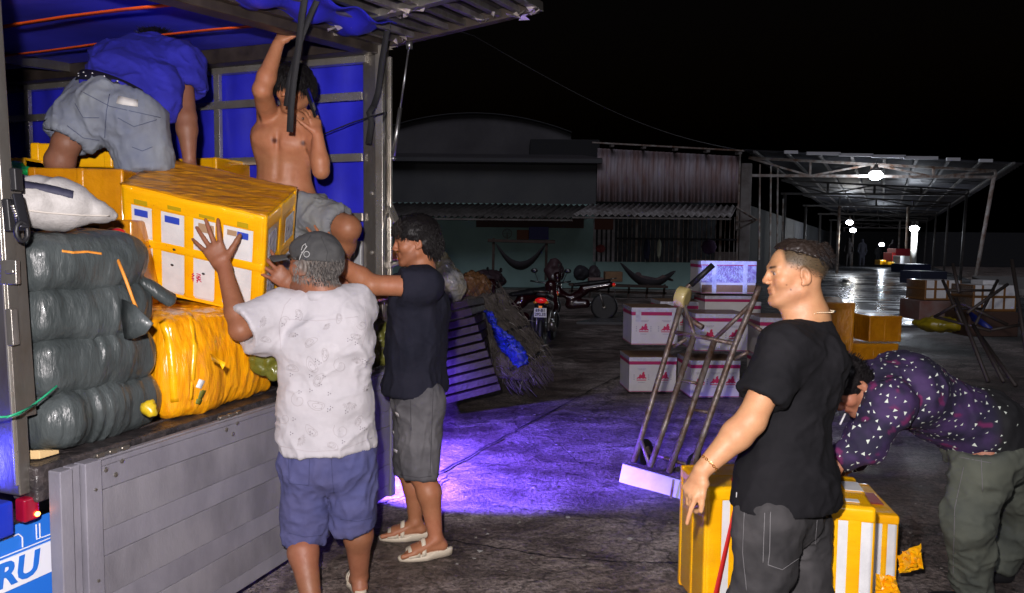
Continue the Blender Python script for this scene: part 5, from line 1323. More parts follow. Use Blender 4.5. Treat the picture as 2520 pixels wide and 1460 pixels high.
# bundle of old net and blue tarp
c = J(1270, 830, 6.9)
m_netb = M("grimy net bundle", (.12, .10, .09), .8, col2=(.05, .04, .035), scale=10, contrast=.7, bump=.8, bscale=40)
nbd, nV, nF = blob('net_bundle', 'grimy tied bundle of old netting and blue tarpaulin leaning beside the pallets', 'bundle',
     lambda F: (F.seg(J(1192, 752, 6.9), J(1268, 890, 6.5), .08, .17, .06, side=(0, 1, 0), fl=1.0), F.seg(J(1232, 748, 7.0), J(1306, 870, 6.8), .09, .14, .08), F.ell(J(1300, 888, 6.7), (.16, .2, .10), k=.06), F.seg(J(1150, 742, 6.9), J(1215, 738, 6.9), .03, .05, .04)),
     c-Vector((.7, .6, .65)), c+Vector((.7, .6, .65)), m_netb, .02, .03, 7, .02, (9, 9, 6), 12)
q = MB(); rows = []
for (pl_, pr_) in (((1192, 762), (1212, 768)), ((1210, 800), (1222, 800)), ((1218, 826), (1262, 832)), ((1228, 852), (1285, 850)), ((1240, 880), (1298, 872)), ((1255, 912), (1302, 900))):
    a = J(pl_[0], pl_[1], 6.42); b = J(pr_[0], pr_[1], 6.30); rows.append((a, b))
fine = []; rt = random.Random(4)
for k in range(len(rows)-1):
    for j in range(6):
        a = rows[k][0].lerp(rows[k+1][0], j/6); b = rows[k][1].lerp(rows[k+1][1], j/6)
        fine.append([a.lerp(b, i/9)+Vector((rt.uniform(-.012, .012), -.07*math.sin(math.pi*i/9)+rt.uniform(-.022, .022), rt.uniform(-.015, .015))) for i in range(10)])
q.sheet(fine); q.obj('blue_tarp', M("blue tarp scrap", (.02, .05, .55), .5, col2=(.01, .02, .25), scale=14, contrast=.5, bump=.6, bscale=20), nbd, True, solid=.01)
Pn = Proj(nV, nF)
nN = normals(nV, nF); ax_n = (J(1306, 880, 6.6)-J(1215, 745, 6.9)).normalized()
def strand_later(): 
    strands('net_strand', nbd, M("net twine", (.13, .11, .095), .8, col2=(.05, .04, .033), scale=9), nV, nN, nN[:, 1] < .2, 700, .16, lambda p, n: ax_n*(1 if rnd.random() < .6 else -1), .0035, 4, curl=.6)
    strands('net_fray', nbd, M("pale twine", (.30, .28, .27), .8), nV, nN, nN[:, 1] < .2, 60, .10, lambda p, n: ax_n+Vector((rnd.uniform(-1, 1), 0, rnd.uniform(-1, 1))), .003, 5, curl=.3)
for pts in ([(1225, 828), (1270, 808), (1320, 803)], [(1255, 910), (1300, 890), (1345, 855)]):
    ribbon_on(pts, .03, m_black, Pn, 'tie_band', nbd, .012)
# wrapped yellowish bag behind the man and brown glistening basket
c = J(1100, 690, 6.6)
blob('wrapped_bag', 'pale yellow bag in shiny clear film behind the man in navy', 'bag', lambda F: (F.seg(J(1085, 630, 6.7), J(1098, 690, 6.6), .05, .15, .05), F.ell(J(1102, 705, 6.6), (.15, .15, .14), k=.05)), c-Vector((.4, .4, .5)), c+Vector((.4, .4, .5)), M("creamy film bag", (.42, .33, .12), .25, coat=1, col2=(.3, .3, .3), scale=5, bump=.8, bscale=45), .014, .02, 9, .012, (14, 14, 8), 31)
c = J(1165, 705, 7.2)
blob('basket_heap', 'glistening brown heap in clear film behind the pallets', 'heap', lambda F: F.ell(c, (.16, .15, .13)), c-Vector((.3, .3, .3)), c+Vector((.3, .3, .3)), M("brown glossy heap", (.16, .075, .03), .12, coat=1, bump=1.0, bscale=60), .014, .03, 14, .02, (20, 20, 20), 33)
small_box('yellow_box', 'small amber box beside the post behind the man in navy', 957, 618, 982, 642, 6.0, m_tape_dk, .3, 'box')
small_box('jerrycan', 'pale plastic can lid between net bundle and motorbike', 1218, 742, 1248, 762, 7.6, M("dim white", (.35, .35, .4), .5), .2, 'can')
# motorbikes
m_bike = M("dark red bike plastic", (.022, .002, .004), .22, coat=.8)
m_bikeb = M("black bike plastic", (.01, .01, .012), .3, coat=.5)
def motorbike(label, base, yaw, group='parked motorbikes', plate=True, sc=1.0):
    """local: x to the right of the rider, y forward, z up, origin under the middle"""
    t = thing('motorbike', label, 'motorbike', base, group=group); m4 = yaw_mat(base, yaw) @ Matrix.Scale(sc, 4)
    def part(name, q, mat, smooth=True, par=t, **k): q.xf(m4); return q.obj(name, mat, par, smooth, **k)
    for nm, y in (('wheel', -.60), ('wheel', .64)):
        q = MB(); c = Vector((0, y, .29)); q.lathe(c-Vector((.045, 0, 0)), (1, 0, 0), [(.0, .235), (.0, .26), (.02, .288), (.045, .295), (.07, .288), (.09, .26), (.09, .235)], 30); w = part(nm, q, m_black)
        q = MB(); q.tube([c+Vector((0, math.cos(i*math.pi/12)*.235, math.sin(i*math.pi/12)*.235)) for i in range(24)], .016, 6, closed=True)
        for i in range(10): q.bar(c, c+Vector((0, math.cos(i*.628)*.235, math.sin(i*.628)*.235)), .016)
        q.lathe(c-Vector((.05, 0, 0)), (1, 0, 0), [(0, .02), (0, .05), (.1, .05), (.1, .02)], 12); part('rim', q, m_galv, True, w)
    F = Field((-.35, -1.0, .2), (.35, 1.0, 1.2), .022)
    F.seg((0, -.72, .78), (0, -.15, .68), .085, .12, .05, side=(1, 0, 0), fl=.8); F.seg((0, -.15, .62), (0, .12, .45), .10, .09, .06); F.seg((0, .12, .45), (0, .38, .60), .09, .13, .06, side=(1, 0, 0), fl=.6)
    F.seg((0, .38, .55), (0, .42, .88), .14, .10, .05, side=(1, 0, 0), fl=.55); F.ell((0, .43, .95), (.11, .10, .09), k=.03); F.seg((0, .45, .6), (0, .75, .60), .05, .05, .03, side=(1, 0, 0), fl=.4); F.seg((0, -.2, .35), (0, .15, .33), .10, .11, .05)
    V, Fc = F.extract(); M4 = np.array(m4); V = V @ M4[:3, :3].T + M4[:3, 3]; np_obj('body', V, Fc, m_bike, t)
    F = Field((-.3, -1.0, .6), (.3, .4, 1.1), .02); F.seg((0, -.70, .86), (0, -.30, .80), .10, .13, .03, side=(1, 0, 0), fl=.42); F.seg((0, -.30, .80), (0, .05, .76), .13, .09, .03, side=(1, 0, 0), fl=.42)
    V, Fc = F.extract(); V = V @ M4[:3, :3].T + M4[:3, 3]; np_obj('seat', V, Fc, m_black, t)
    q = MB(); q.tube([(-.34, .34, 1.02), (-.2, .36, 1.0), (0, .42, .98), (.2, .36, 1.0), (.34, .34, 1.02)], .014, 8); part('handlebar', q, m_bikeb)
    for s_ in (-1, 1):
        q = MB(); q.tube([(s_*.2, .36, 1.0), (s_*.27, .38, 1.16)], .006, 6); q.sphere((s_*.28, .38, 1.19), .055, 10, (1.1, .3, .75)); part('mirror', q, m_bikeb)
        q = MB(); q.tube([(s_*.055, .64, .29), (s_*.055, .47, .8)], .018, 8); part('fork_leg', q, m_galv)
        q = MB(); q.tube([(s_*.09, -.60, .30), (s_*.10, -.50, .62)], .022, 8); part('shock_absorber', q, m_galv)
        q = MB(); q.sphere((s_*.085, -.80, .75), .028, 8, (1.3, 1, .8)); part('indicator', q, M("amber lens", (.7, .25, .02), .3))
    q = MB(); q.tube([(.13, -.05, .28), (.15, -.35, .30), (.16, -.75, .42)], [.02, .045, .05], 12); part('exhaust', q, m_galv)
    q = MB(); q.tube([(-.1, -.72, .90), (-.1, -.85, .92), (.1, -.85, .92), (.1, -.72, .90)], .012, 8); part('grab_rail', q, m_galv)
    q = MB(); q.sphere((0, -.80, .78), .075, 12, (1.3, .55, .6)); part('tail_lamp', q, M("red bike lens", (.6, .005, .01), .15, coat=1, emit=(1, .02, .02), estr=.25))
    q = MB(); q.sphere((0, .53, .93), .075, 12, (1, .5, .8)); part('headlamp', q, M("clear lens", (.5, .5, .5), .1, .3, coat=1))
    q = MB(); q.hexa([(-.05, -.80, .36), (.05, -.80, .36), (.05, -.78, .36), (-.05, -.78, .36), (-.07, -.84, .66), (.07, -.84, .66), (.07, -.82, .66), (-.07, -.82, .66)]); part('rear_fender', q, m_bikeb, False)
    if plate:
        q = MB(); q.box((0, -.865, .60), (.19, .004, .14)); p_ = part('number_plate', q, M("plate white", (.72, .72, .68), .5), False, bevel=.002)
        x = (m4.to_3x3() @ Vector((1, 0, 0))); u = Vector((0, 0, 1))
        text_on('plate_text', '69-B1', .062, m4 @ Vector((0, -.869, .633)), x, u, m_darkink, p_, .001, bold=.002)
        text_on('plate_text', '292.33', .060, m4 @ Vector((0, -.869, .573)), x, u, m_darkink, p_, .001, bold=.002)
        q = MB(); q.box((0, -.866, .688), (.05, .01, .03)); part('reflector', q, M("glowing orange reflector", (.8, .2, .01), .3, emit=(1, .3, .02), estr=.4), False)  # reflector given a weak glow to imitate light thrown back
    return t
bp_ = GR(1348, 842); bp_.z = .0
b1 = motorbike('parked dark red motorbike with white number plate facing the camera', Vector((J(1347, 800, 11.8).x, 11.8, 0)), -10)
bp2 = J(1265, 760, 12.2)
motorbike('second motorbike behind, its headlamp and mirrors glinting', Vector((bp2.x, 12.6, 0)), 115, plate=False)
motorbike('third dark motorbike far behind near the bench', Vector((J(1420, 700, 16).x, 16, 0)), 80, plate=False)

# grit and scraps trodden into the yard
rl = random.Random(31); m_grit = M("grit", (.22, .20, .18), .8); m_scrap = M("paper scrap", (.5, .48, .45), .7)
for nm, mat, n_, s0, s1 in (('yard_grit', m_grit, 420, .004, .012), ('paper_scraps', m_scrap, 46, .006, .022)):
    q = MB()
    for i in range(n_):
        p = GR(rl.uniform(700, 2450), 780+640*rl.random()**1.1); s_ = rl.uniform(s0, s1); a0 = rl.uniform(0, 6.28)
        if p.y < 2.2: continue
        z = .014+.004; k = rl.choice((3, 4, 5)); q.poly([p+Vector((math.cos(a0+j*6.283/k)*s_*rl.uniform(.6, 1.2), math.sin(a0+j*6.283/k)*s_*rl.uniform(.6, 1.2), z)) for j in range(k)], (0, 0, s_*.35 if nm == 'yard_grit' else .001))
    o = q.obj(nm, mat); o['kind'] = 'stuff'; o['label'] = {'yard_grit': 'grit and small stones scattered over the wet concrete', 'paper_scraps': 'pale paper and foam scraps scattered over the wet concrete'}[nm]; o['category'] = {'yard_grit': 'grit', 'paper_scraps': 'litter'}[nm]
# ================================================================== PEOPLE
def skin_mat(name, col):
    m = M(name, col, .50, vcol='col', col2=(.86, .78, .74), scale=28, contrast=.6, bump=.10, bscale=260, spec=.40, rvar=.16)
    b = m.node_tree.nodes["Principled BSDF"]; b.inputs["Subsurface Weight"].default_value = .06; b.inputs["Subsurface Radius"].default_value = (.02, .008, .004); b.inputs["Subsurface Scale"].default_value = .4
    return m
m_skin = skin_mat("skin", (.5, .28, .18))
m_hair = M("black hair", (.009, .0075, .008), .48, spec=.3)
m_hair2 = M("dark brown hair", (.020, .013, .010), .48, spec=.35)
m_greyhair = M("greying hair", (.10, .09, .085), .5, col2=(.25, .23, .21), scale=60, contrast=.6)
def cloth_mat(name, col, col2=None, scale=30, rough=.88, bump=.12, bscale=420, contrast=.5, sheen=.0, **k):
    return M(name, col, rough, col2=col2 or tuple(c*.75 for c in col), scale=scale, contrast=contrast, bump=bump, bscale=bscale, sheen=sheen, **k)
def nv(v): return Vector(v).normalized()
class Head:
    def __init__(s, c, fwd, up, sc=1.0):
        s.c = Vector(c); f = nv(fwd); u = Vector(up); r = f.cross(u).normalized(); u = r.cross(f)
        s.f, s.u, s.r, s.s = f, u.normalized(), r, sc           # r = the person's right hand side
        s.b = (np.array(r), np.array(f), np.array(s.u))
    def p(s, x, y, z): return s.c+(s.r*x+s.f*y+s.u*z)*s.s
    def loc(s, V): d = (V-np.array(s.c))/s.s; return np.stack([d@s.b[0], d@s.b[1], d@s.b[2]], 1)
    def build(s, F, ears=True, old=False):
        k = s.s
        def E(x, y, z, rx, ry, rz, kk=.012, op='u'): F.ell(s.p(x, y, z), (rx*k, ry*k, rz*k), s.b, kk*k, op)
        def S(a, b, ra, rb, kk=.012, op='u'): F.seg(s.p(*a), s.p(*b), ra*k, rb*k, kk*k, op)
        E(0, -.018, .035, .074, .094, .080)
        E(0, .028, .018, .062, .055, .060, .02)
        E(0, .022, -.035, .058, .060, .070, .02)
        for q in (-1, 1):
            S((q*.052, -.005, -.055), (q*.022, .062, -.092), .018, .017, .025)
            E(q*.040, .052, -.022, .024, .026, .024, .02)
            S((q*.012, .082, .022), (q*.040, .070, .024), .010, .009, .012)
        E(0, .068, -.096, .020, .019, .018, .018)
        S((0, .082, .018), (0, .098, -.020), .0075, .0100, .010)
        E(0, .098, -.025, .011, .012, .0095, .006)
        for q in (-1, 1):
            E(q*.0125, .094, -.029, .0085, .011, .008, .005)
            F.ell(s.p(q*.031, .088, .002), (.017*k, .012*k, .011*k), s.b, .010*k, 's')
            E(q*.030, .069, .003, .0135, .0125, .0125, .003)
            S((q*.018, .081, .0105), (q*.044, .072, .0085), .0045, .004, .004)
        S((-.019, .079, -.052), (.019, .079, -.052), .0060, .0060, .008); E(0, .085, -.051, .012, .007, .0055, .007)
        S((-.016, .077, -.0635), (.016, .077, -.0635), .0068, .0068, .008); E(0, .082, -.063, .012, .007, .006, .007)
        F.seg(s.p(-.02, .090, -.0575), s.p(.02, .090, -.0575), .0022*k, .0022*k, .002*k, 's')
        if ears:
            for q in (-1, 1):
                b = (np.array(s.r), np.array((s.f*.94-s.u*.25).normalized()), np.array((s.u*.94+s.f*.25).normalized()))
                F.ell(s.p(q*.079, -.012, -.004), (.010*k, .019*k, .033*k), b, .006*k)
                F.ell(s.p(q*.088, -.008, .0), (.0085*k, .0105*k, .020*k), b, .004*k, 's')
                E(q*.080, -.004, -.030, .008, .009, .010, .005); E(q*.082, .003, -.006, .005, .005, .007, .004)
    def color(s, V, col, base, stubble=0.0, fade=None, brow=(.02, .014, .012), lip=None, eyes=True):
        L = s.loc(V); x, y, z = L[:, 0], L[:, 1], L[:, 2]; ax = np.abs(x)
        near = (np.abs(z) < .14) & (ax < .10) & (np.abs(y) < .14)
        base = np.array(base); lip = np.array(lip) if lip is not None else base*np.array((.78, .56, .56))
        def put(w, c): 
            w = np.clip(w, 0, 1)[:, None]*near[:, None]; col[:] = col*(1-w)+np.array(c)*w
        put(.35*np.exp(-((ax-.04)/.02)**2-((z+.02)/.02)**2)*(y > .04), base*np.array((1.1, .78, .72)))
        put(.3*np.exp(-(x/.015)**2-((z+.022)/.012)**2)*(y > .09), base*np.array((1.1, .75, .7)))
        put(1.2*np.exp(-(x/.019)**4-((z+.0575)/.0105)**4)*(y > .072), lip)
        put(1.3*np.exp(-(x/.020)**4-((z+.0575)/.0018)**2)*(y > .072), lip*.3)
        put(1.3*np.exp(-((ax-.030)/.0165)**4-((z-.024-.15*(ax-.03))/.0042)**2)*(y > .055), brow)
        for q in (-1, 1): put(1.2*np.exp(-((x-q*.0105)/.0035)**2-((z+.034)/.003)**2)*(y > .088), base*.15)
        if eyes:
            e = ((ax-.030)/.0125)**2+((z-.002)/.0052)**2
            put((e < 1)*(y > .065)*.8, (.40, .35, .33)); put((((ax-.030)/.0052)**2+((z-.002)/.0056)**2 < 1)*(y > .065)*1.0, (.02, .012, .01))
            put(1.1*np.exp(-((ax-.030)/.014)**4-((z-.0085)/.0018)**2)*(y > .062), (.02, .015, .013))
        else:
            put(1.0*np.exp(-((ax-.030)/.014)**4-((z+.002)/.0016)**2)*(y > .062), (.03, .02, .016))
        if stubble: put(stubble*((z < -.042)*(y > .0)*(z > -.12)*np.clip((-.03-z)/.02, 0, 1)), base*np.array((.45, .45, .5)))
        if fade is not None:
            fc, z0, yfront = fade
            w = np.clip((z-z0-.35*np.clip(y, -.2, .06)*1.0)/.03, 0, 1)*np.clip((yfront-y)/.012+.5, 0, 1)
            put(w, fc)
        return col
def hand(F, w, d, back, thumb, size=1.0, spread=.16, curls=(.25, .25, .3, .35), tcurl=.35, tout=.9, k=.006):
    """w wrist, d direction to the fingers, back = normal of the back of the hand, thumb = side the thumb is on"""
    d = nv(d); n = Vector(back); n = (n-d*n.dot(d)).normalized(); l = d.cross(n).normalized()
    if l.dot(Vector(thumb)) < 0: l = -l
    s = size; w = Vector(w)
    F.seg(w-d*.01*s, w+d*.03*s, .027*s, .033*s, .012, side=l, fl=.62)
    F.seg(w+d*.025*s, w+d*.080*s, .035*s, .041*s, .010, side=l, fl=.38)
    F.ell(w+d*.035*s+l*.022*s-n*.008*s, (.022*s, .022*s, .017*s), k=.01)
    kn = [(.030, .086, .092), (.0105, .092, .100), (-.0095, .088, .093), (-.0285, .078, .075)]
    for i, (lx, bx, ln) in enumerate(kn):
        p = w+d*bx*s+l*lx*s; ang = spread*(1.5-i)*.9; dd = (d*math.cos(ang)+l*math.sin(ang)).normalized(); a = 0.0
        L_ = [ln*.45*s, ln*.30*s, ln*.25*s]; rr = [.0098*s, .0086*s, .0077*s, .0066*s]
        if i == 3: rr = [r*.88 for r in rr]
        F.ell(p+n*.002, (.011*s,)*3, k=.006)
        for j in range(3):
            a += curls[i]*(1.0 if j else .7); v = dd*math.cos(a)-n*math.sin(a); p2 = p+v*L_[j]
            F.seg(p, p2, rr[j], rr[j+1], k*.5); p = p2
    p = w+d*.030*s+l*.028*s-n*.004*s; v = (d*(1-tout*.55)+l*tout*.75-n*.15).normalized()
    for j, (ln, r0, r1) in enumerate(((.040, .014, .0115), (.030, .0112, .0098), (.024, .0098, .0078))):
        p2 = p+v*ln*s; F.seg(p, p2, r0*s, r1*s, k); p = p2; v = (v+d*tcurl*.5-n*tcurl*.35).normalized()
def arm(F, sh, el, wr, r=(.050, .041, .043, .026), k=.02):
    F.seg(sh, el, r[0], r[1], k); e2 = Vector(el).lerp(Vector(wr), .28); F.seg(el, e2, r[1]*.98, r[2], k); F.seg(e2, wr, r[2], r[3], k)
def leg(F, hp, kn, an, r=(.085, .056, .057, .036), back=(0, 0, 0), k=.03):
    F.seg(hp, kn, r[0], r[1], k); c = Vector(kn).lerp(Vector(an), .3)+Vector(back)*.02; F.ell(kn, (r[1]*1.0,)*3, k=.02); F.seg(kn, c, r[1]*.93, r[2], k); F.seg(c, an, r[2], r[3], k)
def foot(F, an, fwd, side, s=1.0, k=.012):
    f = nv(fwd); sd = nv(side); u = Vector((0, 0, 1)); an = Vector(an); heel = an-f*.03*s-u*(.045*s); toe = an+f*.15*s-u*(.060*s); ball = an+f*.105*s-u*.052*s
    F.seg(an, heel, .033*s, .030*s, k); F.seg(an-u*.01, ball, .036*s, .040*s, .02, side=sd, fl=.55); F.seg(heel, ball, .030*s, .040*s, .02, side=sd, fl=.6)
    for i in range(5):
        o = (-.032+.016*i)*s; ln = (.062-.006*i if i else .062)*s; r = (.0125 if i == 0 else .0088)*s
        b = ball+sd*o-u*.004; F.seg(b, b+f*(ln-.004*i)-u*.010*s, r*1.1, r, .004)
def fieldbox(pts, m): 
    P = np.array([list(p) for p in pts]); return P.min(0)-m, P.max(0)+m
def make_body(name, parent, pts, h, build, colfn, mat=None):
    lo, hi = fieldbox(pts, .20); F = Field(lo, hi, h); build(F); V, Fc = F.extract(); col = colfn(V); return np_obj(name, V, Fc, mat or m_skin, parent, colors=col), V, Fc
def base_col(V, base, blotch=.07, seed=3):
    n = fbm(V*7, 3, seed)[:, None]; c = np.array(base)[None, :]*(1+blotch*n); c[:, 1] *= (1-.05*n[:, 0]); return c
def make_cloth(name, parent, pts, h, build, mat, fold=.007, freq=9, seed=0, stretch=(1.6, 1.6, .7), fine=.0015, colfn=None, dirs=None, foldmask=None):
    lo, hi = fieldbox(pts, .26); F = Field(lo, hi, h); build(F); V, Fc = F.extract(); N_ = normals(V, Fc)
    P = V if dirs is None else np.stack([V@np.array(nv(dv)) for dv in dirs], 1)
    wp = P+.035*np.stack([vnoise(P*6+3, seed+i) for i in range(3)], 1)
    st = np.array(stretch); wq = P+.05*np.stack([vnoise(P*4+7, seed+i+9) for i in range(3)], 1)
    cr = (1-np.abs(vnoise(wq*st*freq*1.25, seed+60)))**3; cr2 = (1-np.abs(vnoise(wq[:, [2, 0, 1]]*st[::-1]*freq*1.7+4, seed+61)))**3
    msk = np.clip(.5+vnoise(P*5.5, seed+77)*1.3, 0, 1); msk2 = np.clip(.45+vnoise(P*6.5+3, seed+78)*1.4, 0, 1)
    cr3 = (1-np.abs(vnoise(wq*st*freq*2.6+11, seed+62)))**3
    d = fold*.8*ridge(wp*st*freq*.5, 2, seed+20)+fold*.6*fbm(wp*freq*.9, 2, seed+40)+fold*1.15*(cr*msk+.8*cr2*msk2)+fold*.45*cr3*np.clip(msk+msk2-.4, 0, 1)+fine*fbm(P*55, 2, seed)
    if foldmask is not None: d = d*foldmask(V)
    V = V+N_*d[:, None]
    return np_obj(name, V, Fc, mat, parent, colors=None if colfn is None else colfn(V)), V, Fc
def strands(name, parent, mat, V, N_, mask, n, length, dirfn, r=.0011, seed=1, lift=0.0, curl=.25, seg=4):
    rr = np.random.RandomState(seed); idx = np.nonzero(mask)[0]
    if len(idx) == 0: return None
    ch = rr.choice(idx, n); q = MB(); 
    for i in ch:
        p = Vector(V[i])+Vector(N_[i])*lift+Vector(rr.normal(0, .0022, 3)); nn = Vector(N_[i]); d = Vector(dirfn(V[i], N_[i])).normalized()+Vector(rr.normal(0, .08, 3)); L_ = length*rr.uniform(.6, 1.25)
        pts = [p]; v = (nn*.35+d).normalized()
        for s_ in range(seg): p = p+v*(L_/seg); pts.append(p.copy()); v = (v+d*curl-nn*.14+Vector(rr.normal(0, .035, 3))).normalized()
        q.tube(pts, [r]*(seg-1)+[r*.6, r*.25], 3)
    o = q.obj(name, mat, parent, True); o['kind'] = 'stuff'; return o
def hair_shell(hd, off, cutfn, h=.005, disp=.004, freq=60, seed=0, extra=None):
    F = Field(Vector(hd.c)-Vector((.17,)*3)*hd.s, Vector(hd.c)+Vector((.17,)*3)*hd.s, h); k = hd.s
    F.ell(hd.p(0, -.018, .037), ((.075+off)*k, (.095+off)*k, (.081+off)*k), hd.b)
    F.ell(hd.p(0, -.055, -.015), ((.058+off)*k, (.050+off)*k, (.060+off)*k), hd.b, .02*k)
    if extra: extra(F)
    cutfn(F)
    V, Fc = F.extract(); N_ = normals(V, Fc); V = V+N_*(disp*fbm(V*freq, 3, seed))[:, None]
    return V, Fc, N_
def torso(F, pel, wai, che, nk, side, w=(.150, .135, .160, .085), fl=(.72, .70, .70, .8), k=.04, off=0.0):
    F.seg(pel, wai, w[0]+off, w[1]+off, k, side=side, fl=(fl[0]+fl[1])/2); F.seg(wai, che, w[1]+off, w[2]+off, k, side=side, fl=(fl[1]+fl[2])/2); F.seg(che, nk, w[2]+off, w[3]+off, k, side=side, fl=.72)
def button_eye(*a): pass

# ---------------- E: the near man in black at the right
def man_black():
    Y = 2.6; root = thing('person', 'man in black T-shirt and faded black jeans with gold bracelet, side on to the camera', 'person', (J(1930, 1400, Y).x, Y, 0))
    base = (.52, .275, .14)
    hd = Head(J(1954, 674, Y), (-1, .03, -.02), (.0, 0, 1), 1.02)
    nk = J(1992, 782, Y+.02); che = J(1962, 920, Y+.02); wai = J(1935, 1080, Y); pel = J(1925, 1230, Y)
    shL = J(1930, 858, Y-.13); elL = J(1848, 1035, Y-.20); wrL = J(1728, 1158, Y-.22); shR = J(1990, 850, Y+.17); elR = J(1960, 1030, Y+.26); wrR = J(1900, 1150, Y+.24)
    sd = (nv((shL-shR)))
    kL = J(1862, 1500, Y-.10); hL = J(1885, 1270, Y-.09); hR = J(1960, 1270, Y+.09); kR = J(1992, 1500, Y+.06)
    aL = Vector((J(1850, 1500, Y-.06).x, Y-.04, .10)); aR = Vector((kR.x+.03, Y+.10, .10))
    def body(F):
        hd.build(F)
        F.seg(hd.p(0, -.03, -.05), nk+Vector((.0, 0, -.02)), .060, .068, .03); F.seg(hd.p(0, .02, -.10), nk+Vector((-.04, -.02, -.02)), .035, .05, .03)
        torso(F, pel, wai, che, nk, sd)
        for s_, e_, w_ in ((shL, elL, wrL), (shR, elR, wrR)): arm(F, s_, e_, w_, (.052, .048, .050, .029))
        hand(F, wrL, (-.42, -.05, -.80), (-.75, -.45, .40), (-.2, -.8, -.1), 1.0, .04, (.12, .85, .95, 1.0), .5, .35, .005)
        hand(F, wrR, (-.5, 0, -.8), (-.3, .7, .2), (-.6, 0, -.2), 1.0, .08, (.4, .4, .4, .5))
        leg(F, hL, kL, aL, (.09, .062, .06, .04)); leg(F, hR, kR, aR, (.09, .062, .06, .04)); foot(F, aL, (-1, 0, 0), (0, 1, 0)); foot(F, aR, (-1, 0, 0), (0, 1, 0))
    def colf(V):
        c = base_col(V, base, .06, 3); hd.color(V, c, base, .20, fade=((.085, .060, .032), .004, .052), brow=(.03, .02, .014))
        L = hd.loc(V)
        for (y, z) in ((.03, -.052), (.045, -.035)):
            w = np.exp(-((L[:, 1]-y)**2+(L[:, 2]-z)**2)/.0022**2)*(np.abs(L[:, 0]) > .03); c[:] = c*(1-w[:, None])+np.array((.08, .03, .02))*w[:, None]
        return c
    bo, V, Fc = make_body('body', root, [hd.c, aL, aR, wrL, wrR, shL, shR], .0052, body, colf)
    # hair: black top swept back
    def cut(F):
        F.plane(hd.p(0, .055, .055), hd.f*.8-hd.u*.55); F.plane(hd.p(0, 0, .072), hd.f*.30-hd.u*1.0); F.plane(hd.p(0, 0, .119), hd.u-hd.f*.15)
    V2, F2, N2 = hair_shell(hd, .011, cut, disp=.004, freq=70, extra=lambda F: F.ell(hd.p(.015, -.075, .055), (.05, .045, .06), hd.b, .02))
    ho = np_obj('hair', V2, F2, m_hair2, root)
    strands('hair_strand', ho, m_hair2, V2, N2, hd.loc(V2)[:, 2] > .06, 900, .020, lambda p, n: -hd.f*1.2-hd.u*.25-Vector(n)*.3, .0010, 4)
    q = MB(); Vm = V; Lc = hd.loc(Vm); Nn = normals(Vm, Fc)
    mask = (Lc[:, 2] > .012+.35*np.clip(Lc[:, 1], -.2, .06)) & (Lc[:, 1] < .048) & (Lc[:, 2] < .10) & (np.abs(Lc[:, 0]) < .09) & (Lc[:, 1] > -.13) & ((np.abs(Lc[:, 0]) < .074) | (Lc[:, 2] > .035))
    strands('short_hair', ho, M("clipped hair", (.05, .036, .022), .6), Vm, Nn, mask, 2600, .006, lambda p, n: -hd.f*.5-hd.u*.3+Vector(n)*.6, .0007, 6, seg=2)
    strands('back_hair', ho, m_hair, V2, N2, (hd.loc(V2)[:, 1] < -.05), 420, .030, lambda p, n: -hd.f*.5-hd.u*.8, .0012, 8)
    # t-shirt
    cuffL = shL.lerp(elL, .68); cuffR = shR.lerp(elR, .62)
    def shirt(F):
        F.seg(J(1928, 1330, Y), J(1928, 1230, Y), .186, .176, .03, side=sd, fl=.94); F.seg(J(1884, 1310, Y-.09), J(1892, 1180, Y-.06), .130, .118, .05); F.seg(J(1955, 1310, Y+.05), J(1955, 1180, Y+.04), .112, .108, .05)
        torso(F, J(1928, 1262, Y), wai, che, nk+Vector((0, 0, -.045)), sd, (.170, .150, .172, .085), (.78, .76, .76, .8), .05, .004)
        F.ell(J(1935, 1170, Y), (.155, .165, .16), k=.05); F.ell(che+Vector((-.035, 0, .01)), (.125, .15, .12), k=.05); F.ell(J(2008, 880, Y), (.085, .14, .10), k=.05)
        F.seg(nk+Vector((0, 0, -.055)), shL+Vector((0, 0, .005)), .070, .070, .04); F.seg(nk+Vector((0, 0, -.055)), shR, .070, .070, .04)
        F.seg(shL, cuffL, .070, .080, .055, cut=1); F.seg(shR, cuffR, .07, .075, .05, cut=1); F.ell(shL.lerp(che, .3)+Vector((0, 0, .01)), (.09, .08, .09), k=.05)
        F.seg(cuffL.lerp(shL, .12), cuffL+(cuffL-shL)*.3, .060, .064, 0, 's')
        hz = J(1928, 1252, Y); F.plane(hz+Vector((0, 0, .035)), (0.0, 0, -1)); F.ell(nk+Vector((-.015, -.0, .050)), (.082, .082, .068), k=.012, op='s')
    m_bt = cloth_mat("faded black cotton", (.0045, .0045, .006), (.009, .0085, .0105), 6, spec=.22)
    so, Vs, Fs = make_cloth('t_shirt', root, [shL, shR, pel, nk, J(1920, 1290, Y), cuffL], .007, shirt, m_bt, .0085, 9, 3, (1.1, 1.1, .9), dirs=((.8, 0, .6), (0, 1, 0), (-.6, 0, .8)))
    q = MB(); q.box(J(1815, 1218, Y-.10), (.010, .004, .018)); q.obj('hem_tag', M("white tag", (.6, .6, .6), .6), so)
    # jeans
    def jeans(F):
        F.seg(J(1925, 1165, Y), J(1925, 1250, Y), .130, .138, .03, side=sd, fl=.92); F.seg(hL, kL, .110, .088, .05); F.seg(hR, kR, .098, .085, .05)
        F.seg(kL, aL, .088, .075, .03, cut=1); F.seg(kR, aR, .085, .075, .03, cut=1); F.plane(J(1925, 1165, Y), (0, 0, 1))
    m_bj = cloth_mat("washed black denim", (.013, .0125, .014), (.062, .058, .060), 3.2, contrast=.42, bump=.14, bscale=600)
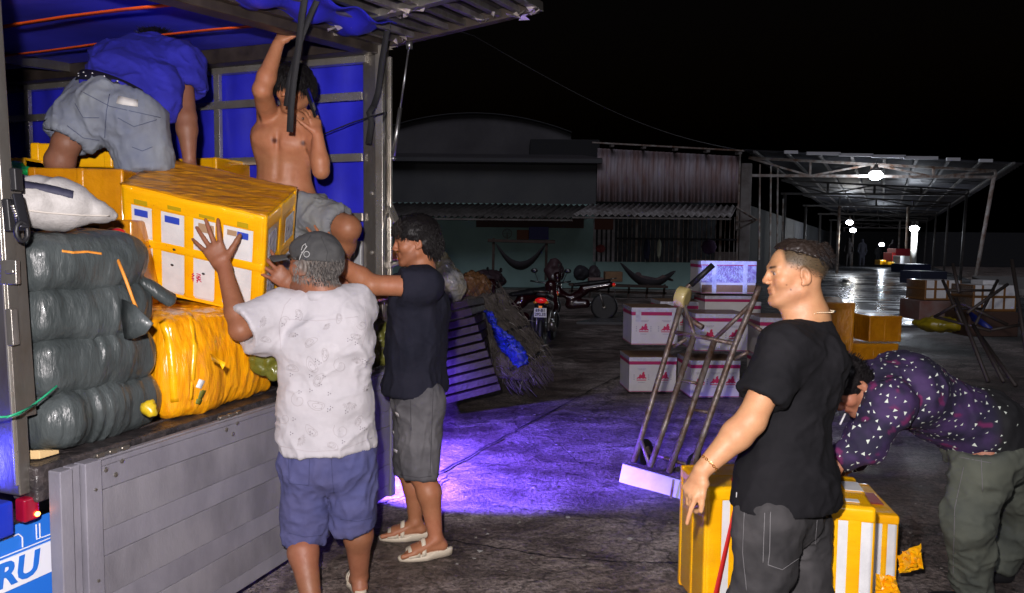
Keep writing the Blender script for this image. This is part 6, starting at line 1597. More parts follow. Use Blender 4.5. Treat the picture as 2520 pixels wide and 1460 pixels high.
    jo, Vj, Fj = make_cloth('jeans', root, [pel, kL, kR, aL, aR], .008, jeans, m_bj, .011, 10, 8, (1, 1, 1.2))
    Pj = Proj(Vj, Fj)
    m_st = M("pale stitching", (.16, .155, .16), .8)
    for pts in ([(1882, 1262), (1880, 1320), (1878, 1385)], [(1896, 1260), (1894, 1360), (1890, 1390), (1925, 1402), (1968, 1372)], [(2010, 1280), (2006, 1340)], [(1832, 1262), (1828, 1360), (1838, 1455)]): ribbon_on(pts, .0022, m_st, Pj, 'stitching', jo, .002)
    # bracelet and necklace
    m_gold = M("gold", (.85, .52, .18), .22, 1.0)
    ax = nv(elL-wrL); c = wrL+ax*.035; u_ = ax.cross(Vector((0, 1, 0))).normalized(); v_ = ax.cross(u_); br = None
    q = MB(); n = 26
    for i in range(n):
        a = 2*math.pi*i/n; p = c+(u_*math.cos(a)+v_*math.sin(a))*.034; t_ = (-u_*math.sin(a)+v_*math.cos(a))
        o1 = ax if i % 2 else (u_*math.cos(a)+v_*math.sin(a))
        q.tube([p+t_*.0055*math.cos(b)+o1*.0038*math.sin(b) for b in [k_*math.pi/4 for k_ in range(8)]], .0014, 5, closed=True)
    fin(q.obj('bracelet', m_gold, root, True))
    q = MB(); n = 64; pts = []
    for i in range(n):
        a = 2*math.pi*i/n; d = Vector((math.cos(a), math.sin(a), 0)); p = nk+Vector((0, 0, .004))+d*.084; p.z += -.030*max(0, -math.cos(a))**1.2*.9+.022; q.sphere(p, .0036, 6)
    q.obj('necklace', M("pale gold", (.75, .62, .42), .25, 1.0), root, True)
    # sneakers outside the frame, simple shoes
    for an in (aL, aR):
        lo, hi = fieldbox([an], .3); F = Field(lo, hi, .01); F.seg(an+Vector((.04, 0, -.055)), an+Vector((-.16, 0, -.06)), .045, .045, .02, side=(0, 1, 0), fl=.9); F.seg(an+Vector((.01, 0, 0)), an+Vector((.02, 0, -.04)), .05, .05, .02); F.plane(an+Vector((0, 0, -.095)), (0, 0, -1)); V_, F_ = F.extract(); np_obj('shoe', V_, F_, m_black, root)
man_black()
strand_later()

# ---------------- C: the older man in the white patterned shirt, seen from behind
def man_white():
    Y = 3.12; root = thing('person', 'older man in grey cap and white paisley shirt, seen from behind, pushing the big box', 'person', (J(805, 1100, Y).x, Y, 0))
    base = (.285, .115, .062)
    hd = Head(J(774, 655, Y+.0), (-.88, .38, .16), (.10, 0, 1), 1.12)
    nk = J(800, 722, Y); che = J(796, 850, Y); wai = J(800, 985, Y); pel = J(806, 1095, Y)
    shL = J(690, 768, Y-.02); elL = J(592, 812, Y-.14); wrL = J(551, 658, Y-.02); shR = J(868, 755, Y+.06); elR = J(835, 810, Y+.30); wrR = J(720, 705, Y+.22)
    sd = Vector((1, .12, 0)).normalized()
    hL = J(752, 1130, Y); kL = J(742, 1300, Y+.06); aL = Vector((J(768, 1510, 3.0).x, 3.0, .085)); hR = J(862, 1125, Y+.02); kR = J(884, 1270, Y+.10); aR = Vector((J(884, 1435, 3.25).x, 3.25, .09))
    def body(F):
        hd.build(F); F.seg(hd.p(0, -.03, -.05), nk+Vector((0, 0, -.03)), .062, .070, .03)
        torso(F, pel, wai, che, nk, sd, (.15, .14, .165, .08)); F.seg(nk+Vector((0, 0, -.05)), shL, .06, .055, .03); F.seg(nk+Vector((0, 0, -.05)), shR, .06, .055, .03)
        arm(F, shL, elL, wrL, (.050, .044, .043, .029)); arm(F, shR, elR, wrR, (.050, .044, .043, .029))
        hand(F, wrL, (-.33, -.0, .62), (.12, -1, .15), (.6, 0, .45), 1.14, .26, (.12, .1, .12, .16), .1, .95, .005)
        hand(F, wrR, (-.50, -.1, .45), (.1, -1, .2), (.2, 0, .8), 1.1, .22, (.15, .15, .2, .2), .1, .9)
        leg(F, hL, kL, aL, (.09, .060, .062, .040), (0, -1, 0)); leg(F, hR, kR, aR, (.09, .060, .062, .040), (0, -1, 0)); foot(F, aL, (-.5, 1, 0), (1, .5, 0), 1.05); foot(F, aR, (-.35, 1, 0), (1, .35, 0), 1.05)
    def colf(V): c = base_col(V, base, .09, 5); hd.color(V, c, base, .3, fade=((.16, .14, .125), -.035, .028), brow=(.1, .09, .08)); return c
    bo, V, Fc = make_body('body', root, [hd.c, aL, aR, wrL, wrR, shL, shR, elR, elL, wrL+Vector((-.1, 0, .1))], .0055, body, colf)
    # grey hair at the nape and temples
    Lc = hd.loc(V); Nn = normals(V, Fc); mask = (Lc[:, 2] > -.06) & (Lc[:, 2] < .05) & (Lc[:, 1] < .045) & (np.abs(Lc[:, 0]) < .095) & (Lc[:, 1] > -.13) & ~((np.abs(Lc[:, 0]) > .072) & (Lc[:, 2] < .035) & (Lc[:, 1] > -.04)) & (Lc[:, 2]-.0 > -.05-.3*Lc[:, 1]-.03)
    strands('hair', root, m_greyhair, V, Nn, mask, 2400, .016, lambda p, n: -hd.f*.35-hd.u*.8, .0011, 3, seg=3)
    strands('dark_hair', root, M("dark greying hair", (.035, .03, .03), .5), V, Nn, mask & (Lc[:, 1] < -.03), 1500, .016, lambda p, n: -hd.f*.35-hd.u*.8, .0011, 9, seg=3)
    # cap
    m_cap = cloth_mat("washed grey cap cotton", (.045, .045, .046), (.07, .07, .07), 14, bump=.14)
    F = Field(hd.c-Vector((.26,)*3), hd.c+Vector((.26,)*3), .0055)
    F.ell(hd.p(0, -.012, .045), (.088*1.08, .108*1.08, .092*1.08), hd.b); F.ell(hd.p(0, .06, .055), (.07, .05, .05), hd.b, .03)
    pn = (-hd.u+hd.f*-.14); F.plane(hd.p(0, 0, .018), pn); F.ell(hd.p(0, -.012, .036), (.081*1.08, .100*1.08, .084*1.08), hd.b, .004, 's'); F.plane(hd.p(0, 0, .018), pn)
    V2, F2 = F.extract(); N2 = normals(V2, F2); V2 = V2+N2*(.0035*fbm(V2*22, 3, 4))[:, None]; cap = np_obj('cap', V2, F2, m_cap, root)
    q = MB(); rows = []
    for i in range(9):
        r_ = i/8; row = []
        for j in range(15):
            a = (j/14-.5)*2.3; x = math.sin(a)*(.080+.004*r_)*1.08; y = (math.cos(a)*.075+.030+r_*.088*math.cos(a*.75)**.8)*1.02; row.append(hd.p(x, y, .028-.10*x*x/.01*.12-.022*r_-.9*x*x))
        rows.append(row)
    q.sheet(rows); q.obj('cap_brim', m_cap, cap, True, solid=.004)
    Pc = Proj(V2, F2); m_wp = M("pale cap print", (.45, .45, .44), .7)
    ribbon_on([(737, 640), (741, 628), (750, 614), (756, 606)], .004, m_wp, Pc, 'cap_trim', cap, .002)
    ribbon_on([(742, 616), (745, 606), (752, 600), (754, 608), (748, 618), (742, 622)], .003, m_wp, Pc, 'cap_logo', cap, .002)
    n = 14; ribbon_on([(755+7*math.cos(i*2*math.pi/n), 626+7*math.sin(i*2*math.pi/n)) for i in range(n+1)], .0025, m_wp, Pc, 'cap_ring', cap, .002, n=2)
    for pts in ([(748, 640), (745, 610), (765, 580)], [(800, 660), (806, 620), (790, 582)]): ribbon_on(pts, .0016, M("cap seam", (.025, .025, .026), .8), Pc, 'cap_seam', cap, .001)
    # shirt
    cuffL = shL.lerp(elL, .93); cuffR = shR.lerp(elR, .9)
    def shirt(F):
        F.seg(J(804, 1180, Y), J(804, 1075, Y), .196, .188, .03, side=sd, fl=.84)
        torso(F, J(804, 1110, Y), wai, che, nk+Vector((0, 0, -.05)), sd, (.184, .176, .180, .10), (.72, .72, .70, .8), .05, .004)
        F.seg(nk+Vector((0, 0, -.050)), shL, .070, .078, .04); F.seg(nk+Vector((0, 0, -.050)), shR+Vector((.01, 0, 0)), .070, .080, .04); F.ell(J(862, 810, Y), (.085, .11, .12), k=.05)
        F.seg(shL, cuffL, .080, .092, .035, cut=1); F.ell(J(655, 835, Y-.06), (.07, .07, .06), k=.05); F.seg(shR, cuffR, .080, .090, .03, cut=1)
        F.seg(cuffL.lerp(shL, .2), cuffL+(cuffL-shL)*.4, .066, .070, 0, 's')
        F.plane(J(700, 1104, Y), (.06, 0, -1)); F.ell(nk+Vector((-.005, 0, .055)), (.085, .085, .072), k=.012, op='s')
    m_ws = cloth_mat("white cotton shirt", (.50, .475, .50), (.45, .43, .455), 7, bump=.2, bscale=420, sheen=.1)
    so, Vs, Fs = make_cloth('shirt', root, [shL, shR, pel, nk, J(800, 1130, Y), cuffL, cuffR], .0068, shirt, m_ws, .0105, 8, 11, (1.0, 1.0, 1.3), dirs=((1, 0, .3), (0, 1, 0), (-.3, 0, 1)))
    Ps = Proj(Vs, Fs); m_pr = M("grey paisley print", (.40, .37, .385), .8); m_pd = M("dark print detail", (.2, .18, .2), .8)
    rp = random.Random(21)
    spots = [(735, 770, 1), (722, 830, .8), (770, 905, 1.5), (838, 900, 1.2), (800, 868, 1.1), (878, 895, 1.0), (780, 940, 1.3), (735, 985, 1.3), (785, 1000, 1.5), (860, 990, 1.2), (715, 905, 1.1), (840, 1060, 1.3), (770, 1065, 1.3), (735, 1080, 1.1), (880, 1040, 1.0), (890, 800, .8), (835, 780, .9), (640, 790, 1.0), (650, 835, .9), (700, 790, .8), (760, 845, 1.2), (905, 960, .8), (815, 1095, 1.0), (700, 1030, 1.0), (880, 830, .9), (800, 800, .8)]
    for i, (x, y, s_) in enumerate(spots):
        s_ *= 15; kind = i % 4; r0 = rp.uniform(0, 6.28)
        if kind in (0, 2):      # paisley drop: outer and inner loop with a hooked tail
            for sc in (1, .6):
                pts = []
                for t_ in range(17):
                    a = t_/16*2*math.pi; rr = sc*s_*(.75+.25*math.cos(a)); px_ = rr*math.cos(a)*1.25; py_ = rr*math.sin(a)*.62+(.25*px_*px_/s_ if sc else 0)
                    pts.append((x+px_*math.cos(r0)-py_*math.sin(r0), y+px_*math.sin(r0)+py_*math.cos(r0)))
                ribbon_on(pts, .0022, m_pr, Ps, 'paisley_line', so, .001, n=2)
            for t_ in range(4):
                a = r0+t_*1.3; ribbon_on([(x+.3*s_*math.cos(a), y+.3*s_*math.sin(a)), (x+.45*s_*math.cos(a), y+.45*s_*math.sin(a))], .004, m_pr, Ps, 'paisley_dot', so, .001, n=2)
        elif kind == 1:         # spray of petals
            for t_ in range(7):
                a = r0+(t_-3)*.38; a2 = a+.12
                ribbon_on([(x, y), (x+s_*.8*math.cos(a), y+s_*.8*math.sin(a)), (x+s_*1.1*math.cos(a2), y+s_*1.1*math.sin(a2)), (x+s_*.7*math.cos(a2+.15), y+s_*.7*math.sin(a2+.15))], .0020, m_pr, Ps, 'petal_line', so, .001, n=2)
        else:                   # scroll
            pts = [(x+s_*(.2+.07*t_)*math.cos(r0+t_*.6), y+s_*(.2+.07*t_)*math.sin(r0+t_*.6)) for t_ in range(14)]; ribbon_on(pts, .0022, m_pr, Ps, 'scroll_line', so, .001, n=2)
    for i in range(26):
        x = rp.uniform(690, 905); y = rp.uniform(770, 1090)
        for a in (0, 2.1, 4.2): ribbon_on([(x+2*math.cos(a), y+2*math.sin(a)), (x+5*math.cos(a), y+5*math.sin(a))], .003, m_pd, Ps, 'small_motif', so, .001, n=2)
    m_seam = M("shirt seam", (.42, .38, .40), .8)
    for pts in ([(692, 865), (686, 800), (700, 752), (715, 735)], [(888, 860), (905, 800), (898, 755)], [(700, 785), (780, 790), (880, 780)], [(690, 1098), (760, 1112), (840, 1108), (915, 1078)]): ribbon_on(pts, .002, m_seam, Ps, 'seam', so, .001)
    q = MB(); rows = [[], []]
    for i in range(21):
        a = math.pi*(-.15+1.3*i/20)+math.pi; d = Vector((math.cos(a), math.sin(a), 0))
        for r_, (rad, dz) in enumerate(((.080, .018), (.090, -.022))): rows[r_].append(nk+Vector((0, 0, dz-.005))+d*rad)
    q.sheet(rows); q.obj('collar', m_ws, so, True, solid=.004)
    # shorts
    eL = J(748, 1325, Y+.05); eR = J(876, 1290, Y+.08)
    def shorts(F):
        F.seg(J(806, 1085, Y), J(806, 1130, Y), .158, .165, .03, side=sd, fl=.76); F.seg(hL, eL, .108, .090, .05, cut=1); F.seg(hR, eR, .108, .092, .05, cut=1); F.plane(J(806, 1070, Y), (0, 0, 1))
        F.seg(J(748, 1300, Y+.05), J(748, 1360, Y+.05), .078, .088, .0, 's'); F.seg(J(878, 1270, Y+.08), J(878, 1330, Y+.08), .078, .088, 0, 's')
    m_sh = cloth_mat("worn blue shorts", (.062, .068, .185), (.085, .085, .20), 8, bump=.14)
    sh, Vh, Fh = make_cloth('shorts', root, [pel, eL, eR, hL, hR], .0075, shorts, m_sh, .011, 10, 5, (1.2, 1.2, .7))
    Ph = Proj(Vh, Fh); m_ss = M("blue seam", (.04, .045, .12), .8)
    for pts in ([(815, 1120), (818, 1180), (822, 1215)], [(712, 1312), (750, 1322), (790, 1318)], [(838, 1278), (880, 1284), (915, 1275)], [(710, 1125), (712, 1190), (760, 1195), (762, 1130)]): ribbon_on(pts, .0022, m_ss, Ph, 'seam', sh, .001)
    sandal(root, aR, (-.35, 1, 0), 1.05); sandal(root, aL, (-.5, 1, 0), 1.05)
m_sandal = M("cream sandal rubber", (.62, .54, .42), .5, bump=.1, bscale=60)
m_sole = M("yellow sole edge", (.50, .42, .12), .5)
def sandal(root, an, fwd, s=1.0):
    f = nv((fwd[0], fwd[1], 0)); sd = Vector((-f.y, f.x, 0)); an = Vector(an); g = 0.006
    out = []
    for i in range(20):
        a = 2*math.pi*i/20; y = math.cos(a); x = math.sin(a); wdt = .047 if y > 0 else .036
        out.append((x*wdt*s, (.050+y*.135)*s))
    q = MB(); n0 = 0
    lv = [(g, 1.0), (g+.016, 1.02), (g+.022, .98)]
    for z, sc in lv:
        for x, y in out: q.v.append(Vector((an.x, an.y, 0))+sd*x*sc+f*((y-.05)*sc+.05)+Vector((0, 0, z+(.016 if y < 0 else .016*max(0, 1-y/.06))*(1 if z > g else 0))))
    for l in range(2):
        for i in range(20): j = (i+1) % 20; q.face((l*20+i, l*20+j, (l+1)*20+j, (l+1)*20+i))
    q.face(list(range(20))[::-1]); q.face(range(40, 60))
    sl = q.obj('sandal', m_sandal, root, True)
    q = MB(); rows = []
    for i in range(13):
        a = math.pi*i/12; x = -math.cos(a)*.046; z = g+.02+math.sin(a)*.068; rows.append([Vector((an.x, an.y, 0))+sd*x*s+f*(y0)*s+Vector((0, 0, (z-(y0-.05)*.35*math.sin(a))*s)) for y0 in (.085, .11, .14)])
    q.sheet(rows); q.obj('sandal_strap', m_sandal, sl, True, solid=.004)
    q = MB(); rows = []
    for i in range(13):
        a = math.pi*i/12; x = -math.cos(a)*.045; z = g+.02+math.sin(a)*.080; rows.append([Vector((an.x, an.y, 0))+sd*x*s+f*y0*s+Vector((0, 0, (z-(y0-.05)*.35*math.sin(a))*s)) for y0 in (.055, .075)])
    q.sheet(rows); q.obj('sandal_strap', m_sandal, sl, True, solid=.004)
man_white()

# ---------------- D: the man in navy at the truck corner
def man_navy():
    Y = 3.77; root = thing('person', 'man in navy T-shirt, ripped grey denim shorts and cream sandals, in profile by the truck', 'person', (J(1030, 1370, Y).x, Y, 0))
    base = (.40, .165, .085)
    hd = Head(J(1020, 596, Y), (-.96, -.18, -.10), (-.04, 0, 1), 1.06)
    nk = J(1040, 668, Y+.02); che = J(1030, 765, Y+.02); wai = J(1025, 880, Y+.02); pel = J(1026, 965, Y+.02)
    shL = J(1040, 705, Y-.15); elL = J(915, 702, Y-.22); wrL = J(812, 634, Y-.17); shR = J(1020, 705, Y+.20); elR = J(930, 720, Y+.12); wrR = J(820, 690, Y+.0)
    wrL2 = wrL
    hL = J(1040, 985, Y-.07); kL = J(1038, 1165, Y-.10); aL = Vector((J(1072, 1335, 3.66).x, 3.66, .105)); hR = J(1015, 985, Y+.10); kR = J(1008, 1160, Y+.12); aR = Vector((J(1022, 1310, 3.88).x, 3.88, .105))
    sd = nv((-.15, -1, 0))
    def body(F):
        hd.build(F); F.seg(hd.p(0, -.03, -.05), nk+Vector((0, 0, -.03)), .058, .068, .03); torso(F, pel, wai, che, nk, sd, (.15, .14, .16, .08)); F.seg(nk+Vector((0, 0, -.05)), shL, .06, .055, .03)
        arm(F, shL, elL, wrL, (.054, .050, .052, .032)); arm(F, shR, elR, wrR, (.05, .044, .044, .03))
        hand(F, wrL, (-.55, -.0, .60), (.2, -.9, .3), (.5, 0, .5), 1.0, .20, (.15, .15, .9, .9), .2, .7); hand(F, wrR, (-.7, 0, .3), (0, .5, .8), (-.2, 0, .8), 1.0)
        leg(F, hL, kL, aL, (.085, .060, .060, .036), (.8, 0, 0)); leg(F, hR, kR, aR, (.085, .058, .058, .036), (.8, 0, 0)); foot(F, aL, (-1, -.35, 0), (-.35, 1, 0), 1.05); foot(F, aR, (-1, -.12, 0), (-.12, 1, 0), 1.05)
    def colf(V): c = base_col(V, base, .08, 7); hd.color(V, c, base, .35, eyes=False, brow=(.02, .015, .012)); return c
    bo, V, Fc = make_body('body', root, [hd.c, aL, aR, wrL, wrR, shL, shR, wrL+Vector((-.15, 0, .15)), aL+Vector((-.2, 0, -.05))], .0055, body, colf)
    def cut(F):
        F.plane(hd.p(0, .070, .040), hd.f*1.0-hd.u*.35); F.plane(hd.p(0, .0, .018), hd.f*.55-hd.u*1.0)
    def ex(F): F.ell(hd.p(0, -.015, .055), (.10, .112, .085), hd.b, .02); F.ell(hd.p(0, -.075, .0), (.08, .06, .08), hd.b, .03)
    def cut2(F):
        F.plane(hd.p(0, .095, .052), hd.f*1.0-hd.u*.3)
        lo = hd.c-Vector((.2,)*3); hi = hd.c+Vector((.2,)*3)
        F.ell(hd.p(0, .10, -.035), (.12, .128, .096), hd.b, .008, 's'); F.ell(hd.p(0, .015, -.045), (.13, .055, .065), hd.b, .01, 's'); F.ell(hd.p(0, -.05, -.13), (.12, .10, .07), hd.b, .01, 's')
    V2, F2, N2 = hair_shell(hd, .014, cut2, disp=.003, freq=40, extra=ex, seed=3); ho = np_obj('hair', V2, F2, m_hair, root)
    L2 = hd.loc(V2)
    strands('hair_strand', ho, m_hair, V2, N2, (L2[:, 2] > .025), 4200, .026, lambda p, n: hd.f*.40-hd.u*.8, .0010, 5, curl=.12)
    strands('fringe', ho, m_hair2, V2, N2, (L2[:, 1] > .05) & (L2[:, 2] > .055), 420, .026, lambda p, n: hd.f*.35-hd.u*.7, .0012, 6, curl=.12)
    strands('nape_hair', ho, m_hair, V2, N2, (L2[:, 1] < -.05) & (L2[:, 2] < .03), 700, .035, lambda p, n: -hd.f*.1-hd.u*.9, .0013, 7)
    cL = shL.lerp(elL, .42); cR = shR.lerp(elR, .5)
    def shirt(F):
        F.seg(J(1022, 1040, Y+.02), J(1022, 945, Y+.02), .188, .184, .03, side=sd, fl=.82)
        torso(F, J(1022, 975, Y+.02), wai, che, nk+Vector((0, 0, -.05)), sd, (.185, .175, .18, .095), (.76, .76, .72, .8), .05, .004); F.ell(J(1024, 840, Y), (.140, .17, .16), k=.05)
        F.seg(nk+Vector((0, 0, -.055)), shL, .07, .075, .04); F.seg(nk+Vector((0, 0, -.055)), shR, .07, .072, .04); F.seg(shL, cL, .072, .086, .06, cut=1); F.seg(shR, cR, .08, .085, .03, cut=1)
        F.ell(J(1010, 735, Y-.10), (.08, .07, .08), k=.06); F.seg(cL.lerp(shL, .15), cL+(cL-shL)*.4, .062, .068, 0, 's'); F.plane(J(1020, 962, Y), (.0, 0, -1)); F.ell(nk+Vector((-.01, 0, .050)), (.078, .078, .068), k=.012, op='s')
    m_nv = cloth_mat("navy cotton", (.009, .010, .020), (.015, .015, .027), 6, spec=.25)
    so, Vs, Fs = make_cloth('t_shirt', root, [shL, shR, pel, nk, J(1020, 990, Y), cL, cR], .0068, shirt, m_nv, .009, 9, 31, (1.2, 1.2, .6))
    eL = J(1032, 1172, Y-.10); eR = J(1010, 1165, Y+.12)
    def shorts(F):
        F.seg(J(1026, 950, Y+.02), J(1026, 990, Y+.02), .155, .158, .03, side=sd, fl=.80); F.seg(hL, eL, .110, .082, .05, cut=1); F.seg(hR, eR, .105, .08, .05, cut=1); F.plane(J(1026, 940, Y), (0, 0, 1))
        F.seg(J(1032, 1160, Y-.10), J(1032, 1200, Y-.10), .068, .074, 0, 's')
    m_gd = cloth_mat("washed grey denim", (.060, .058, .066), (.15, .145, .155), 3.5, contrast=.45, bump=.14, bscale=600)
    sh, Vh, Fh = make_cloth('shorts', root, [pel, eL, eR, hL, hR], .007, shorts, m_gd, .009, 11, 35, (1.2, 1.2, .8))
    Ph = Proj(Vh, Fh); m_fr = M("white frayed threads", (.6, .58, .58), .8)
    for pts, w in (([(974, 1018), (982, 1022)], .020), ([(966, 1105), (978, 1112)], .016), ([(966, 1058), (970, 1066)], .012)): ribbon_on(pts, w, m_fr, Ph, 'ripped_patch', sh, .003)
    for pts in ([(1066, 960), (1062, 1060), (1058, 1165)], [(985, 1168), (1030, 1176), (1062, 1172)], [(1010, 968), (1012, 1060)]): ribbon_on(pts, .0025, M("denim seam", (.04, .038, .045), .8), Ph, 'seam', sh, .002)
    sandal(root, aL, (-1, -.35, 0), 1.05); sandal(root, aR, (-1, -.12, 0), 1.05)
man_navy()

# ---------------- B: the shirtless man on the phone, standing in the truck
def man_bare():
    Y = 3.85; root = thing('person', 'shirtless man standing in the truck, one arm up to the roof, talking on a phone', 'person', (J(720, 500, Y).x, Y, FZ))
    base = (.43, .185, .092)
    hd = Head(J(724, 222, Y-.05), (-.24, -.93, -.16), (.02, -.12, 1), 1.02)
    nk = J(718, 288, Y-.01); che = J(700, 345, Y); wai = J(697, 440, Y+.03); pel = J(722, 505, Y+.03)
    sh = {'R': J(660, 285, Y-.03), 'L': J(765, 312, Y-.02)}
    elR = J(645, 222, Y-.22); wrR = J(684, 110, Y-.18); elL = J(790, 420, Y-.12); wrL = J(782, 334, Y-.12)
    hL = J(748, 515, Y); kL = J(856, 562, Y-.12); aL = J(822, 690, Y+.08); hR = J(705, 520, Y+.05); kR = J(700, 640, Y-.05); aR = J(705, 765, Y+.05)
    sd = Vector((1, .05, -.12)).normalized()
    def body(F):
        hd.build(F); F.seg(hd.p(0, -.025, -.05), nk+Vector((0, 0, -.02)), .054, .060, .03)
        torso(F, pel, wai, che, nk, sd, (.135, .130, .158, .062), (.72, .68, .66, .75)); F.seg(nk+Vector((0, 0, -.03)), sh['R'], .042, .050, .04); F.seg(nk+Vector((0, 0, -.03)), sh['L'], .042, .052, .04)
        for dx in (-.068, .062): F.ell(che+sd*dx+Vector((0, -.075, -.01)), (.070, .030, .050), k=.03)
        F.ell(wai+Vector((-.0, -.075, .02)), (.06, .02, .09), k=.03); F.ell(che+sd*-.12+Vector((0, 0, -.02)), (.04, .06, .09), k=.04); F.ell(che+sd*.12+Vector((0, 0, -.02)), (.04, .06, .09), k=.04)
        F.seg(che+Vector((0, -.118, .03)), wai+Vector((0, -.108, 0)), .008, .006, .03, 's')
        arm(F, sh['R'], elR, wrR, (.055, .044, .044, .028)); arm(F, sh['L'], elL, wrL, (.052, .040, .043, .028))
        hand(F, wrR, (.15, .2, .5), (-.4, -.8, .2), (.7, -.4, .1), 1.0, .10, (.7, .7, .7, .7), .4, .8)
        hand(F, wrL, (-.13, -.0, .60), (.75, -.60, .1), (-.5, -.6, .3), .92, .12, (.45, .50, .50, .45), .4, .8)
        leg(F, hL, kL, aL, (.085, .062, .060, .038)); leg(F, hR, kR, aR, (.085, .06, .06, .038)); foot(F, aL, (0, -1, 0), (1, 0, 0)); foot(F, aR, (0, -1, 0), (1, 0, 0))
    def colf(V):
        c = base_col(V, base, .10, 9); hd.color(V, c, base, .25, brow=(.02, .015, .012))
        P = np.array
        for (px, py) in ((677, 347), (745, 352)):
            t_ = P(J(px, py, Y-.10)); d = np.sqrt((V[:, 0]-t_[0])**2+(V[:, 2]-t_[2])**2); w = np.clip(1.6-d/.011, 0, 1)*(V[:, 1] < Y); c = c*(1-w[:, None])+P((.10, .03, .018))*w[:, None]
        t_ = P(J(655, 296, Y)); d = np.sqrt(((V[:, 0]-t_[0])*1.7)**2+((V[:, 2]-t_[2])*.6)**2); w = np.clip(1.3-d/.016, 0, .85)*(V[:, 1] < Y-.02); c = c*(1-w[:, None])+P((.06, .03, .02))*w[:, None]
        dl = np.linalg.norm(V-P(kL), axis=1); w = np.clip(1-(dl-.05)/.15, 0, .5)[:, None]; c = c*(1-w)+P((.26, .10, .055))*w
        return c
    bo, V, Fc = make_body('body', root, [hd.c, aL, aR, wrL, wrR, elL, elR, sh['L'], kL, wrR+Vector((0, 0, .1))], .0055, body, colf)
    def cut(F):
        F.ell(hd.p(0, .105, -.045), (.075, .10, .090), hd.b, .008, 's'); F.ell(hd.p(0, .0, -.09), (.13, .10, .07), hd.b, .01, 's')
    V2, F2, N2 = hair_shell(hd, .014, cut, disp=.006, freq=50, seed=8, extra=lambda F: (F.ell(hd.p(0, .01, .06), (.092, .10, .072), hd.b, .02))); ho = np_obj('hair', V2, F2, m_hair, root); L2 = hd.loc(V2)
    strands('hair_strand', ho, m_hair, V2, N2, L2[:, 2] > -.01, 2000, .04, lambda p, n: hd.f*.3-hd.u*.8+Vector(n)*.2, .0013, 15)
    strands('fringe', ho, m_hair, V2, N2, (L2[:, 1] > .05) & (L2[:, 2] > .03), 500, .052, lambda p, n: -hd.u*1.0+hd.f*.1+hd.r*.2, .0014, 16)
    q = MB(); c = J(766, 252, Y-.13); q.box(c, (.012, .07, .145), Matrix.Rotation(R(-14), 3, 'Y') @ Matrix.Rotation(R(20), 3, 'X'))
    fin(q.obj('phone', M("phone black glass", (.01, .01, .012), .1, coat=1), bevel=.004), 'black phone held to the ear of the shirtless man', 'phone')
    q = MB(); q.sphere(J(745, 292, Y-.13), .006, 8); q.obj('ring', M("silver", (.7, .7, .7), .2, 1), root, True)
    e = hL.lerp(kL, .80); eR = hR.lerp(kR, .85)
    def shorts(F):
        F.seg(J(722, 488, Y+.03), J(722, 530, Y+.03), .148, .158, .03, side=sd, fl=.80); F.seg(hL, e, .112, .092, .04, cut=1); F.seg(hR, eR, .11, .095, .04, cut=1); F.plane(J(722, 482, Y), (0, 0, 1)); F.seg(e.lerp(hL, .1), e+(e-hL)*.3, .078, .082, 0, 's')
    so, Vs, Fs = make_cloth('shorts', root, [pel, e, eR], .0068, shorts, cloth_mat("grey khaki shorts", (.17, .18, .21), (.23, .235, .22), 9, bump=.14), .009, 10, 41, (1, 1, 1), dirs=((.9, 0, -.4), (0, 1, 0), (.4, 0, .9)))
    q = MB(); n = 30; rows = [[], []]
    for i in range(n+1):
        a = 2*math.pi*i/n; p = J(720, 490, Y+.03)+sd*math.cos(a)*.142+Vector((0, math.sin(a)*.112, 0)); rows[0].append(p+Vector((0, 0, .022))); rows[1].append(p-Vector((0, 0, .016)))
    q.sheet(rows); q.obj('belt', m_black, root, True, solid=.004); q = MB(); q.box(J(738, 490, Y-.09), (.045, .008, .035)); q.obj('belt_buckle', m_inox, root, bevel=.004)
    q = MB(); q.tube([J(733, 284, Y-.04), J(728, 300, Y-.10), J(716, 306, Y-.10), J(700, 292, Y-.07)], .0018, 5); q.obj('neck_cord', m_black, root, True)
man_bare()

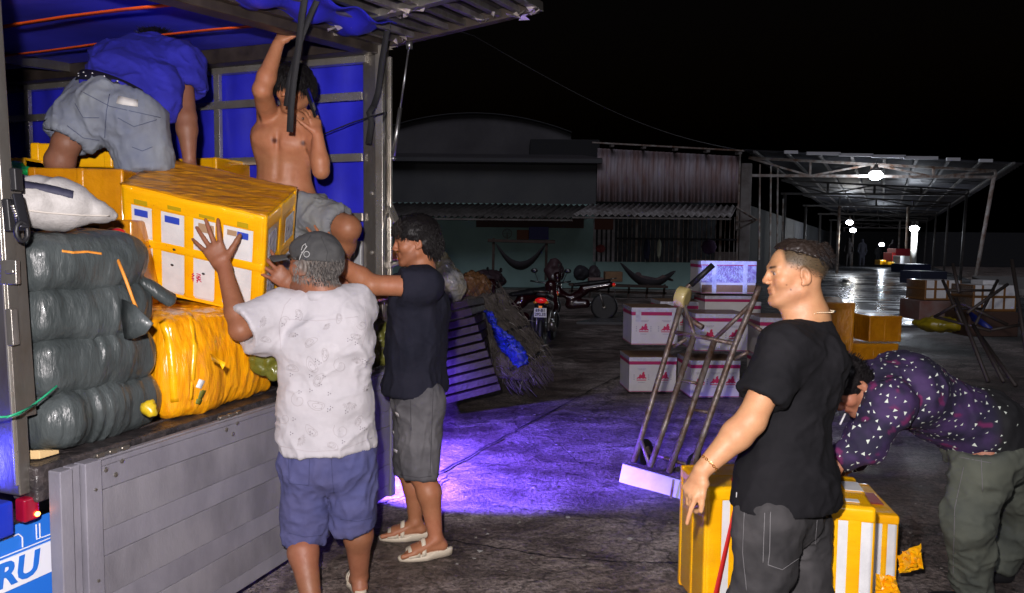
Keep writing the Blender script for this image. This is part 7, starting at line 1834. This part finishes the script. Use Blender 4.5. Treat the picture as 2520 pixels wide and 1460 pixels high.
# ---------------- A: the man in blue bending over in the truck
def man_blue():
    Y = 3.45; root = thing('person', 'man in royal blue T-shirt and faded denim shorts bending over inside the truck, back turned', 'person', (J(290, 300, Y).x, Y, FZ))
    base = (.26, .115, .07)
    pel = J(286, 262, Y); wai = J(320, 205, Y+.12); che = J(352, 172, Y+.32); nk = J(378, 138, Y+.42)
    hd = Head(J(388, 132, Y+.52), (.25, .65, -.75), (-.1, .6, .7), 1.0)
    shL = J(285, 150, Y+.36); elL = J(275, 300, Y+.50); wrL = J(288, 400, Y+.50); shR = J(444, 165, Y+.28); elR = J(458, 290, Y+.18); wrR = J(466, 392, Y+.16)
    hL = J(228, 262, Y); kL = J(164, 352, Y-.10); aL = J(132, 500, Y+.02); hR = J(338, 290, Y+.02); kR = J(364, 420, Y-.0); aR = J(345, 560, Y+.10)
    sd = nv((hR-hL))
    def body(F):
        hd.build(F); F.seg(hd.p(0, -.03, -.05), nk, .058, .068, .03); torso(F, pel, wai, che, nk, sd, (.155, .15, .17, .09)); F.seg(nk, shL, .06, .055, .03); F.seg(nk, shR, .06, .055, .03)
        arm(F, shL, elL, wrL); arm(F, shR, elR, wrR, (.055, .048, .048, .030)); hand(F, wrR, (.0, .1, -.8), (.6, -.5, 0), (-.4, -.8, 0), 1, .08, (.3,)*4); hand(F, wrL, (.0, .1, -.8), (-.6, -.5, 0), (.4, -.8, 0), 1, .08, (.3,)*4)
        leg(F, hL, kL, aL, (.08, .054, .058, .036), (0, -1, 0)); leg(F, hR, kR, aR, (.09, .066, .068, .042)); foot(F, aL, (0, 1, 0), (1, 0, 0)); foot(F, aR, (0, 1, 0), (1, 0, 0))
    def colf(V): c = base_col(V, base, .10, 13); hd.color(V, c, base); return c
    bo, V, Fc = make_body('body', root, [hd.c, aL, aR, wrL, wrR, shL, shR, kL], .0065, body, colf)
    V2, F2, N2 = hair_shell(hd, .012, lambda F: F.ell(hd.p(0, .10, -.04), (.09, .10, .10), hd.b, .01, 's'), seed=5); ho = np_obj('hair', V2, F2, m_hair, root); strands('hair_strand', ho, m_hair, V2, N2, hd.loc(V2)[:, 2] > -.05, 600, .03, lambda p, n: Vector(n)+Vector((0, 0, -.2)), .0013, 3)
    cR = shR.lerp(elR, .46); cL = shL.lerp(elL, .45)
    wn = nv(pel-wai)
    def shirt(F):
        F.seg(J(300, 246, Y+.03), wai, .168, .168, .05, side=sd, fl=.80); F.seg(wai, che, .168, .175, .05, side=sd, fl=.80); F.seg(che, nk, .175, .11, .05, side=sd, fl=.8); F.ell(J(350, 160, Y+.25), (.18, .15, .11), k=.05); F.ell(J(408, 232, Y+.12), (.055, .08, .12), k=.07)
        F.seg(nk, shL, .085, .085, .04); F.seg(nk, shR, .085, .09, .04); F.seg(shR, cR, .090, .094, .04, cut=1); F.seg(shL, cL, .085, .09, .04, cut=1); F.seg(cR.lerp(shR, .15), cR+(cR-shR)*.3, .078, .084, 0, 's')
        F.plane(J(285, 235, Y-.05), nv(J(255, 330, Y)-J(330, 170, Y+.1)))
    m_bl = cloth_mat("royal blue cotton", (.024, .024, .42), (.018, .018, .32), 7, bump=.3)
    so, Vs, Fs = make_cloth('t_shirt', root, [shL, shR, pel, nk, cR, cL, J(420, 290, Y)], .008, shirt, m_bl, .013, 8, 51, (1.4, 1.4, .8), dirs=((.8, 0, .6), (0, 1, 0), (-.6, 0, .8)))
    eL = J(168, 343, Y-.08); eR = J(362, 425, Y)
    def shorts(F):
        F.seg(J(296, 238, Y+.04), J(286, 275, Y), .178, .180, .04, side=sd, fl=.85); F.seg(hL, eL, .118, .100, .06, cut=1); F.seg(hR, eR, .125, .108, .06, cut=1); F.ell(J(248, 262, Y-.04), (.09, .11, .10), k=.05); F.ell(J(330, 285, Y-.04), (.11, .11, .11), k=.05)
        F.seg(eL.lerp(hL, .15), eL+(eL-hL)*.3, .088, .094, 0, 's'); F.plane(J(300, 228, Y-.02), nv(J(330, 170, Y+.1)-J(262, 310, Y)))
    m_dn = cloth_mat("faded blue denim", (.13, .155, .24), (.26, .28, .30), 3.2, contrast=.55, bump=.14, bscale=600)
    sh, Vh, Fh = make_cloth('shorts', root, [pel, eL, eR, hL, hR], .0078, shorts, m_dn, .010, 9, 55)
    Ph = Proj(Vh, Fh); m_ds = M("denim thread", (.07, .085, .15), .8)
    for pts in ([(270, 232), (262, 275), (258, 340)], [(200, 225), (270, 262), (395, 290)], [(185, 255), (205, 290), (245, 290)], [(290, 290), (330, 312), (385, 295)], [(165, 310), (205, 340), (245, 345)], [(325, 362), (350, 372), (375, 362)]): ribbon_on(pts, .003, m_ds, Ph, 'seam', sh, .002)
    ribbon_on([(291, 247), (338, 257)], .036, M("white leather patch", (.66, .64, .62), .6), Ph, 'waist_patch', sh, .008, n=3)
    # belt
    bc_ = J(292, 236, Y+.03); bn = nv(J(330, 170, Y+.1)-J(262, 310, Y)); bu = sd-bn*sd.dot(bn); bu.normalize(); bv = bn.cross(bu); q = MB(); rows = [[], []]
    for i in range(41):
        a = 2*math.pi*i/40; p = bc_+bu*math.cos(a)*.182+bv*math.sin(a)*.150; rows[0].append(p+bn*.026); rows[1].append(p-bn*.024)
    q.sheet(rows); be = q.obj('belt', M("navy belt", (.008, .008, .02), .6), root, True, solid=.006)
    q = MB()
    for i in range(40):
        a = 2*math.pi*(i+.5)/40; p = bc_+bu*math.cos(a)*.187+bv*math.sin(a)*.155+bn*(.01 if i % 2 else -.008); q.sphere(p, .0035, 5)
    q.obj('belt_dots', m_foam, be); bpy.data.objects[be.name].children[0]['kind'] = 'stuff'
man_blue()

# ---------------- F: the man in the purple patterned shirt stooping at the right
def man_purple():
    Y = 3.18; root = thing('person', 'man in long-sleeved purple shirt with small white triangles, stooping over the boxes', 'person', (J(2420, 1200, Y).x, Y, 0))
    base = (.40, .175, .10)
    hd = Head(J(2086, 952, Y-.12), (-.62, -.25, -.74), (-.70, .0, .60), 1.0)
    nk = J(2158, 948, Y-.06); che = J(2225, 965, Y-.05); wai = J(2320, 1005, Y); pel = J(2425, 1060, Y+.02)
    shL = J(2190, 990, Y-.20); elL = J(2135, 1088, Y-.24); wrL = J(2066, 1130, Y-.22); shR = J(2185, 960, Y+.16); elR = J(2120, 1080, Y+.2); wrR = J(2094, 1138, Y+.1)
    hL = J(2430, 1100, Y-.08); kL = J(2380, 1290, Y-.12); aL = Vector((J(2385, 1480, Y).x, Y-.02, .10)); hR = J(2470, 1090, Y+.12); kR = J(2520, 1290, Y+.20); aR = Vector((J(2540, 1480, Y).x, Y+.25, .10))
    sd = Vector((0.05, -1, 0.1)).normalized()
    def body(F):
        hd.build(F); F.seg(hd.p(0, -.03, -.05), nk, .056, .066, .03); F.seg(pel, wai, .14, .13, .04, side=sd, fl=.75); F.seg(wai, che, .13, .155, .04, side=sd, fl=.70); F.seg(che, nk, .155, .08, .04, side=sd, fl=.75)
        arm(F, shL, elL, wrL); arm(F, shR, elR, wrR); hand(F, wrL, (-.4, 0, -.7), (-.6, -.6, .3), (-.3, 0, -.3), 1.0, .1, (.4,)*4); hand(F, wrR, (-.4, 0, -.7), (-.6, .6, .3), (-.3, 0, -.3), 1.0, .1, (.4,)*4)
        leg(F, hL, kL, aL); leg(F, hR, kR, aR); foot(F, aL, (-1, 0, 0), (0, 1, 0)); foot(F, aR, (-1, 0, 0), (0, 1, 0))
    def colf(V): c = base_col(V, base, .08, 17); hd.color(V, c, base, .3); return c
    make_body('body', root, [hd.c, aL, aR, wrL, wrR, shL, shR], .0065, body, colf)
    V2, F2, N2 = hair_shell(hd, .012, lambda F: F.ell(hd.p(0, .10, -.05), (.09, .10, .095), hd.b, .01, 's'), seed=6); ho = np_obj('hair', V2, F2, m_hair, root); strands('hair_strand', ho, m_hair, V2, N2, hd.loc(V2)[:, 2] > -.03, 900, .018, lambda p, n: -hd.f*.8, .0011, 3)
    q = MB(); q.tube([hd.p(.0, .098, -.058), hd.p(.0, .150, -.066)], .004, 8); fin(q.obj('cigarette', m_foam, None, True), 'white cigarette in the mouth of the stooping man', 'cigarette')
    def shirt(F):
        F.seg(J(2440, 1078, Y), wai, .160, .146, .05, side=sd, fl=.92); F.seg(wai, che, .146, .160, .05, side=sd, fl=.82); F.seg(che, nk, .172, .10, .05, side=sd, fl=.8); F.ell(J(2240, 945, Y), (.14, .15, .125), k=.06); F.ell(J(2420, 1040, Y), (.12, .15, .135), k=.06)
        F.seg(nk, shL, .08, .085, .04); F.seg(nk, shR, .08, .085, .04); F.seg(shL, elL, .078, .062, .05); F.seg(elL, wrL, .062, .045, .03, cut=1); F.seg(shR, elR, .078, .062, .04); F.seg(elR, wrR, .068, .05, .03, cut=1); F.ell(nk+(nk-che).normalized()*.075, (.06, .065, .06), k=.01, op='s')
    tsplit = (wai*.55+pel*.45); dx = np.array((pel-wai).normalized())
    def cf(V):
        n = fbm(V*16, 3, 5); c = np.zeros((len(V), 3)); pu = np.array((.050, .022, .095)); dk = np.array((.014, .010, .035)); mg = np.array((.16, .012, .09))
        w = np.clip(n*.9+.45, 0, 1)[:, None]; c = pu*w+dk*(1-w); n2 = fbm(V*24+9, 2, 8); w2 = np.clip((n2-.62)*5, 0, .8)[:, None]; c = c*(1-w2)+mg*w2
        t_ = (V-np.array(tsplit))@dx+.35*(V[:, 2]-tsplit.z); w3 = np.clip(t_/.035, 0, 1)[:, None]; return c*(1-w3)+np.array((.010, .010, .012))*w3
    m_pp = M("purple print cotton", (.05, .02, .09), .8, vcol='col', bump=.25, bscale=300)
    so, Vs, Fs = make_cloth('shirt', root, [shL, shR, pel, nk, wrL, wrR, J(2430, 1060, Y)], .0085, shirt, m_pp, .011, 8, 61, (1, 1.2, 1.2), colfn=cf)
    # small white triangles printed on the cloth
    Ns = normals(Vs, Fs); rs = np.random.RandomState(3); q = MB(); m_tri = M("pale triangle print", (.62, .68, .60), .8)
    cand = rs.permutation(len(Vs)); kept = []
    for i in cand:
        v = Vs[i]
        if Ns[i][1] > .55: continue
        t_ = (v-np.array(tsplit))@dx+.35*(v[2]-tsplit.z)
        if t_ > .05 and rs.rand() < .90: continue
        if any((abs(v-k_) < .021).all() and np.linalg.norm(v-k_) < .021 for k_ in kept): continue
        kept.append(v); n_ = Vector(Ns[i]); a = n_.orthogonal().normalized(); b = n_.cross(a); s_ = rs.uniform(.005, .012); r0 = rs.uniform(0, 6.28); el_ = rs.uniform(.35, 1.0)
        q.poly([Vector(v)+n_*.0022+(a*math.cos(r0+t)*s_+b*math.sin(r0+t)*s_*el_) for t in (0, 2.3, 3.9)])
        if len(kept) > 520: break
    o = q.obj('triangle_print', m_tri, so); o['kind'] = 'stuff'
    def jeans(F):
        F.seg(J(2405, 1095, Y), J(2440, 1120, Y), .14, .15, .04, side=sd, fl=.8); F.seg(hL, kL, .112, .084, .05); F.seg(kL, aL, .084, .072, .04, cut=1); F.seg(hR, kR, .11, .085, .05); F.seg(kR, aR, .085, .072, .04, cut=1)
        F.plane(J(2400, 1095, Y), (-.25, 0, 1))
    jo, Vj, Fj = make_cloth('jeans', root, [pel, kL, kR, aL, aR], .009, jeans, cloth_mat("olive washed jeans", (.055, .064, .056), (.115, .125, .095), 3.5, contrast=.5, bump=.14), .011, 10, 65, (1, 1, 1.1))
    Pj = Proj(Vj, Fj)
    for pts in ([(2372, 1150), (2350, 1250), (2345, 1440)], [(2415, 1130), (2418, 1210)], [(2360, 1125), (2440, 1140)]): ribbon_on(pts, .003, M("pale stitching", (.16, .155, .16), .8), Pj, 'stitching', jo, .002)
    for an in (aL, aR):
        lo, hi = fieldbox([an], .3); F = Field(lo, hi, .012); F.seg(an+Vector((.04, 0, -.055)), an+Vector((-.16, 0, -.06)), .048, .045, .02, side=(0, 1, 0), fl=.9); F.plane(an+Vector((0, 0, -.095)), (0, 0, -1)); V_, F_ = F.extract(); np_obj('shoe', V_, F_, m_black, root)
man_purple()
